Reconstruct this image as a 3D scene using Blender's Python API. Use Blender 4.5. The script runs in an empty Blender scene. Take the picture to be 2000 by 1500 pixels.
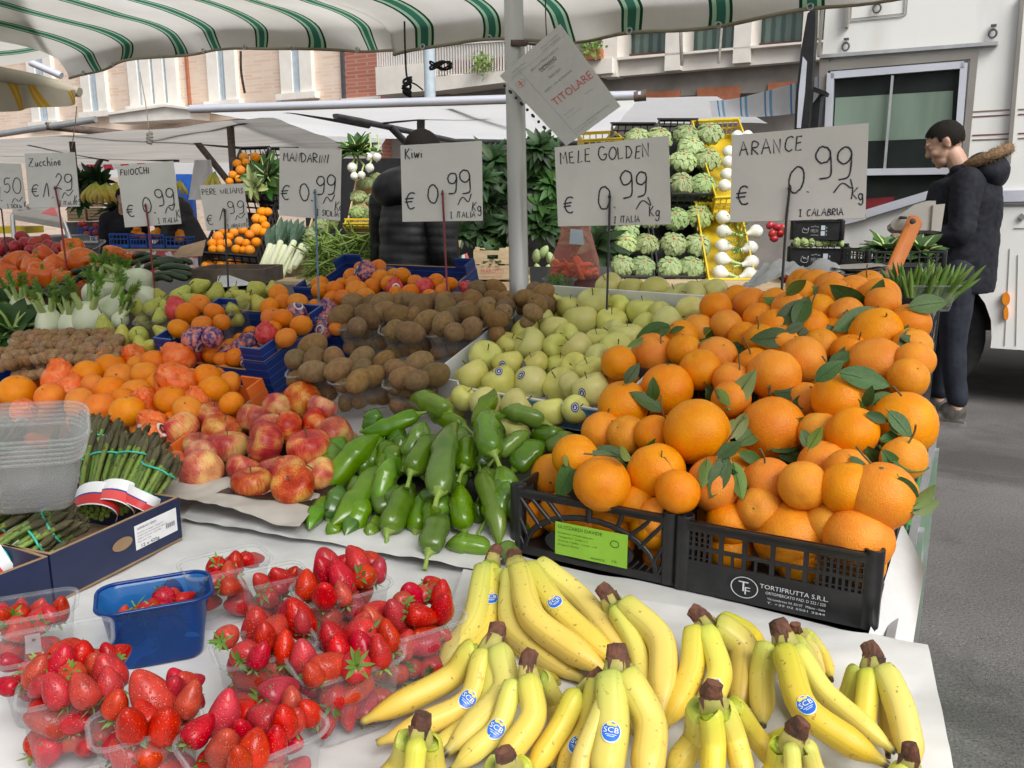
import bpy,math,random
from mathutils import Vector,Matrix,Euler,Quaternion,noise

R=random.Random(11)
rad=math.radians
SC=bpy.context.scene
COL=SC.collection

# ------------------------------------------------------------------ camera frame (metres, z up, camera looks along +y)
F=1650.0                       # focal length in pixels of the 2000 x 1500 photograph
PIT=rad(12.0)
CAM=Vector((0,0,1.26))
cp,sp=math.cos(PIT),math.sin(PIT)
RT,FW,UP=Vector((1,0,0)),Vector((0,cp,-sp)),Vector((0,sp,cp))
ZV=Vector((0,0,1))

def D(px,py):
    return RT*((px-1000)/F)+UP*((750-py)/F)+FW

def P(px,py,t):
    return CAM+D(px,py)*t

def Z(px,py,z):
    d=D(px,py)
    return CAM+d*((z-CAM.z)/d.z)

def onpl(px,py,p0,n):
    d=D(px,py)
    return CAM+d*((p0-CAM).dot(n)/d.dot(n))

def depth(p):
    return (p-CAM).dot(FW)

# table frame: u runs along the front of the stall, v away from the customer
U,V,O=Vector((.877,-.48,0)),Vector((.48,.877,0)),Vector((.527,1.12,0))
TZ,SL=.64,.36
BN=(ZV-V*SL).normalized()

def B(px,py,h):
    """point of the sloping display board, h above it"""
    return onpl(px,py,O+ZV*(TZ+h),BN)

def UV(u,v,z=0):
    return O+U*u+V*v+ZV*z

def boardz(p,h=0):
    v=(p-O).dot(V)
    return TZ+SL*v+h

# ------------------------------------------------------------------ mesh builder
class MB:
    def __init__(s):
        s.v,s.f,s.m,s.s,s.uv=[],[],[],[],{}

    def add(s,vs,fs,mi=0,sm=True):
        k=len(s.v)
        s.v+=[tuple(v) for v in vs]
        for f in fs:
            s.f.append(tuple(i+k for i in f)); s.m.append(mi); s.s.append(sm)
        return k

    def par(s,o,a,b,c,mi=0):
        """box from a corner and three edge vectors"""
        o,a,b,c=Vector(o),Vector(a),Vector(b),Vector(c)
        vs=[o,o+a,o+a+b,o+b,o+c,o+a+c,o+a+b+c,o+b+c]
        fs=[(0,3,2,1),(4,5,6,7),(0,1,5,4),(1,2,6,5),(2,3,7,6),(3,0,4,7)]
        if a.cross(b).dot(c)<0:
            fs=[tuple(reversed(f)) for f in fs]
        s.add(vs,fs,mi,False)

    def box(s,c,z,mi=0,M=None):
        c=Vector(c)
        h=Vector(z)*.5
        if M is None:
            s.par(c-h,(z[0],0,0),(0,z[1],0),(0,0,z[2]),mi)
        else:
            M=M.to_3x3()
            s.par(c-M @ h,M @ Vector((z[0],0,0)),M @ Vector((0,z[1],0)),M @ Vector((0,0,z[2])),mi)

    def tube(s,path,rr,n=8,mi=0,cap=True,fl=1.0,up=None,sm=True,prof=None):
        path=[Vector(p) for p in path]
        if not hasattr(rr,'__len__'):
            rr=[rr]*len(path)
        ref=Vector(up) if up is not None else None
        rings=[]
        prev=None
        for i,p in enumerate(path):
            t=(path[min(i+1,len(path)-1)]-path[max(i-1,0)])
            if t.length<1e-9:
                t=Vector((0,0,1))
            t.normalize()
            if prev is None:
                a=ref if ref is not None else (Vector((0,0,1)) if abs(t.z)<.9 else Vector((1,0,0)))
                x=a.cross(t).normalized()
            else:
                x=(prev-t*prev.dot(t)).normalized()
            prev=x
            y=t.cross(x)
            ring=[]
            for k in range(n):
                a=2*math.pi*k/n
                q=prof(i,k) if prof else 1
                ring.append(p+(x*math.cos(a)+y*math.sin(a)*fl)*rr[i]*q)
            rings.append(ring)
        vs=[q for r in rings for q in r]
        fs=[]
        for i in range(len(path)-1):
            for k in range(n):
                k2=(k+1) % n
                fs.append((i*n+k,i*n+k2,(i+1)*n+k2,(i+1)*n+k))
        base=s.add(vs,fs,mi,sm)
        if cap:
            s.add(rings[0],[tuple(reversed(range(n)))],mi,False)
            s.add(rings[-1],[tuple(range(n))],mi,False)
        return base

    def lathe(s,prof,n=16,mi=0,fn=None,M=None):
        """prof: list of (r, z); poles when r == 0"""
        vs,idx=[],[]
        for r,z in prof:
            if r<1e-6:
                idx.append([len(vs)]); vs.append(Vector((0,0,z)))
            else:
                row=[]
                for k in range(n):
                    a=2*math.pi*k/n
                    row.append(len(vs)); vs.append(Vector((r*math.cos(a),r*math.sin(a),z)))
                idx.append(row)
        if fn:
            vs=[fn(v) for v in vs]
        if M:
            vs=[M @ v for v in vs]
        fs=[]
        for a,b in zip(idx[:-1],idx[1:]):
            for k in range(n):
                k2=(k+1) % n
                if len(a)==1 and len(b)==1:
                    continue
                if len(a)==1:
                    fs.append((a[0],b[k2],b[k]))
                elif len(b)==1:
                    fs.append((a[k],a[k2],b[0]))
                else:
                    fs.append((a[k],a[k2],b[k2],b[k]))
        fs=[tuple(reversed(f)) for f in fs] if prof[0][1]>prof[-1][1] else fs
        s.add(vs,fs,mi,True)

    def grid(s,fn,nu,nv,mi=0,uvf=None,sm=True):
        """fn(a, b) -> point, a and b in 0..1"""
        k=len(s.v)
        for j in range(nv+1):
            for i in range(nu+1):
                s.v.append(tuple(fn(i/nu,j/nv)))
                if uvf:
                    s.uv[len(s.v)-1]=uvf(i/nu,j/nv)
        for j in range(nv):
            for i in range(nu):
                a=k+j*(nu+1)+i
                s.f.append((a,a+1,a+nu+2,a+nu+1)); s.m.append(mi); s.s.append(sm)

    def mesh(s,name,mats):
        me=bpy.data.meshes.new(name)
        me.from_pydata(s.v,[],s.f)
        for m in (mats if isinstance(mats,(list,tuple)) else [mats]):
            me.materials.append(m)
        me.polygons.foreach_set('material_index',s.m)
        me.polygons.foreach_set('use_smooth',s.s)
        if s.uv:
            l=me.uv_layers.new(name='UVMap')
            for lp in me.loops:
                l.data[lp.index].uv=s.uv.get(lp.vertex_index,(0,0))
        me.update()
        return me

    def build(s,name,mats,parent=None,M=None):
        return put(name,s.mesh(name,mats),parent,M)

def put(name,me,parent=None,M=None):
    o=bpy.data.objects.new(name,me)
    COL.objects.link(o)
    if parent is not None:
        o.parent=parent
    if M is not None:
        o.matrix_local=M
    return o

def tag(o,label=None,cat=None,group=None,kind=None):
    if label: o['label']=label
    if cat: o['category']=cat
    if group: o['group']=group
    if kind: o['kind']=kind
    return o

def thing(name,label,cat,M=None,group=None):
    o=bpy.data.objects.new(name,None)
    COL.objects.link(o)
    o.empty_display_size=.05
    if M is not None:
        o.matrix_local=M if isinstance(M,Matrix) else Matrix.Translation(M)
    return tag(o,label,cat,group)

def frame(o,x,y,z):
    return Matrix(((x[0],y[0],z[0],o[0]),(x[1],y[1],z[1],o[1]),(x[2],y[2],z[2],o[2]),(0,0,0,1)))

def facing(o,xdir,up=ZV):
    """frame at o with x along xdir, z near up"""
    x=Vector(xdir).normalized()
    y=Vector(up).cross(x).normalized()
    return frame(o,x,y,x.cross(y))

def bframe(px,py,h,ang=0):
    """frame lying on the display board: x along the stall front turned by ang"""
    p=B(px,py,h)
    x=U.copy()
    y=(V+ZV*SL).normalized()
    c,s_=math.cos(ang),math.sin(ang)
    return frame(p,x*c+y*s_,y*c-x*s_,BN)

def rrot(tilt=None):
    if tilt is None:
        return Euler((R.uniform(0,6.28),R.uniform(0,6.28),R.uniform(0,6.28))).to_matrix().to_4x4()
    a=R.uniform(0,6.28)
    return (Matrix.Rotation(R.uniform(0,tilt),4,Vector((math.cos(a),math.sin(a),0))) @ Matrix.Rotation(R.uniform(0,6.28),4,'Z'))

def toz(d,spin=0):
    """rotation taking local z to d"""
    return Vector(d).to_track_quat('Z','Y').to_matrix().to_4x4() @ Matrix.Rotation(spin,4,'Z')

ORD=['','first','second','third','fourth','fifth','sixth','seventh','eighth','ninth','tenth','eleventh','twelfth',
       'thirteenth','fourteenth','fifteenth','sixteenth','seventeenth','eighteenth','nineteenth','twentieth']

def rows(objs,h):
    """[(obj, px, py)] -> row from the front and rank from the left for each, in bands h pixels tall"""
    o=sorted(objs,key=lambda a:-a[2])
    out,row,y0=[],[],None
    res=[]
    for a in o:
        if y0 is None or y0-a[2]>h:
            row=[]; out.append(row); y0=a[2]
        row.append(a)
    for i,row in enumerate(out):
        row.sort(key=lambda a: a[1])
        for j,a in enumerate(row):
            if len(row)==1: w='alone'
            elif j==0: w='leftmost'
            elif j==len(row)-1: w='rightmost'
            else: w=ORD[j+1]+' from left'
            r='front row' if i==0 else ('back row' if i==len(out)-1 else ORD[i+1]+' row')
            res.append((a[0],w,r))
    return res

def catmull(pts,n=6):
    pts=[Vector(p) for p in pts]
    if len(pts)<3:
        return pts
    out=[]
    q=[pts[0]*2-pts[1]]+pts+[pts[-1]*2-pts[-2]]
    for i in range(1,len(q)-2):
        for k in range(n):
            t=k/n
            a,b,c,d=q[i-1],q[i],q[i+1],q[i+2]
            out.append(.5*((2*b)+(c-a)*t+(2*a-5*b+4*c-d)*t*t+(3*b-a-3*c+d)*t**3))
    out.append(pts[-1])
    return out
# ------------------------------------------------------------------ materials
class NT:
    def __init__(s,name):
        s.m=bpy.data.materials.new(name)
        s.m.use_nodes=True
        s.t=s.m.node_tree
        s.t.nodes.clear()
        s.out=s.t.nodes.new('ShaderNodeOutputMaterial')
        s.b=s.n('ShaderNodeBsdfPrincipled')
        s.l(s.b.outputs[0],s.out.inputs[0])

    def n(s,typ,**kw):
        o=s.t.nodes.new(typ)
        for k,v in kw.items():
            if k.startswith('i_'):
                o.inputs[k[2:].replace('_',' ')].default_value=v
            elif k.startswith('n_'):
                o.inputs[int(k[2:])].default_value=v
            else:
                setattr(o,k,v)
        return o

    def l(s,a,b):
        s.t.links.new(a,b)

    def set(s,k,v):
        i=s.b.inputs[k]
        if hasattr(v,'links'):
            s.l(v,i)
        else:
            i.default_value=v
        return s

    def co(s,typ='Object'):
        return s.n('ShaderNodeTexCoord').outputs[typ]

    def mapped(s,co,scale=(1,1,1),loc=(0,0,0)):
        m=s.n('ShaderNodeMapping')
        m.inputs['Scale'].default_value=scale
        m.inputs['Location'].default_value=loc
        s.l(co,m.inputs[0])
        return m.outputs[0]

    def noise(s,co,scale,detail=3,rough=.55,dist=0):
        o=s.n('ShaderNodeTexNoise')
        o.inputs['Scale'].default_value=scale
        o.inputs['Detail'].default_value=detail
        o.inputs['Roughness'].default_value=rough
        o.inputs['Distortion'].default_value=dist
        if co: s.l(co,o.inputs['Vector'])
        return o.outputs['Fac']

    def vor(s,co,scale,feature='F1',out='Distance'):
        o=s.n('ShaderNodeTexVoronoi',feature=feature)
        o.inputs['Scale'].default_value=scale
        s.l(co,o.inputs['Vector'])
        return o.outputs[out]

    def ramp(s,fac,stops,interp='LINEAR'):
        o=s.n('ShaderNodeValToRGB')
        r=o.color_ramp
        r.interpolation=interp
        while len(r.elements)<len(stops):
            r.elements.new(.5)
        for e,(p,c) in zip(r.elements,stops):
            e.position=p
            e.color=(*c,1) if len(c)==3 else c
        s.l(fac,o.inputs[0])
        return o.outputs[0]

    def mix(s,fac,a,b,mode='MIX'):
        o=s.n('ShaderNodeMix',data_type='RGBA',blend_type=mode)
        for sock,v in ((o.inputs[0],fac),(o.inputs[6],a),(o.inputs[7],b)):
            if hasattr(v,'links'): s.l(v,sock)
            else: sock.default_value=v if not isinstance(v,tuple) or len(v)==4 else (*v,1)
        return o.outputs[2]

    def math(s,op,a,b=0.0,c=None):
        o=s.n('ShaderNodeMath',operation=op)
        for i,v in enumerate((a,b) if c is None else (a,b,c)):
            if hasattr(v,'links'): s.l(v,o.inputs[i])
            else: o.inputs[i].default_value=v
        return o.outputs[0]

    def sep(s,v):
        o=s.n('ShaderNodeSeparateXYZ')
        s.l(v,o.inputs[0])
        return o.outputs

    def rnd(s):
        return s.n('ShaderNodeObjectInfo').outputs['Random']

    def off(s,co):
        """object coordinates shifted per object so repeats differ"""
        v=s.n('ShaderNodeVectorMath',operation='ADD')
        m=s.math('MULTIPLY',s.rnd(),37.0)
        s.l(co,v.inputs[0]); s.l(m,v.inputs[1])
        return v.outputs[0]

    def hsv(s,col,h=0.0,sat=0.0,val=0.0):
        """per-object variation of hue, saturation and value"""
        o=s.n('ShaderNodeHueSaturation')
        r=s.rnd()
        r2=s.math('FRACT',s.math('MULTIPLY',r,7.31))
        r3=s.math('FRACT',s.math('MULTIPLY',r,17.77))
        s.l(s.math('ADD',s.math('MULTIPLY',r,2*h),.5-h),o.inputs['Hue'])
        s.l(s.math('ADD',s.math('MULTIPLY',r2,2*sat),1-sat),o.inputs['Saturation'])
        s.l(s.math('ADD',s.math('MULTIPLY',r3,2*val),1-val),o.inputs['Value'])
        s.l(col,o.inputs['Color'])
        return o.outputs[0]

    def bump(s,h,strength=.3,dist=.01):
        o=s.n('ShaderNodeBump')
        o.inputs['Strength'].default_value=strength
        o.inputs['Distance'].default_value=dist
        s.l(h,o.inputs['Height'])
        s.l(o.outputs[0],s.b.inputs['Normal'])
        return s

MAT={}

def pm(name,c1,c2=None,scale=20,rough=.6,bump=0,bscale=None,bdist=.002,h=.0,sat=.0,val=.0,metal=0,sss=0,spec=.5,lo=.35,hi=.65,detail=4,trans=0,coat=0,stretch=None):
    """general two-tone noise material"""
    t=NT(name)
    co=t.off(t.co())
    if stretch: co=t.mapped(co,stretch)
    c2=c2 or c1
    nz=t.noise(co,scale,detail)
    col=t.ramp(nz,[(lo,c1),(hi,c2)])
    if h or sat or val: col=t.hsv(col,h,sat,val)
    t.set('Base Color',col).set('Roughness',rough).set('Metallic',metal).set('Specular IOR Level',spec)
    if coat: t.set('Coat Weight',coat).set('Coat Roughness',.15)
    if sss:
        t.set('Subsurface Weight',sss).set('Subsurface Radius',(.3,.15,.08)).set('Subsurface Scale',.02)
    if bump:
        t.bump(t.noise(co,bscale or scale*3,4),bump,bdist)
    if trans:
        tr=t.n('ShaderNodeBsdfTranslucent')
        t.l(col,tr.inputs[0])
        mx=t.n('ShaderNodeMixShader'); mx.inputs[0].default_value=trans
        t.l(t.b.outputs[0],mx.inputs[1]); t.l(tr.outputs[0],mx.inputs[2]); t.l(mx.outputs[0],t.out.inputs[0])
    MAT[name]=t.m
    return t.m

def leafmat(name,top,under,scale=30,rough=.45,trans=.2,h=.02,val=.2,spec=.4):
    t=NT(name)
    co=t.off(t.co())
    c=t.ramp(t.noise(co,scale,3),[(.3,top),(.7,tuple(min(1,x*1.5+.01) for x in top))])
    bf=t.n('ShaderNodeNewGeometry').outputs['Backfacing']
    c=t.mix(bf,c,under)
    c=t.hsv(c,h,.1,val)
    t.set('Base Color',c).set('Roughness',rough).set('Specular IOR Level',spec)
    t.bump(t.noise(co,scale*3,2),.3,.002)
    tr=t.n('ShaderNodeBsdfTranslucent'); t.l(c,tr.inputs[0])
    mx=t.n('ShaderNodeMixShader'); mx.inputs[0].default_value=trans
    t.l(t.b.outputs[0],mx.inputs[1]); t.l(tr.outputs[0],mx.inputs[2]); t.l(mx.outputs[0],t.out.inputs[0])
    MAT[name]=t.m
    return t.m

def plastic(name,tint=(1,1,1),opac=.1,rough=.12,frost=(.8,.82,.84),streak=True):
    """thin clear plastic: mostly see-through, a reflection that grows at grazing angles, a little milky"""
    t=NT(name)
    t.b.inputs['Base Color'].default_value=(*frost,1)
    t.b.inputs['Roughness'].default_value=rough
    tp=t.n('ShaderNodeBsdfTransparent'); tp.inputs[0].default_value=(*tint,1)
    lw=t.n('ShaderNodeLayerWeight'); lw.inputs[0].default_value=.35
    f=t.math('MULTIPLY_ADD',lw.outputs['Facing'],.30,opac)
    if streak:
        co=t.co()
        nz=t.noise(t.mapped(co,(60,60,6)),1.0,2)
        f=t.math('MULTIPLY',f,t.math('MULTIPLY_ADD',nz,1.2,.4))
    f=t.math('MINIMUM',f,.9)
    mx=t.n('ShaderNodeMixShader')
    t.l(f,mx.inputs[0]); t.l(tp.outputs[0],mx.inputs[1]); t.l(t.b.outputs[0],mx.inputs[2]); t.l(mx.outputs[0],t.out.inputs[0])
    MAT[name]=t.m
    return t.m

def flat(name,c,rough=.7,metal=0,spec=.5):
    return pm(name,c,tuple(x*.86 for x in c),25,rough,metal=metal,spec=spec)

# --- fruit skins (meshes are unit sized, scaled to the fruit)
def m_orange(name,c1,c2,green=0):
    t=NT(name)
    co=t.off(t.co())
    c=t.ramp(t.noise(co,1.6,4),[(.3,c1),(.7,c2)])
    sp_=t.ramp(t.noise(co,38,2),[(.3,(.86,.84,.8)),(.62,(1,1,1))])
    c=t.mix(1.0,c,sp_,'MULTIPLY')
    bl=t.ramp(t.noise(co,3.1,5,.7),[(.70,(0,0,0)),(.76,(.28,.28,.28))])
    c=t.mix(bl,c,(.42,.16,.02))
    c=t.hsv(c,.007,.03,.06)
    t.set('Base Color',c).set('Roughness',.42).set('Specular IOR Level',.3)
    v=t.vor(co,24)
    n2=t.noise(co,4,3)
    t.bump(t.math('ADD',v,t.math('MULTIPLY',n2,.8)),.5,.0012)
    MAT[name]=t.m
    return t.m

m_orange('orange_skin',(.78,.235,.004),(.86,.325,.008))
m_orange('mandarin_skin',(.76,.185,.003),(.84,.275,.006))

def m_apple():
    t=NT('red_apple_skin')
    co=t.off(t.co())
    x,y,z=t.sep(t.co())
    st=t.noise(t.mapped(co,(8,8,.6)),1.6,3,.6)
    pat=t.noise(co,.75,2)
    k=t.math('ADD',t.math('MULTIPLY',pat,1.2),t.math('MULTIPLY',st,.45))
    c=t.ramp(k,[(.60,(.68,.43,.13)),(.72,(.63,.25,.09)),(.85,(.50,.085,.05)),(1.0,(.34,.026,.028))])
    dots=t.ramp(t.vor(co,14),[(.07,(1,1,1)),(.12,(0,0,0))])
    c=t.mix(t.math('MULTIPLY',dots,.35),c,(.75,.55,.3))
    c=t.hsv(c,.012,.1,.15)
    t.set('Base Color',c).set('Roughness',.36).set('Specular IOR Level',.3)
    t.bump(t.noise(co,3,3),.15,.0015)
    MAT['red_apple_skin']=t.m
    t=NT('golden_apple_skin')
    co=t.off(t.co())
    c=t.ramp(t.noise(co,1.1,3),[(.3,(.56,.55,.14)),(.7,(.68,.65,.22))])
    dots=t.ramp(t.vor(co,11),[(.06,(1,1,1)),(.11,(0,0,0))])
    c=t.mix(t.math('MULTIPLY',dots,.45),c,(.28,.25,.06))
    rz=t.ramp(t.noise(co,.8,4),[(.62,(0,0,0)),(.8,(.6,.6,.6))])
    c=t.mix(rz,c,(.66,.44,.10))
    c=t.hsv(c,.014,.1,.1)
    t.set('Base Color',c).set('Roughness',.38)
    t.bump(t.noise(co,3,3),.15,.0015)
    MAT['golden_apple_skin']=t.m

m_apple()
pm('pear_skin',(.40,.42,.06),(.52,.50,.10),3,.45,.2,30,.0008,h=.015,val=.12)

def m_kiwi():
    t=NT('kiwi_skin')
    co=t.off(t.co())
    c=t.ramp(t.noise(co,2.5,5,.7),[(.3,(.165,.092,.036)),(.7,(.29,.18,.080))])
    c=t.hsv(c,.01,.1,.22)
    t.set('Base Color',c).set('Roughness',.75).set('Sheen Weight',.08).set('Sheen Roughness',.4).set('Specular IOR Level',.25)
    t.bump(t.noise(co,40,3),.5,.0008)
    MAT['kiwi_skin']=t.m
    t=NT('walnut_shell')
    co=t.off(t.co())
    n1=t.noise(co,3.2,5,.65,1.2)
    c=t.ramp(n1,[(.35,(.20,.10,.040)),(.65,(.42,.25,.12))])
    c=t.hsv(c,.01,.1,.15)
    t.set('Base Color',c).set('Roughness',.6)
    t.bump(t.math('ADD',n1,t.math('MULTIPLY',t.vor(co,3.2),.4)),.9,.004)
    MAT['walnut_shell']=t.m

m_kiwi()

def m_straw():
    t=NT('strawberry_skin')
    raw=t.co()
    co=t.off(raw)
    x,y,z=t.sep(raw)
    base=t.ramp(t.noise(co,1.3,3),[(.3,(.28,.003,.004)),(.7,(.46,.010,.006))])
    pale=t.ramp(t.math('ADD',z,t.math('MULTIPLY',t.noise(co,2.5,2),.5)),[(1.12,(0,0,0)),(1.24,(.7,.7,.7))])
    base=t.mix(pale,base,(.72,.20,.07))
    v=t.vor(t.mapped(raw,(1,1,.8)),6.5)
    seed=t.ramp(v,[(.10,(1,1,1)),(.17,(0,0,0))])
    base=t.mix(t.math('MULTIPLY',seed,.65),base,(.68,.30,.05))
    c=t.hsv(base,.010,.06,.18)
    t.set('Base Color',c).set('Roughness',.27).set('Specular IOR Level',.3)
    t.bump(t.ramp(v,[(.05,(.3,.3,.3)),(.14,(0,0,0)),(.4,(1,1,1))]),.6,.0012)
    MAT['strawberry_skin']=t.m

m_straw()

def m_banana():
    # uv.y runs along the banana from the crown (0) to the tip (1), uv.x around it
    t=NT('banana_skin')
    uv=t.co('UV')
    co=t.off(t.co())
    u,v,_=t.sep(uv)
    w=t.math('ADD',v,t.math('MULTIPLY',t.math('SUBTRACT',t.noise(co,14,3),.5),.16))
    c=t.ramp(w,[(0,(.19,.27,.028)),(.15,(.32,.39,.045)),(.36,(.55,.54,.085)),(.62,(.68,.55,.10)),(.90,(.68,.50,.075)),(.965,(.40,.33,.06)),(.985,(.045,.026,.016))])
    edge=t.ramp(t.math('ABSOLUTE',t.math('SUBTRACT',t.math('FRACT',t.math('MULTIPLY',u,5)),.5)),[(.40,(0,0,0)),(.5,(.30,.30,.30))])
    c=t.mix(edge,c,(.30,.30,.04))
    spk=t.ramp(t.noise(co,150,2),[(.665,(0,0,0)),(.72,(.7,.7,.7))])
    c=t.mix(spk,c,(.18,.10,.03))
    scr=t.ramp(t.noise(t.mapped(co,(40,40,40)),1.0,6,.75),[(.63,(0,0,0)),(.70,(.6,.6,.6))])
    c=t.mix(scr,c,(.25,.15,.04))
    c=t.hsv(c,.013,.08,.1)
    t.set('Base Color',c).set('Roughness',.42).set('Specular IOR Level',.35)
    t.bump(t.noise(co,60,3),.2,.0006)
    MAT['banana_skin']=t.m

m_banana()
pm('banana_crown',(.045,.018,.010),(.15,.055,.028),60,.75,.8,120,.004)
pm('banana_cut',(.30,.30,.06),(.42,.36,.10),60,.6)

def m_pepper():
    t=NT('green_pepper_skin')
    co=t.off(t.co())
    c=t.ramp(t.noise(co,18,3),[(.3,(.062,.152,.008)),(.7,(.122,.238,.016))])
    c=t.hsv(c,.02,.1,.30)
    t.set('Base Color',c).set('Roughness',.2).set('Specular IOR Level',.6)
    t.bump(t.noise(co,50,2),.3,.0008)
    MAT['green_pepper_skin']=t.m

m_pepper()
pm('pepper_stem',(.16,.28,.03),(.26,.36,.07),60,.5,.3,120,.002)
pm('bell_skin',(.60,.10,.006),(.72,.17,.010),1.5,.25,.2,6,.001,h=.012,val=.15)
pm('tomato_skin',(.36,.016,.016),(.50,.03,.03),2,.3,h=.01,val=.15)
pm('zucchini_skin',(.010,.026,.008),(.025,.055,.016),25,.35,.1,60,.003,val=.3)
pm('twig',(.10,.075,.03),(.17,.14,.06),80,.7,.4,160,.002)
leafmat('orange_leaf',(.034,.082,.012),(.16,.24,.06),25,.38,.12,.02,.3)
leafmat('calyx_leaf',(.10,.19,.03),(.22,.33,.10),40,.5,.2,.02,.3)
leafmat('green_leaf',(.032,.085,.014),(.07,.13,.03),18,.5,.2,.02,.35)
leafmat('dark_leaf',(.016,.046,.010),(.035,.07,.02),18,.5,.15,.02,.4)
leafmat('pale_leaf',(.38,.46,.19),(.40,.46,.20),22,.5,.25,.02,.2)
leafmat('lettuce_leaf',(.33,.42,.18),(.44,.51,.28),20,.5,.25,.015,.2)
leafmat('frond',(.13,.25,.03),(.18,.30,.06),20,.5,.25,.02,.3)
pm('fennel_white',(.62,.68,.46),(.76,.80,.62),6,.4,.15,20,.01,val=.06)
pm('fennel_stalk',(.30,.42,.12),(.46,.56,.22),12,.45,.2,40,.004,val=.1)
pm('onion_white',(.72,.72,.62),(.80,.80,.72),3,.35,val=.06)
pm('leek_white',(.62,.66,.42),(.70,.72,.52),10,.4)
pm('leek_green',(.030,.075,.040),(.075,.125,.080),10,.45,val=.2)
pm('bean_green',(.12,.22,.035),(.19,.30,.06),14,.4,.15,50,.004,h=.015,val=.2)
pm('spear_green',(.11,.185,.025),(.18,.25,.05),30,.5,.2,120,.002,h=.02,val=.25)
pm('spear_tip',(.075,.058,.036),(.12,.12,.045),90,.6,.7,160,.004,h=.02,val=.3)
pm('carrot',(.70,.14,.014),(.78,.20,.03),12,.5,.2,60,.002,val=.1)
# --- goods packaging
pm('black_plastic',(.010,.010,.011),(.020,.020,.022),30,.38,.12,80,.002)
pm('dark_tray',(.012,.012,.012),(.025,.024,.024),30,.3,.1,80,.002)
pm('yellow_plastic',(.60,.42,.012),(.68,.50,.03),14,.4)
pm('blue_crate_plastic',(.012,.075,.36),(.02,.11,.45),14,.4)
pm('wood_slat',(.46,.34,.19),(.58,.45,.28),14,.7,.3,40,.002,stretch=(1,6,6))
pm('brown_card',(.25,.16,.085),(.33,.22,.125),20,.8,.2,60,.001)
pm('grey_card',(.13,.10,.085),(.19,.15,.12),20,.8)
pm('navy_card',(.010,.016,.055),(.016,.024,.075),12,.45,.1,40,.001)
pm('white_card',(.66,.67,.70),(.74,.75,.77),16,.6)
pm('skyblue_card',(.045,.165,.36),(.06,.20,.42),16,.5)
pm('orange_card',(.72,.13,.015),(.78,.18,.03),16,.5)
pm('paper_white',(.54,.54,.54),(.64,.64,.63),9,.65,.25,25,.004)
pm('paper_grey',(.40,.37,.33),(.50,.47,.43),9,.7,.25,25,.004)
pm('sticker_green',(.26,.52,.035),(.30,.58,.05),30,.5)
pm('sticker_blue',(.012,.13,.55),(.02,.16,.60),30,.35)
pm('sticker_navy',(.02,.035,.20),(.03,.05,.25),30,.35)
pm('sticker_white',(.74,.75,.77),(.80,.80,.82),30,.5)
pm('ink_white',(.55,.58,.62),(.66,.68,.72),60,.6)
pm('ink_yellow',(.75,.55,.06),(.8,.6,.1),60,.5)
pm('ink_black',(.010,.010,.022),(.020,.020,.035),60,.5)
pm('ink_grey',(.26,.26,.27),(.36,.36,.37),60,.6)
pm('ink_red',(.62,.10,.10),(.70,.18,.17),60,.6)
pm('ink_darkgreen',(.04,.10,.02),(.06,.13,.03),60,.6)
pm('sign_board',(.62,.615,.595),(.68,.675,.655),7,.5)
pm('stake_black',(.012,.012,.014),(.02,.02,.022),30,.35)
pm('stake_red',(.20,.012,.025),(.26,.02,.035),30,.35)
pm('stake_blue',(.085,.19,.30),(.11,.23,.34),30,.4)
pm('elastic_teal',(.03,.40,.30),(.05,.48,.36),60,.5)
pm('wrap_red',(.55,.02,.025),(.72,.09,.09),2.4,.3,.5,6,.002)
pm('wrap_violet',(.055,.035,.17),(.60,.20,.16),2.2,.35,.5,5,.002,lo=.45,hi=.55)
pm('wrap_orange',(.80,.13,.010),(.84,.30,.10),2.2,.32,.7,5,.004,lo=.45,hi=.78)
pm('wrap_white',(.74,.66,.62),(.80,.74,.70),4,.4,.8,8,.002)
plastic('clear_punnet',(.985,.99,.99),.05,.10,(.50,.52,.54))
plastic('kiwi_punnet',(.97,.975,.975),.14,.12,(.60,.61,.62))
plastic('cloudy_punnet',(.96,.965,.965),.10,.35,(.52,.52,.52),False)
plastic('blue_punnet',(.05,.30,.75),.52,.15,(.003,.05,.22),False)
plastic('pink_bag',(1.0,.80,.76),.20,.15,(.90,.42,.36),False)
# --- street
pm('metal_pole',(.44,.44,.43),(.56,.56,.55),7,.42,.05,30,.001,metal=.55,stretch=(1,1,.15))
pm('dark_metal',(.075,.075,.085),(.12,.12,.13),12,.5,metal=.3)
pm('rust_metal',(.07,.05,.04),(.14,.10,.08),40,.7,.2)
pm('alu',(.50,.51,.52),(.62,.63,.64),10,.35,metal=.7)
pm('rope_black',(.008,.008,.009),(.016,.016,.018),90,.85,.5,200,.002)
pm('strap_grey',(.22,.20,.18),(.32,.30,.27),60,.8)
pm('canvas_white',(.7,.7,.69),(.8,.8,.79),2.2,.8,.15,60,.002,trans=.6)
pm('canvas_bright',(.84,.85,.87),(.90,.91,.92),2.0,.7,.1,40,.002,trans=.6)
pm('canvas_grey',(.50,.475,.44),(.64,.61,.57),1.6,.85,.2,50,.003,trans=.55,stretch=(1,4,1))
pm('canvas_dirty',(.28,.23,.15),(.50,.46,.36),3.0,.85,.3,30,.004,trans=.2)
pm('truck_paint',(.68,.67,.62),(.85,.85,.82),1.6,.3,coat=.3,stretch=(2,2,.35),lo=.22,hi=.46)
pm('truck_trim',(.26,.245,.215),(.32,.30,.27),4,.45,metal=.3)
pm('truck_frame',(.58,.60,.68),(.66,.68,.75),4,.3,metal=.25)
pm('stripe_brown',(.20,.15,.11),(.24,.18,.14),8,.4)
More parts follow.
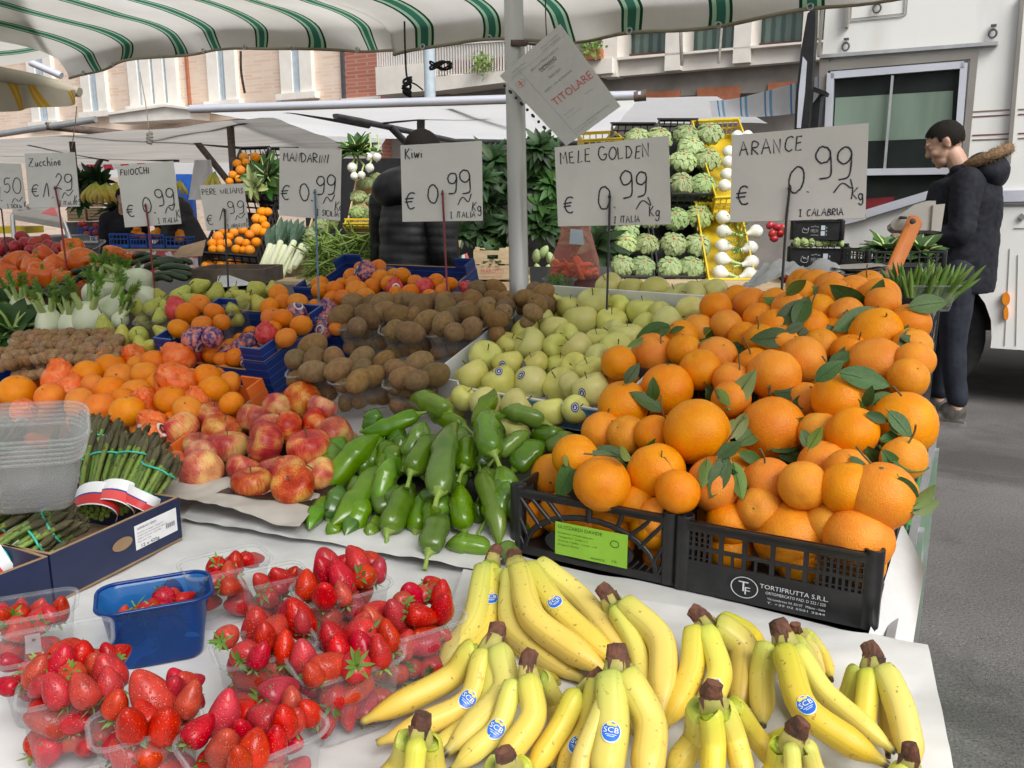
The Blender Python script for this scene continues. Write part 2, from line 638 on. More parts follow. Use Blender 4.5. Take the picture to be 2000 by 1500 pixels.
pm('stripe_maroon',(.17,.055,.075),(.22,.075,.10),8,.4)
pm('amber',(.80,.22,.01),(.85,.30,.02),20,.15)
pm('tyre',(.012,.012,.012),(.022,.022,.022),20,.8,.3,60,.004)
pm('hub_red',(.22,.012,.025),(.30,.02,.04),10,.4)
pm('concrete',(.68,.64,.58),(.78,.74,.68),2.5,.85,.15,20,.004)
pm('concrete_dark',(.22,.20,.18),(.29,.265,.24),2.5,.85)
pm('stone_pale',(.78,.74,.68),(.86,.82,.76),3,.8)
pm('window_wood',(.13,.045,.030),(.18,.065,.04),8,.5)
pm('shutter',(.42,.42,.40),(.50,.50,.48),8,.7)
pm('sash_blue',(.42,.50,.56),(.50,.58,.64),8,.5)
pm('terracotta',(.36,.12,.06),(.44,.16,.08),8,.7)
pm('skin',(.50,.30,.21),(.58,.36,.26),18,.5,.12,120,.001,sss=.12)
pm('hair',(.006,.005,.0045),(.018,.013,.010),120,.7,.8,240,.004,spec=.15)
pm('jacket_navy',(.010,.011,.016),(.018,.019,.026),40,.75,.5,40,.003,spec=.2)
pm('jacket_black',(.006,.006,.008),(.012,.012,.014),30,.5,.4,40,.003)
pm('denim',(.005,.007,.015),(.011,.015,.028),14,.8,.5,24,.008)
pm('shoe',(.05,.042,.035),(.09,.08,.07),30,.7)
pm('shoe_sole',(.13,.13,.125),(.17,.17,.165),30,.7)
pm('fur',(.13,.075,.035),(.26,.16,.08),70,.9,1.0,90,.012)
pm('scale_body',(.40,.37,.33),(.48,.45,.40),6,.5)
pm('scale_arm',(.70,.17,.02),(.78,.26,.05),7,.45)
pm('green_metal',(.02,.36,.07),(.03,.42,.09),14,.4)
pm('cloth_check',(.60,.10,.14),(.78,.76,.76),9,.8,lo=.48,hi=.52)
pm('red_fabric',(.30,.015,.03),(.38,.03,.05),14,.7)
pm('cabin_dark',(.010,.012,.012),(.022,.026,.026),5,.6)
pm('curtain_and_reflection',(.26,.33,.28),(.46,.54,.47),1.6,.8,stretch=(2,2,.3))  # grey-green curtain, its tone lightened to stand in for window reflections

def m_fabric(name,base,bands,pitch):
    """striped canvas: uv.x in metres across the stripes; bands = ramp stops over one repeat"""
    t=NT(name)
    u,v,_=t.sep(t.co('UV'))
    fr=t.math('FRACT',t.math('DIVIDE',u,pitch))
    c=t.ramp(fr,bands,'CONSTANT')
    co=t.co()
    d=t.ramp(t.noise(co,2.4,5,.6),[(.3,(.80,.78,.74)),(.7,(1,1,1))])
    c=t.mix(1.0,c,d,'MULTIPLY')
    rib=t.ramp(t.math('SINE',t.math('MULTIPLY',u,900)),[(0,(.95,.95,.95)),(1,(1,1,1))])
    c=t.mix(1.0,c,rib,'MULTIPLY')
    t.set('Base Color',c).set('Roughness',.85).set('Specular IOR Level',.2)
    t.bump(t.noise(co,12,4),.25,.01)
    tr=t.n('ShaderNodeBsdfTranslucent'); t.l(c,tr.inputs[0])
    mx=t.n('ShaderNodeMixShader'); mx.inputs[0].default_value=.68
    t.l(t.b.outputs[0],mx.inputs[1]); t.l(tr.outputs[0],mx.inputs[2]); t.l(mx.outputs[0],t.out.inputs[0])
    MAT[name]=t.m

CW,CG,CL,CD=(.76,.75,.715),(.045,.18,.125),(.38,.58,.41),(.012,.062,.034)
m_fabric('awning_stripes',CW,[(0,CW),(.30,CD),(.335,CL),(.38,CG),(.485,CL),(.53,CD),(.565,CW)],.27)
m_fabric('yellow_stripes',CW,[(0,(.52,.48,.38)),(.3,(.58,.34,.03)),(.40,(.66,.46,.14)),(.46,(.58,.34,.03)),(.58,(.52,.48,.38))],.16)
m_fabric('blue_stripes',CW,[(0,(.72,.74,.78)),(.35,(.10,.30,.55)),(.42,(.72,.74,.78)),(.55,(.20,.42,.66)),(.66,(.72,.74,.78))],.5)
m_fabric('red_stripes',CW,[(0,(.72,.70,.70)),(.5,(.55,.05,.09))],.22)

def m_brick(name,c1,c2,mortar,scale):
    t=NT(name)
    b=t.n('ShaderNodeTexBrick')
    b.inputs['Color1'].default_value=(*c1,1)
    b.inputs['Color2'].default_value=(*c2,1)
    b.inputs['Mortar'].default_value=(*mortar,1)
    b.inputs['Scale'].default_value=1
    b.inputs['Mortar Size'].default_value=.014
    b.inputs['Brick Width'].default_value=.27
    b.inputs['Row Height'].default_value=scale
    x,y,z=t.sep(t.co())
    cm=t.n('ShaderNodeCombineXYZ')
    t.l(t.math('ADD',x,y),cm.inputs[0]); t.l(z,cm.inputs[1])
    t.l(cm.outputs[0],b.inputs['Vector'])
    d=t.ramp(t.noise(t.co(),.35,5),[(.3,(.8,.78,.76)),(.7,(1,1,1))])
    t.set('Base Color',t.mix(1.0,b.outputs[0],d,'MULTIPLY')).set('Roughness',.9)
    MAT[name]=t.m

m_brick('pale_brick',(.78,.56,.43),(.88,.70,.57),(.80,.71,.62),.085)
m_brick('red_brick',(.40,.13,.09),(.46,.17,.12),(.44,.26,.20),.09)

def m_blue_card():
    t=NT('blue_card')
    x,y,z=t.sep(t.co())
    ln=t.ramp(t.math('FRACT',t.math('MULTIPLY',z,48)),[(0,(.008,.030,.20)),(.84,(.008,.030,.20)),(.9,(.05,.20,.52)),(.96,(.008,.030,.20))])
    d=t.noise(t.co(),30,3)
    t.set('Base Color',t.mix(t.math('MULTIPLY',d,.25),ln,(.02,.06,.28))).set('Roughness',.45)
    MAT['blue_card']=t.m

m_blue_card()

def m_asphalt():
    t=NT('asphalt')
    co=t.co()
    c=t.ramp(t.noise(co,1.3,5),[(.3,(.105,.099,.095)),(.7,(.165,.156,.150))])
    g=t.ramp(t.noise(co,110,4,.8),[(.32,(.30,.30,.30)),(.48,(1,1,1)),(.60,(1.1,1.1,1.1)),(.72,(2.6,2.5,2.4))])
    st=t.ramp(t.noise(co,.9,6,.7,.6),[(.38,(.55,.55,.55)),(.52,(1,1,1))])
    g=t.mix(1.0,g,st,'MULTIPLY')
    c=t.mix(1.0,c,g,'MULTIPLY')
    lit=t.ramp(t.vor(co,3.4),[(.012,(1,1,1)),(.020,(0,0,0))])
    c=t.mix(t.math('MULTIPLY',lit,.7),c,(.45,.42,.36))
    t.set('Base Color',c).set('Roughness',.82)
    t.bump(t.noise(co,130,3),.55,.006)
    MAT['asphalt']=t.m

m_asphalt()

def m_glass(name,c,rough=.03):
    t=NT(name)
    t.set('Base Color',(*c,1)).set('Roughness',rough).set('Specular IOR Level',.8)
    MAT[name]=t.m

m_glass('window_dark',(.010,.013,.014))

def m_curtain():
    t=NT('curtain_glass')
    x,y,z=t.sep(t.co())
    w=t.math('SINE',t.math('MULTIPLY',t.math('ADD',x,t.math('MULTIPLY',y,-.6)),28))
    c=t.ramp(t.math('ADD',w,t.math('MULTIPLY',t.noise(t.co(),3,3),1.5)),[(.2,(.055,.10,.095)),(1.0,(.14,.21,.19))])
    t.set('Base Color',c).set('Roughness',.12).set('Specular IOR Level',.6)
    MAT['curtain_glass']=t.m

m_curtain()
plastic('truck_glass',(.94,.97,.95),.05,.02,(.01,.012,.012),False)
m=MAT
# ------------------------------------------------------------------ street ground
mb=MB()
mb.add([(-90,-30,0),(90,-30,0),(90,120,0),(-90,120,0)],[(0,1,2,3)])
tag(mb.build('street_ground',m['asphalt']),kind='structure')

# ------------------------------------------------------------------ vertical planes parallel to the market row
class Wall:
    """vertical plane through p0 along U, addressed by where a sight line meets it"""
    def __init__(s,p0):
        s.p0=Vector(p0)

    def at(s,px,py,d=0):
        return onpl(px,py,s.p0-V*d,V)

    def sz(s,px,py,d=0):
        p=s.at(px,py,d)
        return (p-s.p0).dot(U),p.z

    def box(s,mb,x0,y0,x1,y1,d0,d1,mi=0):
        """x0,y0 = top left, x1,y1 = bottom right; d toward the viewer"""
        ym,xm=(y0+y1)/2,(x0+x1)/2
        a,b=s.sz(x0,ym,d1)[0],s.sz(x1,ym,d1)[0]
        zt,zb=s.sz(xm,y0,d1)[1],s.sz(xm,y1,d1)[1]
        s.sbox(mb,a,zb,b,zt,d0,d1,mi)

    def sbox(s,mb,a,zb,b,zt,d0,d1,mi=0):
        mb.par(s.p0+U*a+ZV*zb-V*d0,U*(b-a),-V*(d1-d0),ZV*(zt-zb),mi)

    def poly(s,mb,pts,d0,d1,mi=0):
        """extruded polygon from picture points on the plane"""
        q=[s.at(x,y,d1) for x,y in pts]
        n=len(q)
        bk=[p+V*(d1-d0) for p in q]
        ar=sum((q[i]-q[0]).cross(q[(i+1) % n]-q[0]).dot(-V) for i in range(n))
        vs=q+bk
        fs=[tuple(range(n)),tuple(reversed(range(n,2*n)))]+[(i,n+i,n+(i+1) % n,(i+1) % n) for i in range(n)]
        if ar<0:
            fs=[tuple(reversed(f)) for f in fs]
        mb.add(vs,fs,mi,False)

    def strip(s,mb,pts,w,d0,d1,mi=0,close=False):
        """bars w picture pixels wide along a polyline"""
        k=list(pts)+([pts[0]] if close else [])
        for (x0,y0),(x1,y1) in zip(k[:-1],k[1:]):
            L=math.hypot(x1-x0,y1-y0)
            nx,ny=-(y1-y0)/L*w/2,(x1-x0)/L*w/2
            s.poly(mb,[(x0+nx,y0+ny),(x1+nx,y1+ny),(x1-nx,y1-ny),(x0-nx,y0-ny)],d0,d1,mi)

# ------------------------------------------------------------------ the old brick house on the left
FC=Wall((-7.3,24,0))
house=thing('brick_house','old pale brick apartment house with grey shutters, behind the stalls on the left','building',FC.p0)
Hi=Matrix.Translation(-FC.p0)
mb=MB()
a0,a1=FC.sz(-420,180)[0],FC.sz(668,180)[0]
FC.sbox(mb,a0,0,a1,14,-8,0)
mb.build('wall',m['pale_brick'],house,Hi)
mb=MB()
FC.sbox(mb,a0,3.05,a1,3.4,.003,.12)
FC.sbox(mb,a0,6.75,a1,7.0,.003,.15)
mb.build('cornice',m['stone_pale'],house,Hi)
mb=MB()
FC.box(mb,362,60,366,222,.003,.07)
mb.build('drainpipe',m['terracotta'],house,Hi)

def old_window(x0,x1,y0,y1,n=1):
    mb=MB()
    a,zb=FC.sz(x0,y1,.1); b,_=FC.sz(x1,y1,.1)
    zt=zb+2.25
    w=(b-a)
    pw=.2
    for k in range(n+1):
        c=a+(w+0)*k/n
        FC.sbox(mb,c-pw,zb,c+pw*(1 if k<n else 1),zt,.003,.13)
    FC.sbox(mb,a-.34,zb-.16,b+.34,zb,.003,.2)
    FC.sbox(mb,a-.3,zt,b+.3,zt+.26,.003,.18)
    fr=mb.build('window',m['stone_pale'],house,Hi)
    for k in range(n):
        c0,c1=a+w*k/n+pw,a+w*(k+1)/n-pw
        g=MB()
        FC.sbox(g,c0,zb,c1,zt,.002,.02)
        g.build('pane',m['window_dark'],fr)
        s1=MB()
        for j in range(2):
            l0=c0+(c1-c0)*j/2+.03
            l1=c0+(c1-c0)*(j+1)/2-.03
            for i in range(26):
                z=zb+.12+(zt-zb-.2)*i/26
                FC.sbox(s1,l0,z,l1,z+.05,.03,.055)
        s1.build('shutter',m['shutter'],fr)
        s2=MB()
        for xx in (c0,(c0+c1)/2-.05,c1-.1):
            FC.sbox(s2,xx,zb+.02,xx+.1,zt-.02,.03,.085)
        FC.sbox(s2,c0+.1,zb+.02,c1-.1,zb+.14,.03,.08)
        s2.build('sash',m['sash_blue'],fr)

old_window(172,203,0,219)
old_window(265,340,0,207,3)
old_window(420,454,0,198)
old_window(562,600,0,183)
old_window(72,104,0,238)
old_window(-60,-30,0,256)
mb=MB()
FC.poly(mb,[(212,222),(320,207),(370,214),(370,232),(214,240)],.21,.9)
FC.poly(mb,[(206,220),(320,203),(376,211),(376,215),(320,208),(206,225)],.21,1.0)
mb.build('balcony_ledge',m['stone_pale'],house,Hi)

# ------------------------------------------------------------------ red brick house
rb=thing('red_brick_house','narrow red brick house between the pale brick house and the concrete block','building',FC.p0+U*(a1+1))
mb=MB()
b1=FC.sz(742,150)[0]
FC.sbox(mb,a1+.01,0,b1,13,-8,.03)
I2=Matrix.Translation(-(FC.p0+U*(a1+1)))
mb.build('wall',m['red_brick'],rb,I2)
mb=MB()
FC.box(mb,668,190,742,300,.032,.1)
mb.build('ground_floor',m['stone_pale'],rb,I2)
mb=MB()
FC.box(mb,665,60,671,195,.032,.09)
mb.build('drainpipe',m['dark_metal'],rb,I2)

# ------------------------------------------------------------------ concrete block with balconies
blk=thing('concrete_apartment_block','concrete apartment block with balconies and big curtained windows, beyond the pole','building',FC.p0+U*(b1+5))
I3=Matrix.Translation(-(FC.p0+U*(b1+5)))
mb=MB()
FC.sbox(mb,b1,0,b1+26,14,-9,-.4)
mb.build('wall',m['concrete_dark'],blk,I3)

def bp(nm,mt,fn):
    g=MB(); fn(g)
    return g.build(nm,m[mt],blk,I3)

def _par(g):
    FC.poly(g,[(733,131),(847,122),(847,176),(735,186)],-.38,.9)
    FC.poly(g,[(850,150),(1112,126),(1112,145),(850,178)],-.38,.9)
    FC.poly(g,[(1112,119),(1195,113),(1195,142),(1112,150)],-.38,.6)

bp('balcony','concrete',_par)

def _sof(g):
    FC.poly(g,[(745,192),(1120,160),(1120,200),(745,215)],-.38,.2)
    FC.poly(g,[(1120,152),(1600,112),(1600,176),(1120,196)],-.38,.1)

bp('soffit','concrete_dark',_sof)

def _rail(g):
    for i in range(24):
        x=736+i*4.6
        FC.box(g,x,96,x+1.4,130-i*.3,.75,.8)
    for i in range(48):
        x=853+i*5.4
        FC.box(g,x,86-i*.25,x+1.4,148-i*.45,.75,.8)
    FC.poly(g,[(733,94),(1112,70),(1112,73),(733,97)],.74,.82)

bp('railing','sign_board',_rail)
for x0,x1,y0,y1 in [(856,896,118,142),(902,940,116,139),(958,985,112,135),(1140,1172,95,116),(1090,1110,100,118)]:
    def _pl(g): FC.box(g,x0,y0,x1,y1,.45,.7)
    bp('planter','terracotta',_pl)
for (x0,x1,x2,y0,y1,y2) in [(1210,1302,0,40,112,68),(1337,1437,0,20,106,50),(1474,1572,0,0,90,30),(1590,1690,0,-10,80,18)]:
    def _wf(g):
        FC.strip(g,[(x0,y0-90),(x0,y1)],5,-.39,-.2)
        FC.strip(g,[(x1,y0-94),(x1,y1-7)],5,-.39,-.2)
        FC.strip(g,[(x0,y2-8),(x1,y2-15)],7,-.39,-.19)
        FC.strip(g,[((x0+x1)/2,y0-90),((x0+x1)/2,y2-10)],4,-.39,-.21)
        FC.strip(g,[(x0,y1-2),(x1,y1-9)],6,-.39,-.19)
    w=bp('window','window_wood',_wf)
    g=MB()
    FC.poly(g,[(x0,y0-100),(x1,y0-107),(x1,y1-8),(x0,y1)],-.395,-.3)
    g.build('pane',m['curtain_glass'],w)

def _pil(g):
    for x0,x1,yb in [(1178,1208,150),(1303,1335,137),(1438,1472,122),(1573,1590,110),(1700,1730,100)]:
        FC.box(g,x0,-140,x1,yb,-.3,.5)
    FC.poly(g,[(1195,114),(1700,74),(1700,108),(1195,150)],-.3,.35)
    FC.poly(g,[(1206,112),(1700,70),(1700,74),(1206,117)],.351,.5)

bp('pillar','concrete',_pil)

def _shop(g):
    FC.box(g,1262,178,1328,200,.11,.16)
    FC.box(g,1362,170,1445,200,.11,.16)
    FC.box(g,1500,160,1570,200,.11,.16)

bp('shop_shutter','terracotta',_shop)
for px,py,s_ in [(942,125,.55),(1155,92,.5)]:
    g=MB()
    c=FC.at(px,py,1.0)
    for i in range(170):
        d=Vector((R.gauss(0,1),R.gauss(0,1),R.gauss(0,1))).normalized()*R.uniform(.3,1)*s_*.55
        p=c+d
        x,y=[Vector((R.gauss(0,1),R.gauss(0,1),R.gauss(0,1))).normalized()*s_*.10 for _ in range(2)]
        g.add([p,p+x,p+x+y,p+y],[(0,1,2,3)])
    pot=thing('potted_bush','yellow green bush on the balcony %s' % ('left of the metal pole' if px<1000 else 'behind the hanging permit sheet'),'plant',c-ZV*.3,'plants on the balconies')
    g.build('foliage',m['frond'],pot,Matrix.Translation(-(c-ZV*.3)))
g=MB()
p=FC.at(840,190,6)
g.tube([Vector((p.x,p.y,0)),Vector((p.x,p.y,9))],.09,10)
tag(g.build('lamp_post',m['sash_blue']),'grey street lamp post in front of the balconies, left of the knotted rope','lamp post')

# ------------------------------------------------------------------ the white market truck
TR=Wall((3.06,5.2,0))
truck=thing('market_truck','white market truck parked behind the man in the dark jacket','truck',TR.p0)
IT=Matrix.Translation(-TR.p0)

def tp(nm,mt,fn,par=None):
    g=MB(); fn(g)
    return g.build(nm,m[mt],par or truck,IT if par is None else None)

s0=TR.sz(1592,300)[0]
sA,zA=TR.sz(1790,640)
zl=TR.sz(1970,682)[1]

def body(g):
    # side panel outlined with a wheel arch, 6 cm thick, then the box behind it
    ar=.43
    zc=.44
    pts=[(s0,zl+.25),(sA-ar,zl+.25),(sA-ar,zl)]
    pts=[(s0,zl),(sA-ar,zl)]
    for k in range(13):
        a=math.pi-math.pi*k/12
        pts.append((sA+ar*math.cos(a),max(zl,zc+ar*math.sin(a))))
    pts+=[(sA+ar,zl),(3.4,zl),(3.4,3.3),(s0-.0,3.3)]
    n=len(pts)
    q=[TR.p0+U*a+ZV*b for a,b in pts]
    bk=[p+V*.06 for p in q]
    # fan from the top of the arch so the concave outline is filled
    def q_(i): return i
    # split: left block, arch strips, right block
    for (i0,i1) in [(1+k,2+k) for k in range(13)]:
        a,b=pts[i0],pts[i1]
        if b[0]-a[0]<1e-6: continue
        g.add([TR.p0+U*a[0]+ZV*a[1],TR.p0+U*b[0]+ZV*b[1],TR.p0+U*b[0]+ZV*3.3,TR.p0+U*a[0]+ZV*3.3],[(0,1,2,3)],0,False)
    TR.sbox(g,s0,zl,sA-ar,3.3,-.06,0)
    TR.sbox(g,sA+ar,zl,3.4,3.3,-.06,0)
    TR.sbox(g,s0,.95,3.4,3.31,-2.1,-.07)

tp('body','truck_paint',body)
tp('chassis','cabin_dark',lambda g: (TR.sbox(g,s0+.1,.45,3.2,.94,-2.0,-.3),TR.sbox(g,sA+.6,.3,3.0,.5,-1.6,-.5)))
tr_=TR.p0+U*sA+ZV*.41+V*.10
wM=facing(tr_-TR.p0,U)
g=MB()
Mx=Matrix.Rotation(rad(90),4,'X')
g.lathe([(0,-.1),(.22,-.1),(.25,.0),(.37,.02),(.40,.0),(.40,-.22),(.2,-.22)],40,0,M=Mx)
wh=g.build('wheel',m['tyre'],truck,wM)
g=MB()
g.lathe([(0,.035),(.07,.035),(.085,.02),(.16,-.015),(.20,-.03),(.235,.008),(.235,-.04)],32,0,M=Mx)
g.build('rim',m['alu'],wh)
g=MB()
g.lathe([(0,.075),(.09,.075),(.15,.05),(.165,.0)],28,0,M=Mx)
g.build('hub',m['hub_red'],wh)
for k in range(8):
    a=k*math.pi/4
    g=MB(); g.lathe([(0,.06),(.016,.06),(.018,-.03)],8,0,M=Mx @ Matrix.Translation((.195*math.cos(a),.195*math.sin(a),0)))
    g.build('wheel_nut',m['tyre'],wh)

def pic(pts):
    """corner list read in the enlarged view of the truck"""
    return [(1540+x/4.348,y/4.348) for x,y in pts]

W_out=pic([(330,510),(1615,432),(1540,1100),(1490,1560),(650,1560),(290,1560)])
tp('window_trim','truck_trim',lambda g: TR.poly(g,pic([(265,492),(345,490),(345,530),(1615,432),(1520,1420),(1460,1440),(1546,500),(335,600),(300,1440),(232,1440)]),.002,.03))
glass=[pic([(330,606),(1546,505),(1466,1440),(300,1450)])]
wf=tp('window_frame','truck_frame',lambda g: (TR.strip(g,pic([(358,638),(1492,548)]),14,.002,.05),TR.strip(g,pic([(1492,530),(1420,1470)]),14,.002,.05),
                                                  TR.strip(g,pic([(357,620),(318,1470)]),14,.002,.05),TR.strip(g,pic([(300,1466),(1450,1450)]),13,.002,.052),
                                                  TR.strip(g,[(1690,418),(1862,366)],16,.002,.05),TR.strip(g,[(1612,440),(1690,420)],16,.002,.05),
                                                  TR.strip(g,[(1862,330),(1860,370)],12,.002,.05),TR.strip(g,[(1612,330),(1614,444)],12,.002,.05)))
tp('window_glass','truck_glass',lambda g: TR.poly(g,pic([(385,670),(1440,600),(1366,1440),(340,1450)]),.02,.026),wf).matrix_local=Matrix()
tp('lower_glass','truck_glass',lambda g: TR.poly(g,[(1616,338),(1856,336),(1856,364),(1692,412),(1616,432)],.02,.026),wf)
tp('window_bar','alu',lambda g: TR.strip(g,pic([(884,640),(815,1440)]),5,.027,.04),wf)
# dark sheet painted for the unlit cabin; curtain above, paled for glass reflections
tp('cabin_shade_sheet','cabin_dark',lambda g: TR.poly(g,[(1612,140),(1890,120),(1866,366),(1690,416),(1612,440)],.001,.003),wf)
tp('curtain','curtain_and_reflection',lambda g: TR.poly(g,pic([(400,830),(1400,770),(1380,1170),(380,1210)]),.004,.006),wf)
tp('seat','red_fabric',lambda g: TR.poly(g,[(1640,392),(1748,384),(1740,400),(1692,413),(1640,425)],.004,.007),wf)
tp('side_rail','alu',lambda g: TR.strip(g,pic([(270,478),(1780,364)]),7,.004,.05))
tp('corner_trim','truck_trim',lambda g: (TR.strip(g,pic([(1990,-40),(1870,1390)]),8,.004,.04),TR.strip(g,pic([(297,-30),(252,480)]),5,.004,.03)))
for y0,y1,mt in [(950,932,'stripe_brown'),(993,975,'stripe_maroon'),(1150,1136,'stripe_maroon'),(1190,1178,'stripe_brown')]:
    tp('stripe',mt,lambda g: (TR.strip(g,pic([(1562,y0),(1880,y1)]),2.6,.001,.003),TR.strip(g,pic([(1950,y1-2),(2600,y1-30)]),2.6,.001,.003)))
tp('hatch','truck_trim',lambda g: (TR.strip(g,pic([(500,-60),(488,230)]),6,.004,.05),TR.strip(g,pic([(540,-60),(530,160),(980,112),(990,-60)]),1.0,.003,.008),TR.strip(g,pic([(520,183),(965,140),(1000,120),(1015,-60)]),1.0,.003,.008)))
for x,y,s_ in [(755,75,1),(490,400,.9),(1735,290,.9)]:
    def _la(g):
        c=TR.at(*pic([(x,y)])[0])-V*.01
        M4=facing(c,U) @ Matrix.Rotation(rad(90),4,'X')
        ring=[M4 @ Vector((.022*s_*math.cos(a),.026*s_*math.sin(a),.01)) for a in [k*math.pi/8 for k in range(17)]]
        g.tube(ring,.006,6,cap=False)
        g.box(c+ZV*.045-V*.008,(.03,.02,.012),M=facing((0,0,0),U))
    tp('latch','dark_metal',_la)
tp('lower_sill','truck_frame',lambda g: TR.strip(g,[(1930,384),(2100,380)],22,.003,.03))
tp('panel_line','truck_trim',lambda g: (TR.strip(g,[(1972,486),(1962,676)],1.2,.002,.005),TR.strip(g,[(1980,446),(2100,446)],1.2,.002,.005),TR.strip(g,[(1988,498),(1984,676)],1.2,.002,.005),TR.strip(g,[(1885,402),(2100,400)],4,.002,.006),
                                          TR.poly(g,[(1996,416),(2004,424),(1996,432),(1989,424)],.003,.02)))
for yc,hh_,w_ in [(584,13,8),(612,14,5)]:
    tp('marker_light','amber',lambda g: TR.poly(g,[(1965+w_*math.cos(a_*.524),yc+hh_*math.sin(a_*.524)) for a_ in range(12)],.003,.03))
tp('mirror','jacket_black',lambda g: (TR.poly(g,[(1593,12),(1592,60),(1584,180),(1578,262),(1551,262),(1553,200),(1564,100),(1577,26)],.25,.34),
                                        TR.poly(g,[(1604,180),(1596,260),(1570,262),(1572,222)],.05,.2),TR.strip(g,[(1580,170),(1612,182)],8,.1,.24)))
tp('mirror_glass','truck_frame',lambda g: TR.poly(g,[(1568,110),(1560,180),(1556,250),(1564,250),(1572,180),(1576,120)],.341,.345))

# ------------------------------------------------------------------ canopies
def canopy(name,label,mat,c,nu=14,nv=10,sag=.06,uvs=(1,1),extra=None,group=None,wav=.02):
    """sheet through four world corners c = near-left, near-right, far-right, far-left"""
    g=MB()
    def fn(a,b):
        p=(c[0]*(1-a)+c[1]*a)*(1-b)+(c[3]*(1-a)+c[2]*a)*b
        p=p-ZV*(sag*4*a*(1-a)*(.3+b*(1-b)*2)-wav*noise.noise(p*2.3))
        return p
    g.grid(fn,nu,nv,0,lambda a,b: (a*uvs[0],b*uvs[1]))
    t=thing(name,label,'canopy',c[0],group)
    g.build('canvas',m[mat],t,Matrix.Translation(-c[0]))
    if extra:
        for nm,mt,bars in extra:
            for pa,pb,r in bars:
                g=MB(); g.tube([pa,pb],r,8)
                g.build(nm,m[mt],t,Matrix.Translation(-c[0]))
    return t

canopy('stall_canopy','white stall canopy with a long pale front bar behind the metal pole','canvas_bright',
       [P(375,216,4.9),P(1250,188,4.35),P(1180,276,7.2),P(640,266,7.6)],sag=.03,
       extra=[('front_bar','truck_frame',[(P(372,213,4.88),P(1252,186,4.33),.024)]),
              ('frame_bar','dark_metal',[(P(700,241,5.6),P(960,214,5.2),.022),(P(880,203,4.7),P(1010,232,6),.02),(P(655,226,5.0),P(890,276,6.6),.02),
                                           (P(822,226,5.4),P(822,262,5.5),.026),(P(560,212,5),P(720,244,5.6),.024),(P(765,250,5.6),P(790,276,5.7),.024),(P(890,276,6.6),P(1180,280,7.2),.02)]),
              ('end_cap','rust_metal',[(P(1238,188,4.34),P(1262,186,4.33),.028)])])
canopy('stall_canopy','weathered grey stall canopy sagging on dark bars on the far left','canvas_grey',
       [P(-80,276,6.0),P(534,229,5.4),P(742,312,8.0),P(-80,320,9.5)],sag=.05,
       extra=[('front_bar','alu',[(P(-40,268,5.9),P(187,233,5.6),.022)]),
              ('frame_bar','rust_metal',[(P(90,246,5.7),P(480,286,6.8),.026),(P(140,270,6.2),P(146,330,6.3),.022),(P(-20,297,7.5),P(350,312,8),.022),
                                           (P(55,280,6.4),P(210,312,8),.018),(P(280,262,6.2),P(480,236,5.6),.022),(P(380,272,6.4),P(446,354,6.4),.026),(P(200,306,8),P(178,345,8),.025)]),
              ('post','rust_metal',[(P(449,236,5.7),Z(455,900,0)*0+Vector((P(449,236,5.7).x,P(449,236,5.7).y,0)),.026)])])
canopy('market_tent','white tent roof with blue streaks beside the truck mirror','blue_stripes',
       [P(1385,198,8),P(1600,148,7),P(1600,216,7.2),P(1390,226,8.2)],sag=.1,uvs=(2.2,1.5))
canopy('market_tent','plain white tent peak above the yellow crates, right of the permit sheet','canvas_bright',
       [P(1180,240,8.5),P(1500,240,8.5),P(1400,188,9.5),P(1255,190,9.5)],sag=.02)
canopy('market_tent','far white tent glimpsed below the weathered grey canopy','canvas_bright',
       [P(150,345,12),P(700,345,11),P(760,262,14),P(600,262,14)],sag=.02)
canopy('market_tent','red and white striped tent far behind the fennel price sign','red_stripes',
       [P(100,338,13),P(330,338,13),P(280,306,15),P(130,308,15)],sag=.02,uvs=(1.2,.8))

# our own awning: striped canvas with a hanging valance at the back of the stall
E0=Vector((.3,2.97,0))
AZ=1.845

def s_of(px,py=100):
    n=V
    p=onpl(px,py,E0,V)
    return (p-E0).dot(U)

def awning(name,label,sl,sr,zf,sag=.0,vl=.075,deep=2.3,rise=.10,mat='awning_stripes',skew=0.0,par=None,pu=0):
    g=MB()
    L=sr-sl
    def fn(a,b):
        s_=sl+L*a
        p=E0+U*s_
        z=zf(s_)
        # profile: hanging valance, rounded shoulder, then the roof toward the customer
        w=b*3
        bel=.035*math.sin(s_*7.3+b*4)+.02*math.sin(s_*13.1)
        if w<1:
            q=p-V*(bel*(1-w*.5)+.02*w*w)+ZV*(z+vl*w)
        elif w<1.5:
            k=(w-1)/.5
            q=p-V*(bel*.5+.02+.20*k*k+.06*k)+ZV*(z+vl+.045*math.sin(k*1.5))
        else:
            k=(w-1.5)/1.5
            q=p-V*(bel*.5+.28+(deep-.28)*k)+ZV*(z+vl+.045+rise*k-sag*math.sin(math.pi*min(1,k*1.2)) )
        q=q+U*(skew*b)+ZV*.012*noise.noise(q*3)
        return q
    g.grid(fn,int(L/.03),40,0,lambda a,b: (pu+sl+L*a,b))
    base=E0+U*sl+ZV*AZ
    t=thing(name,label,'awning',base)
    g.build('canvas',m[mat],t,Matrix.Translation(-base))
    # hem with small metal eyelets
    h=MB()
    h.tube([fn(i/60,.0)+ZV*.004 for i in range(61)],.006,6)
    h.build('hem',m['canvas_dirty'],t,Matrix.Translation(-base))
    for i in range(int(L/.27)):
        c=fn((i+.5)*.27/L,.035)
        h=MB()
        M4=facing(c-V*.006,U) @ Matrix.Rotation(rad(90),4,'X')
        h.tube([M4 @ Vector((.009*math.cos(k*math.pi/6),.009*math.sin(k*math.pi/6),0)) for k in range(13)],.003,5,cap=False)
        h.build('eyelet',m['alu'],t,Matrix.Translation(-base))
    return t,fn

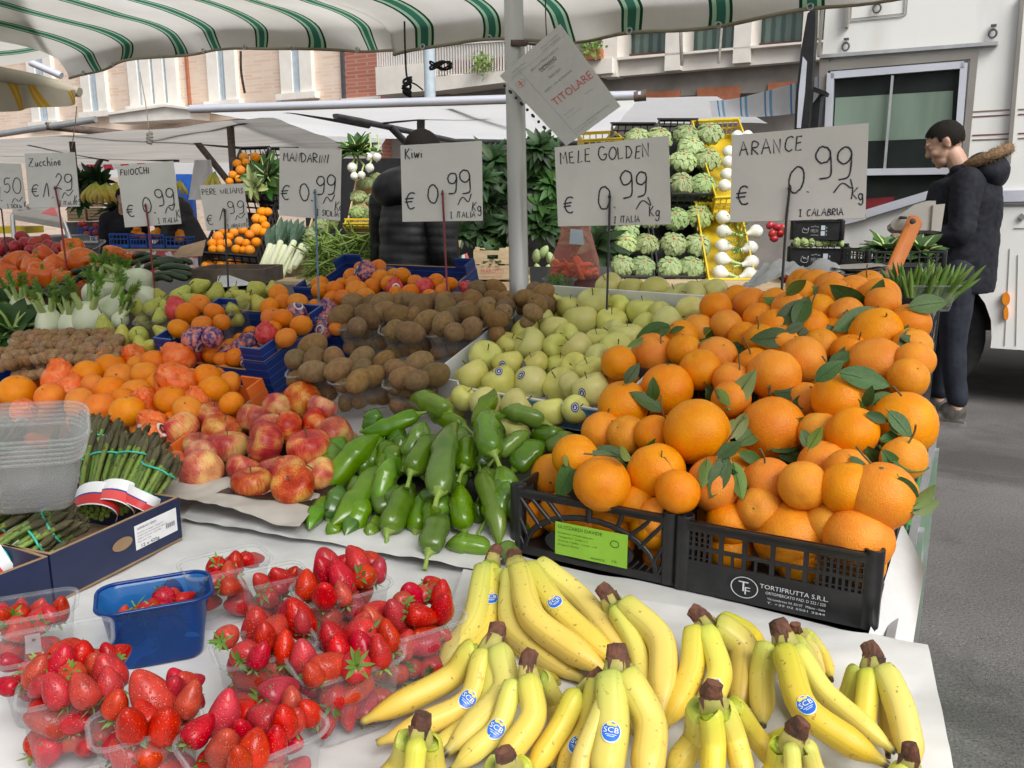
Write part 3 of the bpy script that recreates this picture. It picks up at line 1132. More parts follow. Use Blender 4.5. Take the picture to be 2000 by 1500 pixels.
sm=s_of(790,110)
sL=s_of(128,155)

def z_left(s_):
    k=(s_-sL)/(sm-sL)
    return 1.862+.05*math.sin(k*math.pi*1.15)-.02*k

def z_right(s_):
    k=(s_-sm)
    return 1.808+.018*math.sin(k*5)

awn1,fnL=awning('striped_awning','green and white striped awning, left section reaching from the corner to the hanging rope',sL,sm-.015,z_left)
awn2,fnR=awning('striped_awning','green and white striped awning, right section running behind the metal pole',sm-.03,s_of(2050,0)+.6,z_right,sag=.02)
# neighbour sheets at the upper left corner
c=[P(-120,118,4.6),P(96,108,4.5),P(40,-40,3.2),P(-120,-40,3.2)]
g=MB()
g.grid(lambda a,b: (c[0]*(1-a)+c[1]*a)*(1-b)+(c[3]*(1-a)+c[2]*a)*b-ZV*.04*math.sin(a*3)*(1-b),12,12,0,lambda a,b: (.17+b*1.05+a*.04,a))
t=thing('striped_awning','corner of another green striped awning at the upper left edge','awning',c[0])
g.build('canvas',m['awning_stripes'],t,Matrix.Translation(-c[0]))
g=MB(); g.tube([P(22,-20,3.3),P(85,78,3.9),P(108,92,4.1)],.012,6)
tag(g.build('awning_arm',m['rust_metal']),'thin awning arm sloping down between the two green striped awnings at upper left','awning arm')
t=thing('yellow_awning','yellow and white striped awning under a dirty rolled canvas, left edge','awning',P(0,200,4.6))
It=Matrix.Translation(-P(0,200,4.6))
c=[P(-100,228,4.4),P(150,204,4.4),P(150,176,4.45),P(-100,150,4.45)]
g=MB()
g.grid(lambda a,b: (c[0]*(1-a)+c[1]*a)*(1-b)+(c[3]*(1-a)+c[2]*a)*b+V*.03*math.sin(a*16),30,6,0,lambda a,b: (a*.72+b*.06,b))
g.build('canvas',m['yellow_stripes'],t,It)
g=MB()
g.tube([P(-100,140,4.5),P(0,146,4.5),P(70,160,4.5),P(120,172,4.5),P(156,180,4.5)],[.05,.052,.05,.045,.03],14,fl=.8,prof=lambda i,k: 1+.08*math.sin(k*2.1+i))
g.build('rolled_canvas',m['canvas_dirty'],t,It)
g=MB(); g.tube([P(60,122,4.8),P(120,148,4.8)],.02,8)
g.build('bar',m['truck_frame'],t,It)

# ------------------------------------------------------------------ metal pole with a clamp and the permit sheet
PT=2.32
pb=P(1015,618,PT)
px_=Vector((pb.x,pb.y,0))
topd=P(1003,0,PT)
lean=(topd-pb); lean=lean/lean.z
pole=thing('metal_pole','round grey metal pole standing between the kiwis and the golden apples','pole',px_)
g=MB(); g.tube([pb-lean*pb.z,pb+lean*(2.35-pb.z)],.0265,24)
g.build('tube',m['metal_pole'],pole,Matrix.Translation(-px_))
g=MB(); g.tube([P(998,84,PT-.03),P(1028,84,PT-.035),P(1030,85,PT-.035)],[.0085,.009,.009],10)
g.tube([P(1030,85,PT-.035),P(1046,87,PT-.035),P(1070,87,PT-.035)],[.006,.008,.010],8,fl=.5)
g.build('clamp',m['rust_metal'],pole,Matrix.Translation(-px_))
g=MB()
rp=catmull([P(790,42,2.9),P(791,90,2.9),P(793,135,2.9),P(795,152,2.9)],5)
g.tube(rp,.0035,6)
kn=[P(795+9*math.sin(k*1.9) ,152+k*2.4+5*math.cos(k*2.3),2.9+.012*math.sin(k)) for k in range(15)]
g.tube(catmull(kn,4),.0045,6)
g.tube(catmull([P(799,160,2.9),P(812,165,2.9),P(826,176,2.9)],4),.003,6)
tag(g.build('knotted_rope',m['rope_black']),'black cord with a big knot hanging from the awning seam','rope')
g=MB()
g.tube(catmull([P(860+22*math.sin(k*1.3),128+9*math.cos(k*1.9) ,3.0+.01*math.sin(k*2)) for k in range(14)],4),.0035,6)
tag(g.build('knotted_rope',m['rope_black']),'small tangle of black cord under the awning hem, left of the pole','rope')
for (a,b,c,w,mt,lab) in [((1332,20),(1330,70),(1332,128),.011,'strap_grey','grey strap hanging from the awning in front of the left curtained window'),
                              ((1412,8),(1408,70),(1404,124),.009,'strap_grey','grey strap hanging from the awning in front of the middle curtained window'),
                              ((470,100),(471,140),(478,182),.008,'rust_metal','thin dark strap hanging before the shuttered windows'),
                              ((1065,-10),(1066,40),(1068,80),.004,'rust_metal','thin chain hanging just right of the metal pole')]:
    g=MB(); g.tube(catmull([P(*a,2.75),P(*b,2.75),P(*c,2.75)],6),w/2,6,fl=.3,up=(0,1,0))
    tag(g.build('hanging_strap',m[mt]),lab,'strap')
for (a,b,c,lab) in [((273,140),(284,200),(292,262),'thin cord with a metal hook hanging left of the fennel price sign'),((150,208),(146,250),(140,290),'thin cord hanging from the yellow awning corner')]:
    g=MB(); g.tube([P(*a,4.2),P(*b,4.2),P(*c,4.2)],.0025,5)
    if a[0]==273:
        g.tube(catmull([P(292+5*math.sin(k*2),258+k*2.2,4.2) for k in range(11)],3),.008,6)
    tag(g.build('thin_string',m['strap_grey']),lab,'string')
# ------------------------------------------------------------------ the market table: flat front, sloping board behind
table=thing('market_table','long market table covered in white cloth, carrying all the fruit','table',UV(-.6,0))
IB=Matrix.Translation(-UV(-.6,0))
FZ=.645                       # flat front top
g=MB()
g.par(UV(-4.2,-1.1,FZ-.03),U*4.22,V*1.1,ZV*.022)
g.build('tabletop',m['wood_slat'],table,IB)
g=MB()
L0=UV(-5.6,0,TZ-.06)
g.par(L0,U*5.6,(V+ZV*SL)*1.03,ZV*.03)
g.build('display_board',m['dark_tray'],table,IB)
g=MB()
g.par(UV(.012,-.40,.60),V*1.75,U*.012,ZV*.05)
g.par(UV(.012,-.40,.30),V*1.75,U*.012,ZV*.03)
for v_ in (-.12,.55,1.2):
    g.par(UV(.004,v_,0),U*.03,V*.03,ZV*.62)
g.build('side_frame',m['alu'],table,IB)
g=MB()
g.par(UV(-.006,-.2,.1),V*1.4,U*.003,ZV*.52)
g.build('side_skirt',m['green_metal'],table,IB)
for (u_,v_) in [(-.06,-.9),(-4.1,-.9),(-2.0,-.9)]:
    g=MB(); g.par(UV(u_,v_,0),U*.04,V*.04,ZV*.61)
    g.build('leg',m['alu'],table,IB)

def cloth(name,label,quad,mat,wr=.006,n=60,cat='cloth',hang=None,z=None,freq=9):
    g=MB()
    def fn(a,b):
        p=(quad[0]*(1-a)+quad[1]*a)*(1-b)+(quad[3]*(1-a)+quad[2]*a)*b
        w=noise.noise(p*freq)*.6+abs(noise.noise(p*freq*.55+Vector((3,1,2))))*.9
        w+=.35*noise.noise(p*freq*3.1)
        p=p+ZV*(wr*w)
        return p
    g.grid(fn,n,n)
    return tag(g.build(name,m[mat]),label,cat)

zt=FZ+.004
cloth('table_cloth','white cloth under the strawberry punnets',[UV(-4.1,-1.1,zt),UV(-.0,-1.1,zt),UV(-.0,.0,zt),UV(-4.1,.0,zt)],'paper_white',.010,170,freq=7)
q=[Z(700,1700,zt+.012),Z(1895,1660,zt+.012),Z(1812,1262,zt+.014),Z(905,1118,zt+.020)]
cloth('wrapping_paper','crumpled greyish white paper sheet under the bananas',q,'paper_grey' if 0 else 'paper_white',.008,110,'paper',freq=8)
q=[UV(-.02,-.03,zt+.01),UV(.035,-.05,zt-.01),UV(.06,.75,zt-.02),UV(-.02,.8,zt+.01)]
cloth('paper_flap','white paper hanging out beside the right front orange crate',[UV(-.01,-.06,.655),UV(.045,-.02,.56),UV(.05,.16,.70),UV(.005,.30,.72)],'paper_white',.004,24,'paper')
# board lining
def bq(pts,h): return [B(x,y,h) for x,y in pts]
cloth('table_cloth','white cloth showing between the kiwi punnets and the red apples',bq([(560,1010),(1060,1010),(1060,640),(560,700)],-.02),'paper_white',.006,50)
q=[Z(352,1012,.665),Z(960,1118,.665),B(1040,1010,.02),B(420,930,.01)]
cloth('table_cloth','white cloth under the green peppers, with a folded front edge',q,'paper_white',.010,70)
q=[Z(325,968,.70),Z(585,1032,.69),B(690,900,.035),B(360,840,.035)]
cloth('wrapping_paper','grey brown paper under the red apples',q,'paper_grey',.014,50,'paper')
g=MB()
g.grid(lambda a,b: (lambda p: p+ZV*.012*noise.noise(p*12))((Z(405,960,.706)*(1-a)+Z(640,995,.70)*a)*(1-b)+(B(350,860,.05)*(1-a)+B(690,850,.05)*a)*b),20,10)
tag(g.build('packing_tray',m['dark_tray']),'thin black packing tray holding the red apples','tray')

# ------------------------------------------------------------------ crates, boxes, punnets
def bar_wall(g,o,a,up,th,n,top=.14,bot=.2,mid=None,slat=.16,mi=0):
    """lattice wall: a = along, up = height vector, th = thickness vector"""
    L=a.length
    g.par(o+up*(1-top),a,th,up*top,mi)
    g.par(o,a,th,up*bot,mi)
    if mid:
        g.par(o+up*mid+th*.15,a,th*.7,up*.07,mi)
    for i in range(n+1):
        w=slat/n
        x=min(max(i/n-w/2,0),1-w)
        g.par(o+a*x+th*.1+up*bot,a*w,th*.8,up*(1-top-bot),mi)

def fruit_crate(name,label,M,w,d,h,mat,cat='crate',group=None,nx=8,ny=8,posts=True,front=None,dup=None):
    """crate standing on the xy plane of M, front side at y = 0, x from 0 to w"""
    t=thing(name,label,cat,M,group)
    X,Y,Zz=Vector((1,0,0)),Vector((0,1,0)),Vector((0,0,1))
    th=.006
    g=MB()
    g.par((0,0,0),X*w,Y*d,Zz*.006)
    bar_wall(g,Vector((.006,d-th,.0061)),X*(w-.012),Zz*(h-.0061),Y*th,nx,mid=.55)
    bar_wall(g,Vector((0,.006,.0061)),Y*(d-.012),Zz*(h-.0061),X*th,ny,mid=.55)
    bar_wall(g,Vector((w-th,.006,.0061)),Y*(d-.012),Zz*(h-.0061),X*th,ny,mid=.55)
    if front is None:
        bar_wall(g,Vector((.006,0,.0061)),X*(w-.012),Zz*(h-.0061),Y*th,nx,mid=.55)
    else:
        front(g,w,h,th)
    if posts:
        for x in (.011,w-.011):
            for y in (.011,d-.011):
                g.lathe([(.013,.0),(.0145,.002),(.0145,h+.004),(.0145,h+.0045),(.0105,h+.0045),(.0105,h-.02),(0,h-.02)],14,0,M=Matrix.Translation((x,y,0)))
    # outward lip
    g.par((.02,-.006,h-.004),X*(w-.04),Y*.0075,Zz*.004)
    g.build('crate_body',m[mat],t)
    return t

def f_arch(g,w,h,th):
    X,Zz,Y=Vector((1,0,0)),Vector((0,0,1)),Vector((0,1,0))
    g.par((.006,0,h*.88),X*(w-.012),Y*th,Zz*h*.12)
    g.par((.006,0,.0061),X*(w-.012),Y*th,Zz*h*.07)
    # arch, plate with label, struts
    def arc(r0,r1,z0,k):
        pts=[Vector((w/2+r0*math.cos(a),th*.5,z0+r1*math.sin(a))) for a in [math.pi*i/20 for i in range(21)]]
        g.tube(pts,k,6,fl=.6,up=(0,1,0))
    arc(w*.40,h*.62,.012,.0055)
    pts=[Vector((w/2+w*.27*math.cos(a),0,h*.30+h*.24*math.sin(a))) for a in [2*math.pi*i/28 for i in range(28)]]
    n=len(pts)
    g.add(pts+[p+Y*th for p in pts],[tuple(range(n)),tuple(reversed(range(n,2*n)))]+[(i,n+i,n+(i+1) % n,(i+1) % n) for i in range(n)],0,False)
    for (x0,z0,x1,z1,r) in [(.5,.68,.5,.90,.006),(.20,.45,.06,.88,.004),(.27,.56,.14,.88,.004),(.34,.62,.24,.9,.004),(.80,.45,.94,.88,.004),(.73,.56,.86,.88,.004),(.66,.62,.70,.9,.004),
                                (.12,.25,.03,.7,.004),(.88,.25,.97,.7,.004),(.10,.08,.03,.4,.004),(.9,.08,.97,.4,.004)]:
        g.tube([(w*x0,th*.5,h*z0),(w*x1,th*.5,h*z1)],r,6)
    for i in range(6):
        g.tube([(w*(.70+.045*i),th*.5,.01),(w*(.76+.04*i),th*.5,h*.25)],.002,5)

def f_grid(g,w,h,th):
    X,Zz,Y=Vector((1,0,0)),Vector((0,0,1)),Vector((0,1,0))
    g.par((.006,0,.0061),X*(w-.012),Y*th,Zz*(h*.40))
    g.par((.006,-.001,h*.86),X*(w-.012),Y*th,Zz*h*.14)
    g.par((.006,.001,h*.60),X*(w-.012),Y*(th-.002),Zz*h*.055)
    for i,x in enumerate([.035,.095,.125,.155,.185,.24,.30,.36,.42,.50,.58,.66,.72,.75,.78,.81,.84,.87,.90,.93,.965]):
        wd=.012 if i in (0,5,7,9,10,11,20) else .007
        z1=.86 if (i<=4 or i>=11 or i in (5,7,9)) else .60
        g.par((w*x-wd*w/.6/2*1.2,.0005,h*.40),X*(wd*w/.6*1.2),Y*(th-.001),Zz*h*(z1-.40))
    for z in (.49,.70,.78):
        g.par((w*.03,.0012,h*z),X*w*.16,Y*(th-.003),Zz*h*.018)
        g.par((w*.70,.0012,h*z),X*w*.27,Y*(th-.003),Zz*h*.018)

def quadmap(c,off=0.0015):
    """bilinear map from the unit square (0,0 = lower left) to four corners ll, lr, ur, ul"""
    n=(c[1]-c[0]).cross(c[3]-c[0]).normalized()
    if n.dot(CAM-c[0])<0: n=-n
    return lambda x,y,o=0: (c[0]*(1-x)+c[1]*x)*(1-y)+(c[3]*(1-x)+c[2]*x)*y+n*(off+o)

def printed(body,size=1.0):
    """outline of printed words as verts and faces (built-in font)"""
    cu=bpy.data.curves.new('print','FONT')
    cu.body=body; cu.size=size; cu.resolution_u=2
    o=bpy.data.objects.new('print',cu)
    COL.objects.link(o)
    dg=bpy.context.evaluated_depsgraph_get()
    me=bpy.data.meshes.new_from_object(o.evaluated_get(dg))
    vs=[v.co.copy() for v in me.vertices]
    fs=[tuple(p.vertices) for p in me.polygons]
    bpy.data.objects.remove(o); bpy.data.curves.remove(cu); bpy.data.meshes.remove(me)
    if vs:
        x0=min(v.x for v in vs); x1=max(v.x for v in vs)
        vs=[Vector((v.x-x0,v.y,0)) for v in vs]
        return vs,fs,x1-x0
    return vs,fs,0

def put_print(g,body,fx,x,y,w,h,mi=0,o=0,rot=0,bold=0):
    """text fitted into a w by h field at x, y of a quadmap"""
    vs,fs,L=printed(body)
    if not vs: return
    c,s_=math.cos(rot),math.sin(rot)
    out=[]
    for v in vs:
        a,b=v.x/L*w,v.y/.70*h
        a,b=a*c-b*s_,a*s_+b*c
        out.append(fx(x+a,y+b,o))
    g.add(out,fs,mi,False)

# front and back rows of black orange crates
CW_,CD_=.30,.40
CR=[]
spec=[(-.605,.0,FZ+.012,.118,f_arch,'black plastic crate of oranges with the green label, front left of the orange stack',0),
        (-.302,-.004,FZ+.012,.118,f_grid,'black plastic crate of oranges with white lettering, nearest the table corner',0),
        (-.605,.405,.792,.135,None,'black orange crate in the middle row beside the golden apples',0),
        (-.302,.402,.792,.135,None,'black orange crate in the middle row at the street edge',0),
        (-.605,.81,.885,.135,None,'black orange crate in the back row beside the golden apples',0),
        (-.302,.808,.885,.135,None,'black orange crate in the back row at the street edge',0)]
for u_,v_,z_,h_,fr_,lab,tl in spec:
    M4=frame(UV(u_,v_,z_),U,V,ZV)
    CR.append(fruit_crate('fruit_crate',lab,M4,CW_,CD_,h_,'black_plastic','crate','black crates of oranges',7,9,True,fr_))
g=MB()
for v_ in (.402,.81):
    g.par(UV(-.61,v_,FZ+.01),U*.61,V*.398,ZV*(.13 if v_<.5 else .225))
tag(g.build('crate_stand',m['dark_tray']),'dark stepped stand under the rear orange crates','stand')

def lab_quad(w,h,x0,z0,x1,z1,y=-.0025):
    return [Vector((x0*w,y,z0*h)),Vector((x1*w,y,z0*h)),Vector((x1*w,y,z1*h)),Vector((x0*w,y,z1*h))]

class LocalQ:
    pass

def localmap(c,off=.0008):
    n=(c[1]-c[0]).cross(c[3]-c[0]).normalized()
    return lambda x,y,o=0: (c[0]*(1-x)+c[1]*x)*(1-y)+(c[3]*(1-x)+c[2]*x)*y+n*(off+o)

c=lab_quad(CW_,.118,.30,.12,.74,.62)
fx=localmap(c)
g=MB()
g.add(c,[(0,1,2,3)],0,False)
put_print(g,'GUZZARDI DAVIDE',fx,.04,.82,.62,.10,1)
for i,(s_,w) in enumerate([('Prodotto ortofrutticolo',.5),('Categoria I  Calibro 3',.42),('Arance - Italia - Lotto 114',.55),('Origine Sicilia',.30)]):
    put_print(g,s_,fx,.04,.66-i*.12,w,.055,1)
put_print(g,'ARANCE',fx,.50,.07,.2,.06,1)
put_print(g,'15',fx,.8,.1,.06,.07,1)
n=20
ring=[fx(.83+.06*math.cos(k*2*math.pi/n),.66+.11*math.sin(k*2*math.pi/n),.0002) for k in range(n)]
rin2=[fx(.83+.05*math.cos(k*2*math.pi/n),.66+.09*math.sin(k*2*math.pi/n),.0002) for k in range(n)]
g.add(ring+rin2,[(i,(i+1) % n,n+(i+1) % n,n+i) for i in range(n)],1,False)
g.build('crate_label',[m['sticker_green'],m['ink_darkgreen']],CR[0])
c=lab_quad(CW_,.118,.30,.05,.80,.40,-.0012)
fx=localmap(c)
g=MB()
put_print(g,'TORTIFRUTTA S.R.L.',fx,.30,.62,.66,.17)
put_print(g,'ORTOMERCATO PAD. D 222 / 225',fx,.36,.42,.58,.11)
put_print(g,'Via Lombroso 54, 20137   Milano - Italia',fx,.38,.22,.56,.09)
put_print(g,'T. +39 02 5501 2244',fx,.38,.06,.56,.08)
put_print(g,'T',fx,.085,.35,.10,.40)
put_print(g,'F',fx,.150,.24,.055,.30)
n=32
ring=[fx(.145+.14*math.cos(k*2*math.pi/n),.5+.42*math.sin(k*2*math.pi/n)) for k in range(n)]
rin2=[fx(.145+.13*math.cos(k*2*math.pi/n),.5+.39*math.sin(k*2*math.pi/n)) for k in range(n)]
g.add(ring+rin2,[(i,(i+1) % n,n+(i+1) % n,n+i) for i in range(n)],0,False)
g.build('lettering',m['ink_white'],CR[1])

def card_box(name,label,M,w,d,h,mat,inner='brown_card',cat='cardboard box',th=.005,tabs=None,low=None,extra=None):
    """open cardboard tray, front at y=0; low = lowered middle of the front wall (x0, x1, height)"""
    t=thing(name,label,cat,M)
    g=MB()
    def wall(o,a,b,up):
        g.par(o,a,b,up)
        g.par(Vector(o)+Vector(up),a,b,Vector((0,0,.0012)),1)
    g.par((0,0,0),(w,0,0),(0,d,0),(0,0,.004),1)
    z0=.0041
    if low:
        x0,x1,hl=low
        wall((0,0,z0),(x0,0,0),(0,th,0),(0,0,h-z0))
        wall((x0,0,z0),(x1-x0,0,0),(0,th,0),(0,0,hl-z0))
        wall((x1,0,z0),(w-x1,0,0),(0,th,0),(0,0,h-z0))
    else:
        wall((0,0,z0),(w,0,0),(0,th,0),(0,0,h-z0))
    wall((0,d-th,z0),(w,0,0),(0,th,0),(0,0,h-z0))
    wall((0,th,z0),(th,0,0),(0,d-2*th,0),(0,0,h-z0))
    wall((w-th,th,z0),(th,0,0),(0,d-2*th,0),(0,0,h-z0))
    for (x,y) in ((.0,.0),(w,0),(0,d),(w,d)):
        if tabs:
            sx,sy=(1 if x==0 else -1),(1 if y==0 else -1)
            g.par((x+sx*.001,y+sy*.001,h+.0013),(sx*.07,0,0),(0,sy*th,0),(0,0,tabs))
            g.par((x+sx*.001,y+sy*(th+.001),h+.0013),(sx*th,0,0),(0,sy*.05,0),(0,0,tabs))
    g.build('box_body',[m[mat],m[inner]],t)
    if extra: extra(t)
    return t

def rrect(w,d,r,n=4):
    pts=[]
    for cx,cy,a0 in ((w/2-r,d/2-r,0),(-w/2+r,d/2-r,90),(-w/2+r,-d/2+r,180),(w/2-r,-d/2+r,270)):
        for k in range(n+1):
            a=rad(a0+90*k/n)
            pts.append((cx+r*math.cos(a),cy+r*math.sin(a)))
    return pts

PUN={}

def punnet_mesh(w,d,h,mat,ribs=True):
    k=(round(w,3),round(d,3),round(h,3),mat)
    if k in PUN: return PUN[k]
    g=MB()
    secs=[(.0,.80),(.06,.83),(.5,.91),(.9,.985),(.93,1.03),(1.0,1.045),(1.0,1.075)]
    N=10
    base=len(g.v)
    cnt=None
    for z,s_ in secs:
        pts=rrect(w*s_,d*s_,min(w,d)*.27*s_,N)
        # ribs: subdivide straight runs
        ex=[]
        for i in range(len(pts)):
            a,b=pts[i],pts[(i+1) % len(pts)]
            L=math.hypot(b[0]-a[0],b[1]-a[1])
            kk=max(1,int(round(L/.006))) if L>.02 else 1
            kk={0: kk}.get(0)
            for j in range(kk):
                ex.append((a,b,j/kk,j))
        # constant count across sections: use the count of the top section
        if cnt is None:
            ref=[]
            P2=rrect(w,d,min(w,d)*.27,N)
            for i in range(len(P2)):
                a,b=P2[i],P2[(i+1) % len(P2)]
                L=math.hypot(b[0]-a[0],b[1]-a[1])
                ref.append(max(1,int(round(L/.005))) if L>.02 else 1)
            cnt=sum(ref)
        j2=0
        for i in range(len(pts)):
            a,b=pts[i],pts[(i+1) % len(pts)]
            for j in range(ref[i]):
                f=j/ref[i]
                x,y=a[0]+(b[0]-a[0])*f,a[1]+(b[1]-a[1])*f
                q=1+(.006*math.sin(j2*math.pi*.5) if ref[i]>2 and .03<z<.92 and ribs else 0)
                g.v.append((x*q,y*q,z*h)); j2+=1
    for i in range(len(secs)-1):
        for k2 in range(cnt):
            a=base+i*cnt+k2; b=base+i*cnt+(k2+1) % cnt
            g.f.append((a,b,b+cnt,a+cnt)); g.m.append(0); g.s.append(True)
    g.f.append(tuple(reversed(range(base,base+cnt)))); g.m.append(0); g.s.append(False)
    # rounded rim bead
    top=[Vector(g.v[base+(len(secs)-1)*cnt+k2]) for k2 in range(cnt)]
    g.tube(top+[top[0]],.0028,6,0,cap=False,up=(0,0,1))
    PUN[k]=g.mesh('punnet',m[mat])
    return PUN[k]

def punnet(label,M,w,d,h,mat='clear_punnet',group=None,name='plastic_punnet'):
    o=put(name,punnet_mesh(w,d,h,mat),None,M)
    return tag(o,label,'punnet',group)
# ------------------------------------------------------------------ fruit meshes, unit radius
def sphere_mesh(name,mat,fn,n=28,rows_=18,parts=None):
    g=MB()
    prof=[(math.sin(math.pi*i/rows_),math.cos(math.pi*i/rows_)) for i in range(rows_+1)]
    prof[0]=(0,1); prof[-1]=(0,-1)
    g.lathe(prof,n,0,fn)
    if parts: parts(g)
    return g.mesh(name,[m[x] for x in (mat if isinstance(mat,tuple) else (mat,))])

def mk_orange(seed,mat='orange_skin',flat_=.96,nip=0):
    def fn(v):
        p=v.copy()
        k=1+.035*noise.noise(p*1.1+Vector((seed,0,0)))+.012*noise.noise(p*3+Vector((0,seed,0)))
        r=math.hypot(p.x,p.y)
        if p.z>.8: k-=.10*max(0,1-r/.42)**1.5
        if p.z<-.8: k-=.05*max(0,1-r/.30)
        if nip and p.z>.7: k+=nip*max(0,1-r/.35)**2
        p=p*k
        p.z *= flat_
        return p
    def cal(g):
        z0=flat_*.905+(nip*.9)
        g.add([Vector((0,0,z0+.03))]+[Vector(((.09 if k % 2 else .055)*math.cos(k*math.pi/6),(.09 if k % 2 else .055)*math.sin(k*math.pi/6),z0)) for k in range(12)],[(0,1+k,1+(k+1) % 12) for k in range(12)],1,False)
    return sphere_mesh('orange',(mat,'twig'),fn,parts=cal)

def mk_apple(seed,mat,tall=1.0):
    prof=[]
    for i in range(23):
        a=math.pi*i/22
        r=math.sin(a)**.92*(1.0+.07*math.cos(a))
        z=math.cos(a)*.88
        r_=r
        if a<1.0: z-=.36*(1-a/1.0)**1.6
        if a>2.35: z+=.22*((a-2.35)/.79)**1.6
        prof.append((0 if i in (0,22) else r_,z*tall))
    g=MB()
    def fn(v):
        a=math.atan2(v.y,v.x)
        k=1+.03*math.cos(5*a+seed)*(.4-v.z)*.6+.03*noise.noise(v+Vector((seed,2,0)))
        return Vector((v.x*k,v.y*k,v.z+.03*v.x*math.sin(seed)))
    g.lathe(prof,30,0,fn)
    g.tube([(0,0,prof[0][1]-.05),(.02,0,prof[0][1]+.2),(.07,.02,prof[0][1]+.42)],[.03,.03,.045],6,1)
    g.add([Vector((.08*math.cos(k),.08*math.sin(k),prof[-1][1]-.01+(.03 if k % 2 else 0))) for k in range(6)],[tuple(range(6))],1,False)
    return g.mesh('apple',[m[mat],m['twig']])

def mk_pear(seed):
    prof=[(0,1.36),(.14,1.35),(.30,1.27),(.43,1.08),(.54,.85),(.70,.55),(.86,.25),(.97,0),(1.0,-.25),(.93,-.55),(.72,-.80),(.42,-.93),(.15,-.92),(0,-.88)]
    g=MB()
    q=catmull([Vector((r,0,z)) for r,z in prof],2)
    q=[(max(0,v.x),v.z) for v in q]
    q[0]=(0,q[0][1]); q[-1]=(0,q[-1][1])
    g.lathe(q,22,0,lambda v: Vector((v.x+.10*(v.z+.3)*math.sin(seed),v.y+.05*noise.noise(v+Vector((seed,0,0))),v.z)))
    g.tube([(.10*1.7*math.sin(seed),0,1.45),(.12*1.9*math.sin(seed),.03,1.75),(.2*2*math.sin(seed),.1,2.0)],[.06,.05,.07],6,1)
    return g.mesh('pear',[m['pear_skin'],m['twig']])

def mk_kiwi(seed):
    def fn(v):
        k=1+.05*noise.noise(v*1.4+Vector((seed,0,0)))
        return Vector((v.x*k,v.y*k*.93,v.z*1.32*k))
    def nub(g):
        g.lathe([(0,1.42),(.08,1.41),(.12,1.34),(.15,1.27)],8,1)
        g.lathe([(.10,-1.26),(.06,-1.34),(0,-1.35)],8,1)
    return sphere_mesh('kiwi',('kiwi_skin','twig'),fn,20,14,nub)

def mk_walnut(seed):
    def fn(v):
        a=abs(v.x)
        k=1+.05*noise.noise(v*2.5+Vector((seed,0,0)))+.05*max(0,1-a/.12)
        return Vector((v.x*.92*k,v.y*k,v.z*1.18*k+(.08 if v.z>.95 else 0)))
    return sphere_mesh('walnut','walnut_shell',fn,18,12)

def mk_straw(seed):
    prof=[(0,.96),(.26,1.0),(.52,.94),(.74,.74),(.85,.42),(.84,.05),(.75,-.36),(.58,-.78),(.37,-1.10),(.18,-1.28),(0,-1.34)]
    q=catmull([Vector((r,0,z)) for r,z in prof],2)
    q=[(max(0,v.x),v.z) for v in q]; q[0]=(0,q[0][1]); q[-1]=(0,q[-1][1])
    rr=random.Random(seed)
    sx,fl,st=rr.uniform(-.12,.12),rr.uniform(.86,1.0),rr.uniform(.9,1.15)
    def fn(v):
        k=1+.09*noise.noise(v*1.2+Vector((seed*3.1,0,0)))
        return Vector((v.x*k+sx*(v.z-.2)**2*.5,v.y*k*fl,v.z*st))
    g=MB()
    g.lathe(q,22,0,fn)
    return g.mesh('strawberry',m['strawberry_skin'])

def leaf_geo(g,L,W,bend=.3,fold=.25,M=None,mi=0,n=6,wav=0,tip=1.0,sx=4):
    """blade along +x from the origin, upper side +z"""
    vs=[]
    for i in range(n+1):
        t=i/n
        w=W*(math.sin(math.pi*min(1,t*.96+.04))**.75)*(1-.25*t)*(1 if t<1 else .02)
        x=L*t; z=-bend*L*t*t
        for k in range(sx+1):
            y=(k/sx-.5)*2
            vs.append(Vector((x,y*w*.5,z+fold*abs(y)*w*.5+wav*L*math.sin(t*14+k*1.7)*abs(y))))
    if M is not None: vs=[M @ v for v in vs]
    fs=[]
    for i in range(n):
        for k in range(sx):
            a=i*(sx+1)+k
            fs.append((a,a+sx+1,a+sx+2,a+1))
    g.add(vs,fs,mi,True)

def mk_calyx(seed):
    rr=random.Random(seed)
    g=MB()
    for k in range(9):
        a=k*2*math.pi/9+rr.uniform(-.2,.2)
        M4=Matrix.Rotation(a,4,'Z') @ Matrix.Translation((.05,0,.95)) @ Matrix.Rotation(rr.uniform(-.75,.30),4,'Y')
        leaf_geo(g,rr.uniform(.65,1.0),rr.uniform(.24,.34),rr.uniform(-.25,.5),.3,M4,0,4,sx=2)
    g.tube([(0,0,.98),(.05,.02,1.2),(.15,.03,1.42)],[.07,.05,.06],6)
    return g.mesh('calyx',m['calyx_leaf'])

ORG=[mk_orange(i*3.7,nip=[0,.05,0,.10][i]) for i in range(4)]
MND=[mk_orange(i*2.9+1,'mandarin_skin',[.90,.84,.88][i],[0,.05,.0][i]) for i in range(3)]
FUJ=[mk_apple(i*2.3,'red_apple_skin') for i in range(3)]
GLD=[mk_apple(i*1.9+.7,'golden_apple_skin',1.06) for i in range(3)]
PEA=[mk_pear(i*1.3+.4) for i in range(3)]
KIW=[mk_kiwi(i*2.2) for i in range(3)]
WAL=[mk_walnut(i*2.2) for i in range(3)]
STR=[mk_straw(i+1) for i in range(6)]
CAL=[mk_calyx(i) for i in range(3)]

def mk_leaf(seed):
    rr=random.Random(seed)
    g=MB()
    leaf_geo(g,1,rr.uniform(.46,.58),rr.uniform(-.1,.35),rr.uniform(.1,.35),None,0,8,rr.uniform(0,.015))
    g.tube([(-.12,0,.01),(.4,0,-.02*1),(.98,0,-.2)],[.012,.010,.002],5)
    return g.mesh('leaf',m['orange_leaf'])

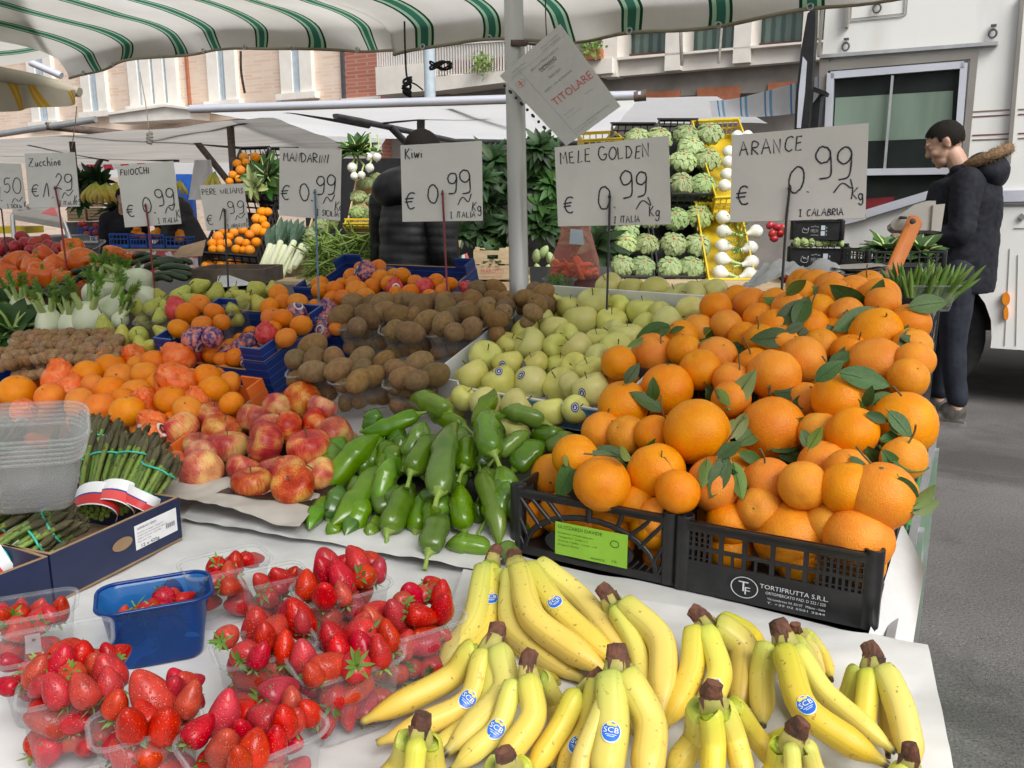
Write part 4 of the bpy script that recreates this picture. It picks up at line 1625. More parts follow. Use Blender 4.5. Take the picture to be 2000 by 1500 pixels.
LEAF=[mk_leaf(i) for i in range(4)]

def mk_wrapped(mat,seed):
    """fruit in printed tissue, ends twisted"""
    g=MB()
    def fn(v):
        n_=noise.noise(v*3+Vector((seed,0,0)))
        r=abs(noise.noise(v*6+Vector((0,seed,0))))
        k=1.04+.05*n_+.06*r
        p=v*k
        if v.z>.75:
            p.z+=.55*(v.z-.75)*4*(.6+.5*noise.noise(v*7))
            p.x *= 1+.5*noise.noise(v*9); p.y *= 1+.5*noise.noise(v*9+Vector((4,0,0)))
        return p
    prof=[(math.sin(math.pi*i/22),math.cos(math.pi*i/22)) for i in range(23)]
    prof[0]=(0,1); prof[-1]=(0,-1)
    g.lathe(prof,36,0,fn)
    # printed white patch with dark mark
    for (mi,r0,r1,off) in ((1,0,.42,.10),(2,.16,.27,.12)):
        M4=Matrix.Rotation(rad(60+seed*20),4,'Z') @ Matrix.Rotation(rad(80),4,'Y')
        n=16
        vs=[]
        for rr_ in ((r0,r1) if r0 else (r1,)):
            for k in range(n):
                a=2*math.pi*k/n
                x,y=rr_*math.cos(a)*1.3,rr_*math.sin(a)
                vs.append(M4 @ (Vector((x,y,math.sqrt(max(.05,1-x*x-y*y))))*(1.04+off)))
        if r0: g.add(vs,[(i,(i+1) % n,n+(i+1) % n,n+i) for i in range(n)],mi,True)
        else: g.add(vs,[tuple(range(n))],mi,True)
    return g.mesh('wrapped',[m[mat],m['wrap_white'],m['ink_black'] if mat=='wrap_orange' else m['sticker_navy']])

WRO=[mk_wrapped('wrap_orange',i) for i in range(3)]
WRR=[mk_wrapped('wrap_red',i) for i in range(2)]+[mk_wrapped('wrap_violet',5)]

# ------------------------------------------------------------------ laying out piles
def relax(items,iters=25,cap=.05):
    """items: [pos, radius]; push overlapping balls apart along their sight lines, nearest stays"""
    d0=[depth(p) for p,r in items]
    d=list(d0)
    n=len(items)
    dirs=[(p-CAM)/depth(p) for p,r in items]
    for _ in range(iters):
        for i in range(n):
            for j in range(i+1,n):
                pi_,pj=CAM+dirs[i]*d[i],CAM+dirs[j]*d[j]
                ri,rj=items[i][1]*d[i]/d0[i],items[j][1]*d[j]/d0[j]
                L=(pi_-pj).length
                ov=.93*(ri+rj)-L
                if ov>0:
                    s_=ov*.3
                    if d[i]<d[j]: d[i]-=s_*.4; d[j]+=s_*.6
                    else: d[j]-=s_*.4; d[i]+=s_*.6
                    for k in (i,j):
                        d[k]=min(max(d[k],d0[k]-cap),d0[k]+cap)
    return [(CAM+dirs[k]*d[k],items[k][1]*d[k]/d0[k]) for k in range(n)]

def pile(name,kind,cat,group,where,pts,h,meshes,rot=None,rowh=None,under=0,underlab=None,rmin=0,cap=.05,nrm=BN,squash=None,fill_h=None):
    """pts: (px, py, r_px[, mesh list, kind words, object name]); returns objects"""
    base=[]
    for q in pts:
        p=h(q[0],q[1]) if callable(h) else B(q[0],q[1],h)
        base.append([p,max(rmin,1.09*q[2]*depth(p)/F)])
    pos=relax(base,cap=cap)
    objs=[]
    for q,(p,r) in zip(pts,pos):
        ms=q[3] if len(q)>3 and q[3] else meshes
        Ro=rot(q) if rot else rrot()
        sc=Matrix.Diagonal((r,r,r,1)) if not squash else Matrix.Diagonal((r*squash[0],r*squash[1],r*squash[2],1))
        o=put(q[5] if len(q)>5 else name,R.choice(ms),None,Matrix.Translation(p) @ Ro @ sc)
        o['kind_words']=(q[4] if len(q)>4 and q[4] else kind)
        objs.append((o,q[0],q[1]))
    av=sum(q[2] for q in pts)/len(pts)
    for o,w,r in rows(objs,rowh or av*1.5):
        tag(o,'%s, %s, %s %s' % (o['kind_words'],w,r,where),cat,group)
        del o['kind_words']
    # a second layer underneath, seen only through the gaps
    if under:
        fill=[]
        for q,(p,r) in zip(pts,pos):
            for _ in range(2):
                c=p-nrm*r*1.35+Vector((R.gauss(0,1),R.gauss(0,1),R.gauss(0,.3)))*r*.7+FW*r*.5
                if c.z-r*.8<boardz(c,-.05) or (c-O).dot(U)>-.06: continue
                if all((c-f).length>r*1.75 for f,_ in fill) and all((c-pp).length>(r+rr_)*.72 for pp,rr_ in pos):
                    fill.append((c,r*.95)); break
            if len(fill)>=under: break
        for c,r in fill:
            o=put(name,R.choice(meshes),None,Matrix.Translation(c) @ rrot() @ Matrix.Diagonal((r,r,r,1) if not squash else (r*squash[0],r*squash[1],r*squash[2],1)))
            tag(o,underlab,cat,group)
    return [o for o,_,_ in objs],pos
def cv(lst,ox,oy,s):
    out=[]
    for q in lst:
        out.append((ox+q[0]/s,oy+q[1]/s,q[2]/s)+tuple(q[3:]))
    return out

def upish(tilt):
    return lambda q: rrot(tilt)

# ------------------------------------------------------------------ oranges
back=[(845,468,66),(915,490,82),(1165,390,58),(1230,388,55),(1305,402,58),(1328,442,76),(1420,420,60),(1487,398,66),(1543,455,94),(1690,582,95),(1252,515,74),(1158,442,70),
        (1040,482,62),(1385,535,72),(1030,590,66),(1210,592,66),(745,500,56),(1560,480,50),(1100,500,60),(960,560,50)]
mid=[(660,612,72),(796,592,68),(575,645,62),(441,727,100),(270,772,78),(592,712,68),(668,805,96),(752,745,95),(890,652,78),(965,665,74),(930,785,78),(1031,830,120),(1168,756,106),
       (1342,640,92),(1530,637,124),(1062,672,64),(1527,790,137),(1718,762,82),(1685,848,92),(1705,690,50),(822,858,58),(1255,690,66),(1400,720,70)]
frt=[(506,897,119),(292,982,117),(192,1112,96),(312,1125,92),(447,1122,84),(652,1108,151),(1022,1095,149),(820,948,82),(1180,962,72),(1350,952,129),(1412,1112,119),(1667,1066,147),(1250,1112,62),
       (1272,1272,116),(1662,1242,80),(60,1235,108),(190,1360,130),(455,1300,132),(560,1400,92),(742,1362,130),(1000,1360,121),(1172,1370,112),(1392,1302,100),(1552,1422,157)]
low=[(460,310,92),(345,275,55),(545,372,48),(692,312,86),(620,240,62),(952,312,76),(1060,262,56),(1172,362,121),(1306,312,70),(1412,368,113),(1375,190,92),(1210,470,60),(720,430,55),(955,420,60),(1420,455,50),(430,395,50),(585,229,67),(240,300,50),(520,250,50)]
ORO=[]
for lst,ox,oy,s_,wh,lab in ((back,1100,400,2.5,'of the back orange crates','back'),(mid,1100,400,2.5,'of the middle orange crates','middle'),(frt,1100,400,2.5,'heaped on the front crates','front'),(low,900,850,1.818,'inside the front orange crates','lowest')):
    pts=cv(lst,ox,oy,s_)
    hh=.155 if lab != 'lowest' else .115
    if lab=='lowest':
        hh=lambda x,y: onpl(x,y,UV(0,.062),V)
    o,pos=pile('orange','big orange','orange','big oranges in the black crates',wh,pts,hh,ORG,rot=upish(1.3),under=26 if lab != 'lowest' else 0,
                  underlab='orange buried under the top layer %s' % wh,cap=.06 if lab != 'lowest' else .012,rmin=.037)
    ORO+=[(oo,q[0],q[1],pp[0],pp[1]) for oo,q,pp in zip(o,pts,pos)]

LV=[(490,1135,375,1320),(480,1230,470,1430),(60,1262,270,1268),(70,1260,215,1370),(60,1240,0,1390),(300,1230,190,1190),(330,1240,265,1200),(40,1265,-10,1240),
      (480,1005,370,930),(480,940,545,845),(300,870,360,800),(505,770,580,782),(440,960,440,880),(705,890,820,1060),(800,995,910,855),(1030,920,1150,905),(1110,985,1225,940),
      (880,1050,780,1130),(850,1170,950,1100),(760,1240,840,1160),(700,1245,690,1350),(800,1230,740,1385),(790,1280,875,1480),(830,1260,870,1400),(890,1020,850,1110),(860,1210,960,1250),
      (1015,1195,1140,1145),(1055,1228,1180,1220),(1170,1100,1200,1180),(1200,1190,1250,1105),(1150,1045,1230,1070),(1350,820,1550,862),(1240,690,1390,735),(1300,790,1390,720),(1330,760,1450,690),
      (1235,860,1330,780),(1370,935,1460,1000),(1475,985,1500,912),(1495,965,1620,930),(1480,1020,1570,1050),(1588,1010,1685,1105),(1600,1050,1635,1115),(1548,1150,1690,1125),
      (1480,1180,1560,1290),(1405,1230,1485,1312),(1560,1200,1650,1330),(1610,1255,1760,1272),(1540,1180,1620,1220),(1640,1330,1715,1440),(1580,1240,1600,1330),(1700,1480,1800,1405),(1705,1500,1800,1465),
      (1545,520,1378,582),(1480,510,1358,440),(1510,490,1545,395),(1540,525,1598,448),(1690,500,1845,470),(1660,612,1742,588),(1650,725,1690,625),(1650,650,1720,660),
      (1040,582,1165,480),(1130,585,1190,468),(1150,640,1285,600),(1090,620,1160,585),(1115,645,975,650),(1060,612,1125,600),(1140,440,1232,425),(1090,440,1165,378),(980,455,1050,480),
      (690,655,852,620),(660,690,735,670),(635,645,700,610),(885,680,785,735),(890,690,945,722),(520,592,395,625),(390,650,332,692),(520,625,572,600),(750,900,800,960)]
TW=[(475,590,490,780),(945,545,945,625),(880,650,920,745),(855,730,850,860),(1455,620,1440,685),(1485,290,1492,395),(1248,400,1200,530),(478,930,505,1050),(225,995,230,1045),(1722,1075,1680,1175),
      (1010,880,1005,940),(960,1190,985,1260),(100,1215,330,1240),(880,1030,740,1230),(740,900,800,970),(1265,740,1330,810),(1610,885,1650,930),(1430,1180,1500,1260),(1340,550,1430,510),(640,640,690,650),(1580,530,1570,555),(1000,890,1020,940)]

def nearest_orange(px,py):
    # the orange in front at that spot
    best=None
    for a in ORO:
        d=math.hypot(a[1]-px,a[2]-py)/(a[4]*F/depth(a[3]))
        if best is None or d<best[0]: best=(d,a)
    return best[1]

for k,(x0,y0,x1,y1) in enumerate(LV):
    x0,y0,x1,y1=1100+x0/2.5,400+y0/2.5,1100+x1/2.5,400+y1/2.5
    a=nearest_orange(x0,y0)
    dp=depth(a[3])-a[4]*.80
    p0,p1=P(x0,y0,dp),P(x1,y1,dp-R.uniform(-.01,.02))
    ax=p1-p0
    L=ax.length*1.3
    nrm=(CAM-p0).normalized()+Vector((R.uniform(-.5,.5),0,R.uniform(-.1,.7)))
    x=ax.normalized(); y=nrm.cross(x).normalized(); z=x.cross(y)
    if R.random()<.25: y,z=-y,-z
    M4=frame(p0,x,y,z) @ Matrix.Diagonal((L,max(L*1.05,.036),L,1))
    o=put('leaf',R.choice(LEAF),a[0],a[0].matrix_basis.inverted() @ M4)
for (x0,y0,x1,y1) in TW:
    x0,y0,x1,y1=1100+x0/2.5,400+y0/2.5,1100+x1/2.5,400+y1/2.5
    a=nearest_orange(x1,y1)
    dp=depth(a[3])-a[4]*.85
    g=MB()
    p0,p1=P(x0,y0,dp-.005),P(x1,y1,dp+.01)
    mdl=(p0+p1)/2+Vector((R.uniform(-.004,.004),0,R.uniform(-.004,.004)))
    g.tube(catmull([p0,mdl,p1],4),[.0016]*8+[.0022],6)
    g.build('twig',m['twig'],a[0],a[0].matrix_basis.inverted())

# ------------------------------------------------------------------ golden apples
V1s=[(1205,950,90),(1280,848,88),(1405,885,82),(1355,985,90),(1535,995,92),(1560,885,68),(1700,1005,95),(1700,905,78),(1160,1080,65),(1285,1112,90),(1460,1128,96),(1640,1158,92),
       (1415,785,75),(1530,780,88),(1505,705,75),(1665,690,76),(1668,792,66),(1580,635,72),(1655,572,80)]
V2s=[(225,395,62),(335,412,58),(450,428,70),(560,448,66),(632,440,62),(672,415,56),(748,420,54),(385,520,72),(270,500,58),(150,482,78),(85,565,80),(235,572,72),(622,525,72),(705,500,56),(400,592,62),(518,582,80),
       (245,632,66),(312,645,76),(168,662,44),(66,697,72),(172,742,46),(258,712,82),(60,792,66),(132,812,72),(137,900,85),(40,880,50),(30,500,60),(480,530,55),(60,1000,50),(20,640,50)]
gpts=cv(V1s,500,400,2.857)+cv(V2s,1100,400,2.5)
GO,gpos=pile('golden_apple','yellow green apple','apple','golden apples in the white tray','of the golden apple tray',gpts,.085,GLD,rot=upish(1.5),under=24,underlab='yellow green apple half hidden under the others in the white tray',cap=.06,rmin=.031)

def sticker_on(obj,p,r,px,py,size,mats,lay=None,parent=None):
    """small oval label lying on a round fruit where the sight line meets it"""
    d=D(px,py).normalized()
    oc=CAM-p
    b=oc.dot(d); c_=oc.dot(oc)-r*r
    disc=b*b-c_
    if disc<0: return
    q=CAM+d*(-b-math.sqrt(disc))
    nrm=(q-p).normalized()
    up=(ZV-nrm*nrm.z).normalized()
    x=up.cross(nrm)
    rot=R.uniform(-.5,.5)
    x,up=x*math.cos(rot)+up*math.sin(rot),up*math.cos(rot)-x*math.sin(rot)
    g=MB()
    def onr(a,b2,k):
        w=q+x*a+up*b2
        return p+(w-p).normalized()*(r*1.025+k)
    n=20
    for (s0,s1,k,mi) in ((0,1,.0004,0),(.62,.74,.0008,1)):
        if s0==0:
            vs=[onr(0,0,k)]+[onr(size*math.cos(i*2*math.pi/n),size*1.25*math.sin(i*2*math.pi/n),k) for i in range(n)]
            g.add(vs,[(0,1+i,1+(i+1) % n) for i in range(n)],mi,True)
        else:
            vs=[onr(size*s_*math.cos(i*2*math.pi/n),size*1.25*s_*math.sin(i*2*math.pi/n),k) for s_ in (s0,s1) for i in range(n)]
            g.add(vs,[(i,(i+1) % n,n+(i+1) % n,n+i) for i in range(n)],mi,True)
    vs=[onr(size*a,size*b2,.001) for a,b2 in ((-.3,-.4),(.25,-.35),(.1,0),(.4,.3),(0,.15),(-.15,.5),(-.1,0))]
    g.add(vs,[tuple(range(7))],1,True)
    g.build('fruit_sticker',mats,obj,obj.matrix_basis.inverted())

for (sx,sy) in [(1355,930),(1480,950),(1665,930),(1820,1050),(1375,895),(1495,895),(1780,1130)]:
    x,y=500+sx/2.857,400+sy/2.857
    k=min(range(len(gpts)),key=lambda i: math.hypot(gpts[i][0]-x,gpts[i][1]-y))
    sticker_on(GO[k],gpos[k][0],gpos[k][1],x,y,.0085,[m['sticker_navy'],m['sticker_white']])

# tray of the golden apples: white carton with a printed blue front
A_,B_=B(850,790,.02),B(1215,880,.02)
ax=(B_-A_); ax.z=0; wG=ax.length; ax.normalize()
vy=(Vector((-ax.y,ax.x,0))+ZV*SL).normalized()
MG=frame(A_,ax,vy,ax.cross(vy))

def ex(t):
    g=MB()
    c=[Vector((.10,-.0015,.004)),Vector((wG,-.0015,.004)),Vector((wG,-.0015,.058)),Vector((.10,-.0015,.058))]
    g.add(c,[(0,1,2,3)],0,False)
    fx=localmap(c)
    put_print(g,'Mela Alto Adige',fx,.45,.56,.44,.24,1)
    put_print(g,'Suedtiroler Apfel',fx,.47,.24,.40,.14,1)
    put_print(g,'Mela Alto Adige',fx,.0,.3,.30,.2,1)
    g.build('printed_front',[m['skyblue_card'],m['ink_white']],t)

card_box('apple_tray','white and blue cardboard tray holding the golden apples',MG,wG,.52,.075,'white_card','white_card',extra=ex,low=(.09,wG-.03,.06))

# ------------------------------------------------------------------ red apples
fu=cv([(1680,1090,101),(1540,1135,80),(1425,1200,95),(1190,1182,98),(1005,1256,103),(1238,1258,102),(1272,1352,109),(1480,1325,108),(1500,1265,100),(1605,1245,88),(1780,1232,95),(1866,1292,103),
         (1720,1355,113),(1800,1135,75),(1110,1345,80)],0,400,2.857)+     cv([(848,262,86),(722,238,62),(1055,310,79),(1228,318,84),(1210,275,78),(1018,245,66),(1335,272,70),(840,195,66)],0,800,2.143)
FO,fpos=pile('red_apple','red and yellow apple','apple','red apples heaped on the black tray','of the red apple heap',fu,.10,FUJ,rot=upish(2.2),under=9,underlab='red apple half hidden at the bottom of the red apple heap',cap=.06,rmin=.035)

# ------------------------------------------------------------------ wrapped oranges at left
w='wrapped_orange'
ml=cv([(95,1040,92),(275,1072,76),(445,1112,86),(490,945,78),(622,905,82),(612,868,76),(672,972,82),(525,1012,66),(610,1042,86),(562,1132,84),(712,1152,92),(762,1052,86),(768,892,56),(808,942,70),(866,885,76),
         (880,990,60),(956,1090,85),(1062,970,56),(1156,962,74),(1192,1035,82),(1282,995,60),(1290,1110,66),(1045,1140,74),(960,935,60),(690,1080,60)],0,400,2.857)
ml+=cv([(335,985,86,WRO,'orange in printed tissue paper',w),(752,850,62,WRO,'orange in printed tissue paper',w),(1000,862,78,WRO,'orange in printed tissue paper',w),(985,1005,100,WRO,'orange in printed tissue paper',w),
          (812,1115,82,WRO,'orange in printed tissue paper',w),(130,1150,62,WRO,'orange in printed tissue paper',w),(862,1232,72,WRO,'orange in printed tissue paper',w),(862,1295,62,WRO,'orange in printed tissue paper',w),
          (1095,1105,56,WRO,'orange in printed tissue paper',w),(400,1030,70,WRO,'orange in printed tissue paper',w)],0,400,2.857)
MO,mpos=pile('orange','smooth orange','orange','oranges in the orange carton, left','of the orange carton',ml,.115,MND,rot=upish(1.4),under=22,underlab='smooth orange half hidden inside the orange carton',cap=.05,rmin=.030)
A_,B_=B(-40,815,.0),B(505,850,.0)
M4=frame(B(-60,845,.015),U,(V+ZV*SL).normalized(),BN)
card_box('fruit_carton','bright orange cardboard carton under the tissue wrapped oranges',M4,.845,.30,.062,'orange_card',low=(.10,.74,.045),tabs=.03)

# ------------------------------------------------------------------ kiwis in clear punnets
def kpts(l): return cv([(a,b,(c+d)/2) for a,b,c,d in l],500,400,2.857)

kA=kpts([(225,865,54,58),(315,788,58,60),(330,865,58,55),(325,930,66,46),(435,855,52,58)])
kB=kpts([(465,920,64,58),(570,985,60,50),(590,860,66,46),(655,955,58,44),(710,875,52,44),(590,920,50,40)])
kC=kpts([(790,918,56,46),(830,965,66,54),(910,882,64,54),(1000,950,72,56),(900,980,50,50)])
kD=kpts([(548,556,56,52),(480,626,62,50),(628,626,66,54),(565,680,56,40),(640,560,40,40)])
kE=kpts([(700,562,58,58),(718,600,54,56),(805,626,62,56),(775,700,54,46),(860,716,58,58),(885,620,36,36)])
kF=kpts([(960,650,56,56),(1046,666,62,56),(1110,622,58,48),(1110,710,52,40),(1200,690,56,46),(920,572,72,52),(1062,580,72,44)])
kG=kpts([(1200,612,52,52),(1286,582,56,56),(1130,540,46,52),(1216,545,62,46),(1250,476,50,42),(1342,470,44,44),(1330,526,50,40),(1390,532,42,42),(1342,640,50,40),(1382,602,44,44),
            (1050,538,56,38),(1392,570,44,44),(800,542,48,42),(862,536,48,38),(990,540,46,40),(1300,600,40,40),(1160,580,40,40)])
kH=kpts([(1600,492,45,45),(1572,556,48,48),(1550,482,42,42),(1545,600,42,42),(1600,550,40,40),(1500,520,44,44)])
prot=lambda q: toz(Vector((R.gauss(0,1),R.gauss(0,.8),R.gauss(0,.5))),R.uniform(0,6))
for pts,wh in ((kA,'of the front kiwi punnet beside the blue box'),(kB,'of the middle front kiwi punnet'),(kC,'of the front kiwi punnet nearest the green peppers'),(kD,'of the left rear kiwi punnet'),(kE,'of the middle rear kiwi punnet'),
                (kF,'of the right rear kiwi punnet'),(kG,'of the kiwi heap left of the pole'),(kH,'of the kiwi heap right of the pole')):
    pile('kiwi','brown kiwi','kiwi','brown kiwis',wh,pts,.135,KIW,rot=prot,under=(7 if pts in (kG,kH) else 0),underlab='brown kiwi at the bottom of the kiwi heap by the pole',squash=(1.08,1.08,1.08),cap=.03)
for cx,cy,wpx,lab,wh in [(285,955,245,'clear punnet of kiwis, front row beside the blue box','lower layer of the front kiwi punnet beside the blue box'),(570,985,335,'clear punnet of kiwis, middle of the front row','lower layer of the middle front kiwi punnet'),
                             (850,1010,280,'clear punnet of kiwis, front row nearest the green peppers','lower layer of the front kiwi punnet nearest the peppers'),(572,690,275,'clear punnet of kiwis, left of the rear row','lower layer of the left rear kiwi punnet'),
                             (835,708,290,'clear punnet of kiwis, middle of the rear row','lower layer of the middle rear kiwi punnet'),(1108,720,345,'clear punnet of kiwis, right of the rear row','lower layer of the right rear kiwi punnet'),
                             (1310,655,250,'clear punnet of kiwis against the metal pole','lower layer of the kiwi punnet against the pole')]:
    x,y,wp=500+cx/2.857,400+cy/2.857,wpx/2.857
    M4=bframe(x,y-4,.118,R.uniform(-.08,.08)+rad(25))
    d_=depth(M4.translation)
    wd=wp*d_/F
    hh=.088
    M5=M4 @ Matrix.Translation((0,wd*.32,-hh))
    punnet(lab,M5,wd*1.02,wd*.75,hh,'kiwi_punnet')
    for i in range(11):
        q=M5 @ Vector(((-.32+.21*(i % 4)+R.uniform(-.03,.03))*wd,(-.20+.19*(i // 4 % 2)+R.uniform(-.02,.02))*wd,.026+.030*(i // 4)*.8))
        o=put('kiwi',R.choice(KIW),None,Matrix.Translation(q) @ prot(None) @ Matrix.Scale(.0215,4))
        tag(o,'brown kiwi in the ' +wh,'kiwi','brown kiwis')

# ------------------------------------------------------------------ mandarins: punnets, blue boxes, back heap
wr='wrapped_mandarin'
M1=cv([(1115,556,56),(1045,606,60),(1196,600,54),(1000,692,58),(1130,672,56),(1238,655,46),(985,588,55,WRR,'mandarin in red tissue',wr),(1080,752,58,WRR[2:],'mandarin in violet tissue',wr),(1185,742,52,WRR,'mandarin in red tissue',wr)],0,400,2.857)
M2=cv([(125,496,52),(75,570,52),(160,552,55),(236,546,54),(92,632,60),(152,636,56),(252,672,58),(166,742,57),(225,612,54,WRR,'mandarin in red tissue',wr),(58,722,54,WRR,'mandarin in red tissue',wr),(100,690,45)],500,400,2.857)
M3=cv([(1290,792,48),(1345,752,42),(1182,840,52),(1245,812,42),(1312,852,50),(1180,780,40),(1390,772,52,WRR[2:],'mandarin in violet tissue',wr),(1260,848,46,WRR[2:],'mandarin in violet tissue',wr),(1420,840,48),(1400,715,40),(1390,862,46,WRR[2:],'mandarin in violet tissue',wr),
         (1335,800,42,WRR[2:],'mandarin in violet tissue',wr),(1090,830,48,WRR,'mandarin in red tissue',wr),(1235,860,44),(1120,800,40)],0,400,2.857)
M4_=cv([(330,572,47),(325,636,42),(400,600,55,WRR[2:],'mandarin in violet tissue',wr),(395,660,55,WRR[2:],'mandarin in violet tissue',wr),(440,575,40),(450,690,42),(380,700,46,WRR[2:],'mandarin in violet tissue',wr),(290,600,40,WRR[2:],'mandarin in violet tissue',wr)],500,400,2.857)
M5_=cv([(590,356,42),(680,352,46),(536,402,47),(692,412,52),(646,462,52),(560,480,60),(612,512,52),(766,392,42),(820,396,46),(890,432,42),(860,492,50),(1005,432,47),(1082,442,42),(970,512,42),(782,492,38),(356,442,47),(362,482,50),(442,472,50),(478,442,36),
          (480,516,42),(615,388,54,WRR,'mandarin in red tissue',wr),(776,470,44,WRR,'mandarin in red tissue',wr),(938,462,46,WRR,'mandarin in red tissue',wr),(1182,466,36,WRR,'mandarin in red tissue',wr),(420,520,40),(540,440,44),(740,440,44),(1040,480,40)],500,400,2.857)
for pts,wh,hh in ((M1,'of the left mandarin punnet',.15),(M2,'of the right mandarin punnet',.15),(M3,'lying in the blue mandarin box',.085),(M4_,'left of the rear kiwis',.11),(M5_,'of the back mandarin heap',.125)):
    pile('mandarin','orange mandarin','mandarin','mandarins',wh,pts,hh,MND,rot=upish(1.0),under=(14 if pts is M5_ or pts is M3 else 0),underlab='orange mandarin half hidden under those ' +wh,cap=.03)
for (cx,cy,wp,lab,ox) in [(1110,655,330,'clear punnet of mandarins standing at the left end of the blue box',0),(190,735,350,'clear punnet of mandarins standing at the right end of the blue box',500),(640,420,260,'clear punnet of mandarins on top of the back mandarin heap',500),
                              (840,640,200,'clear punnet of green pears left of the mandarins',0),(1290,600,180,'clear punnet of green pears behind the mandarins',0),(900,990-50,10,None,0)]:
    if lab is None: continue
    x,y,wp=ox+cx/2.857,400+cy/2.857,wp/2.857
    Mq=bframe(x,y,.135,rad(34))
    wd=wp*depth(Mq.translation)/F
    punnet(lab,Mq @ Matrix.Translation((0,wd*.2,-.085)),wd*.95,wd*.7,.085)

def blue_ex(t):
    g=MB()
    c=[Vector((.04,-.0012,.008)),Vector((.32,-.0012,.008)),Vector((.32,-.0012,.072)),Vector((.04,-.0012,.072))]
    fx=localmap(c)
    n=40
    vs=[fx(.5,.5)]+[fx(.5+.48*math.cos(k*2*math.pi/n),.5+.46*math.sin(k*2*math.pi/n)) for k in range(n)]
    g.add(vs,[(0,1+k,1+(k+1) % n) for k in range(n)],0,False)
    r1=[fx(.5+.48*math.cos(k*2*math.pi/n),.5+.46*math.sin(k*2*math.pi/n),.0004) for k in range(n)]
    r2=[fx(.5+.465*math.cos(k*2*math.pi/n),.5+.42*math.sin(k*2*math.pi/n),.0004) for k in range(n)]
    g.add(r1+r2,[(k,(k+1) % n,n+(k+1) % n,n+k) for k in range(n)],1,False)
    put_print(g,'Clementine',fx,.22,.45,.5,.22,1,.0004)
    put_print(g,'calidad superior',fx,.55,.24,.3,.10,1,.0004)
    g.build('printed_oval',[m['sticker_navy'],m['ink_white']],t)

xb=(B(537,775,.0)-B(376,752,.0)); xb=Vector((xb.x,xb.y,0)).normalized()
yb=(Vector((-xb.y,xb.x,0))+ZV*SL).normalized()
o0=B(540,778,.0)
wB=.40
Mb=frame(o0-xb*wB,xb,yb,xb.cross(yb))
card_box('mandarin_box','blue striped cardboard box with white oval print, full of mandarins',Mb,wB,.26,.108,'blue_card',low=(.05,wB-.075,.076),tabs=.035,extra=blue_ex)
o1=B(1180/2.857+500,400+520/2.857,.0)
Mb=frame(B(590,622,.01),U,(V+ZV*SL).normalized(),BN)
card_box('mandarin_box','blue striped cardboard box under the back mandarin heap',Mb,.50,.26,.075,'blue_card',tabs=.03,low=(.09,.41,.05))
Mb=frame(B(585,690,.0),U,(V+ZV*SL).normalized(),BN)
card_box('mandarin_box','blue and brown cardboard box between the mandarin punnet and the rear kiwis',Mb,.22,.24,.085,'blue_card',tabs=.02)
g=MB(); c=[Z(1,1,0)]*4

# ------------------------------------------------------------------ pears
pe=cv([(1620,752,72),(1470,832,80),(1310,842,62),(1250,922,76),(1130,932,62),(1762,812,76),(1892,932,56),(852,1082,76),(1002,1162,76),(1132,1142,76),(1142,1242,72),(1312,1122,56),(1960,830,60),(1962,882,60),(1300,1000,60),(1230,1230,55),(1350,930,56),
         (1820,900,50),(1420,1120,40),(1560,860,60)],0,380,4.1667)+cv([(1432,482,60),(1372,552,60),(1520,472,36),(1450,560,50),(1300,510,45)],0,400,2.857)
PO,_=pile('pear','green pear','pear','green pears','of the pears',pe,.115,PEA,rot=upish(1.3),under=12,underlab='green pear half hidden under the other pears',squash=(.95,.95,.95),cap=.04)

# ------------------------------------------------------------------ walnuts in a clear punnet
wl=[]
for j in range(5):
    for i in range(14):
        x=20+i*70+(j % 2)*35+R.uniform(-9,9)
        y=1138+j*50+R.uniform(-10,10)+max(0,(250-x))*.22-max(0,x-700)*.02
        if x<985 and not (x<90 and j<2):
            wl.append((x,y,46+R.uniform(-4,5)))
wl=cv(wl,0,380,4.1667)
pile('walnut','brown walnut','walnut','walnuts in the clear trays','of the walnuts',wl,.125,WAL,rowh=9.5,cap=.02)
wl2=cv([(150+i*66+R.uniform(-6,6),1410+j*58+R.uniform(-8,8)-i*4,44) for j in range(2) for i in range(11)],0,380,4.1667)
pile('walnut','walnut seen through plastic','walnut','walnuts in the clear trays','against the tray wall',wl2,.085,WAL,rowh=9,cap=.02)
Mq=bframe(122,688,.108,rad(12))
wd=218*depth(Mq.translation)/F
punnet('clear tray heaped with walnuts, left of the pears',Mq @ Matrix.Translation((.0,wd*.05,-.08)),wd,wd*.5,.08)
Mq=bframe(-40,725,.095,rad(10))
tag(put('plastic_punnet',punnet_mesh(.16,.14,.08,'blue_punnet'),None,Mq @ Matrix.Translation((0,0,-.06))),'dark blue punnet of walnuts cut by the left edge','punnet')

# ------------------------------------------------------------------ green peppers
PEPS={}

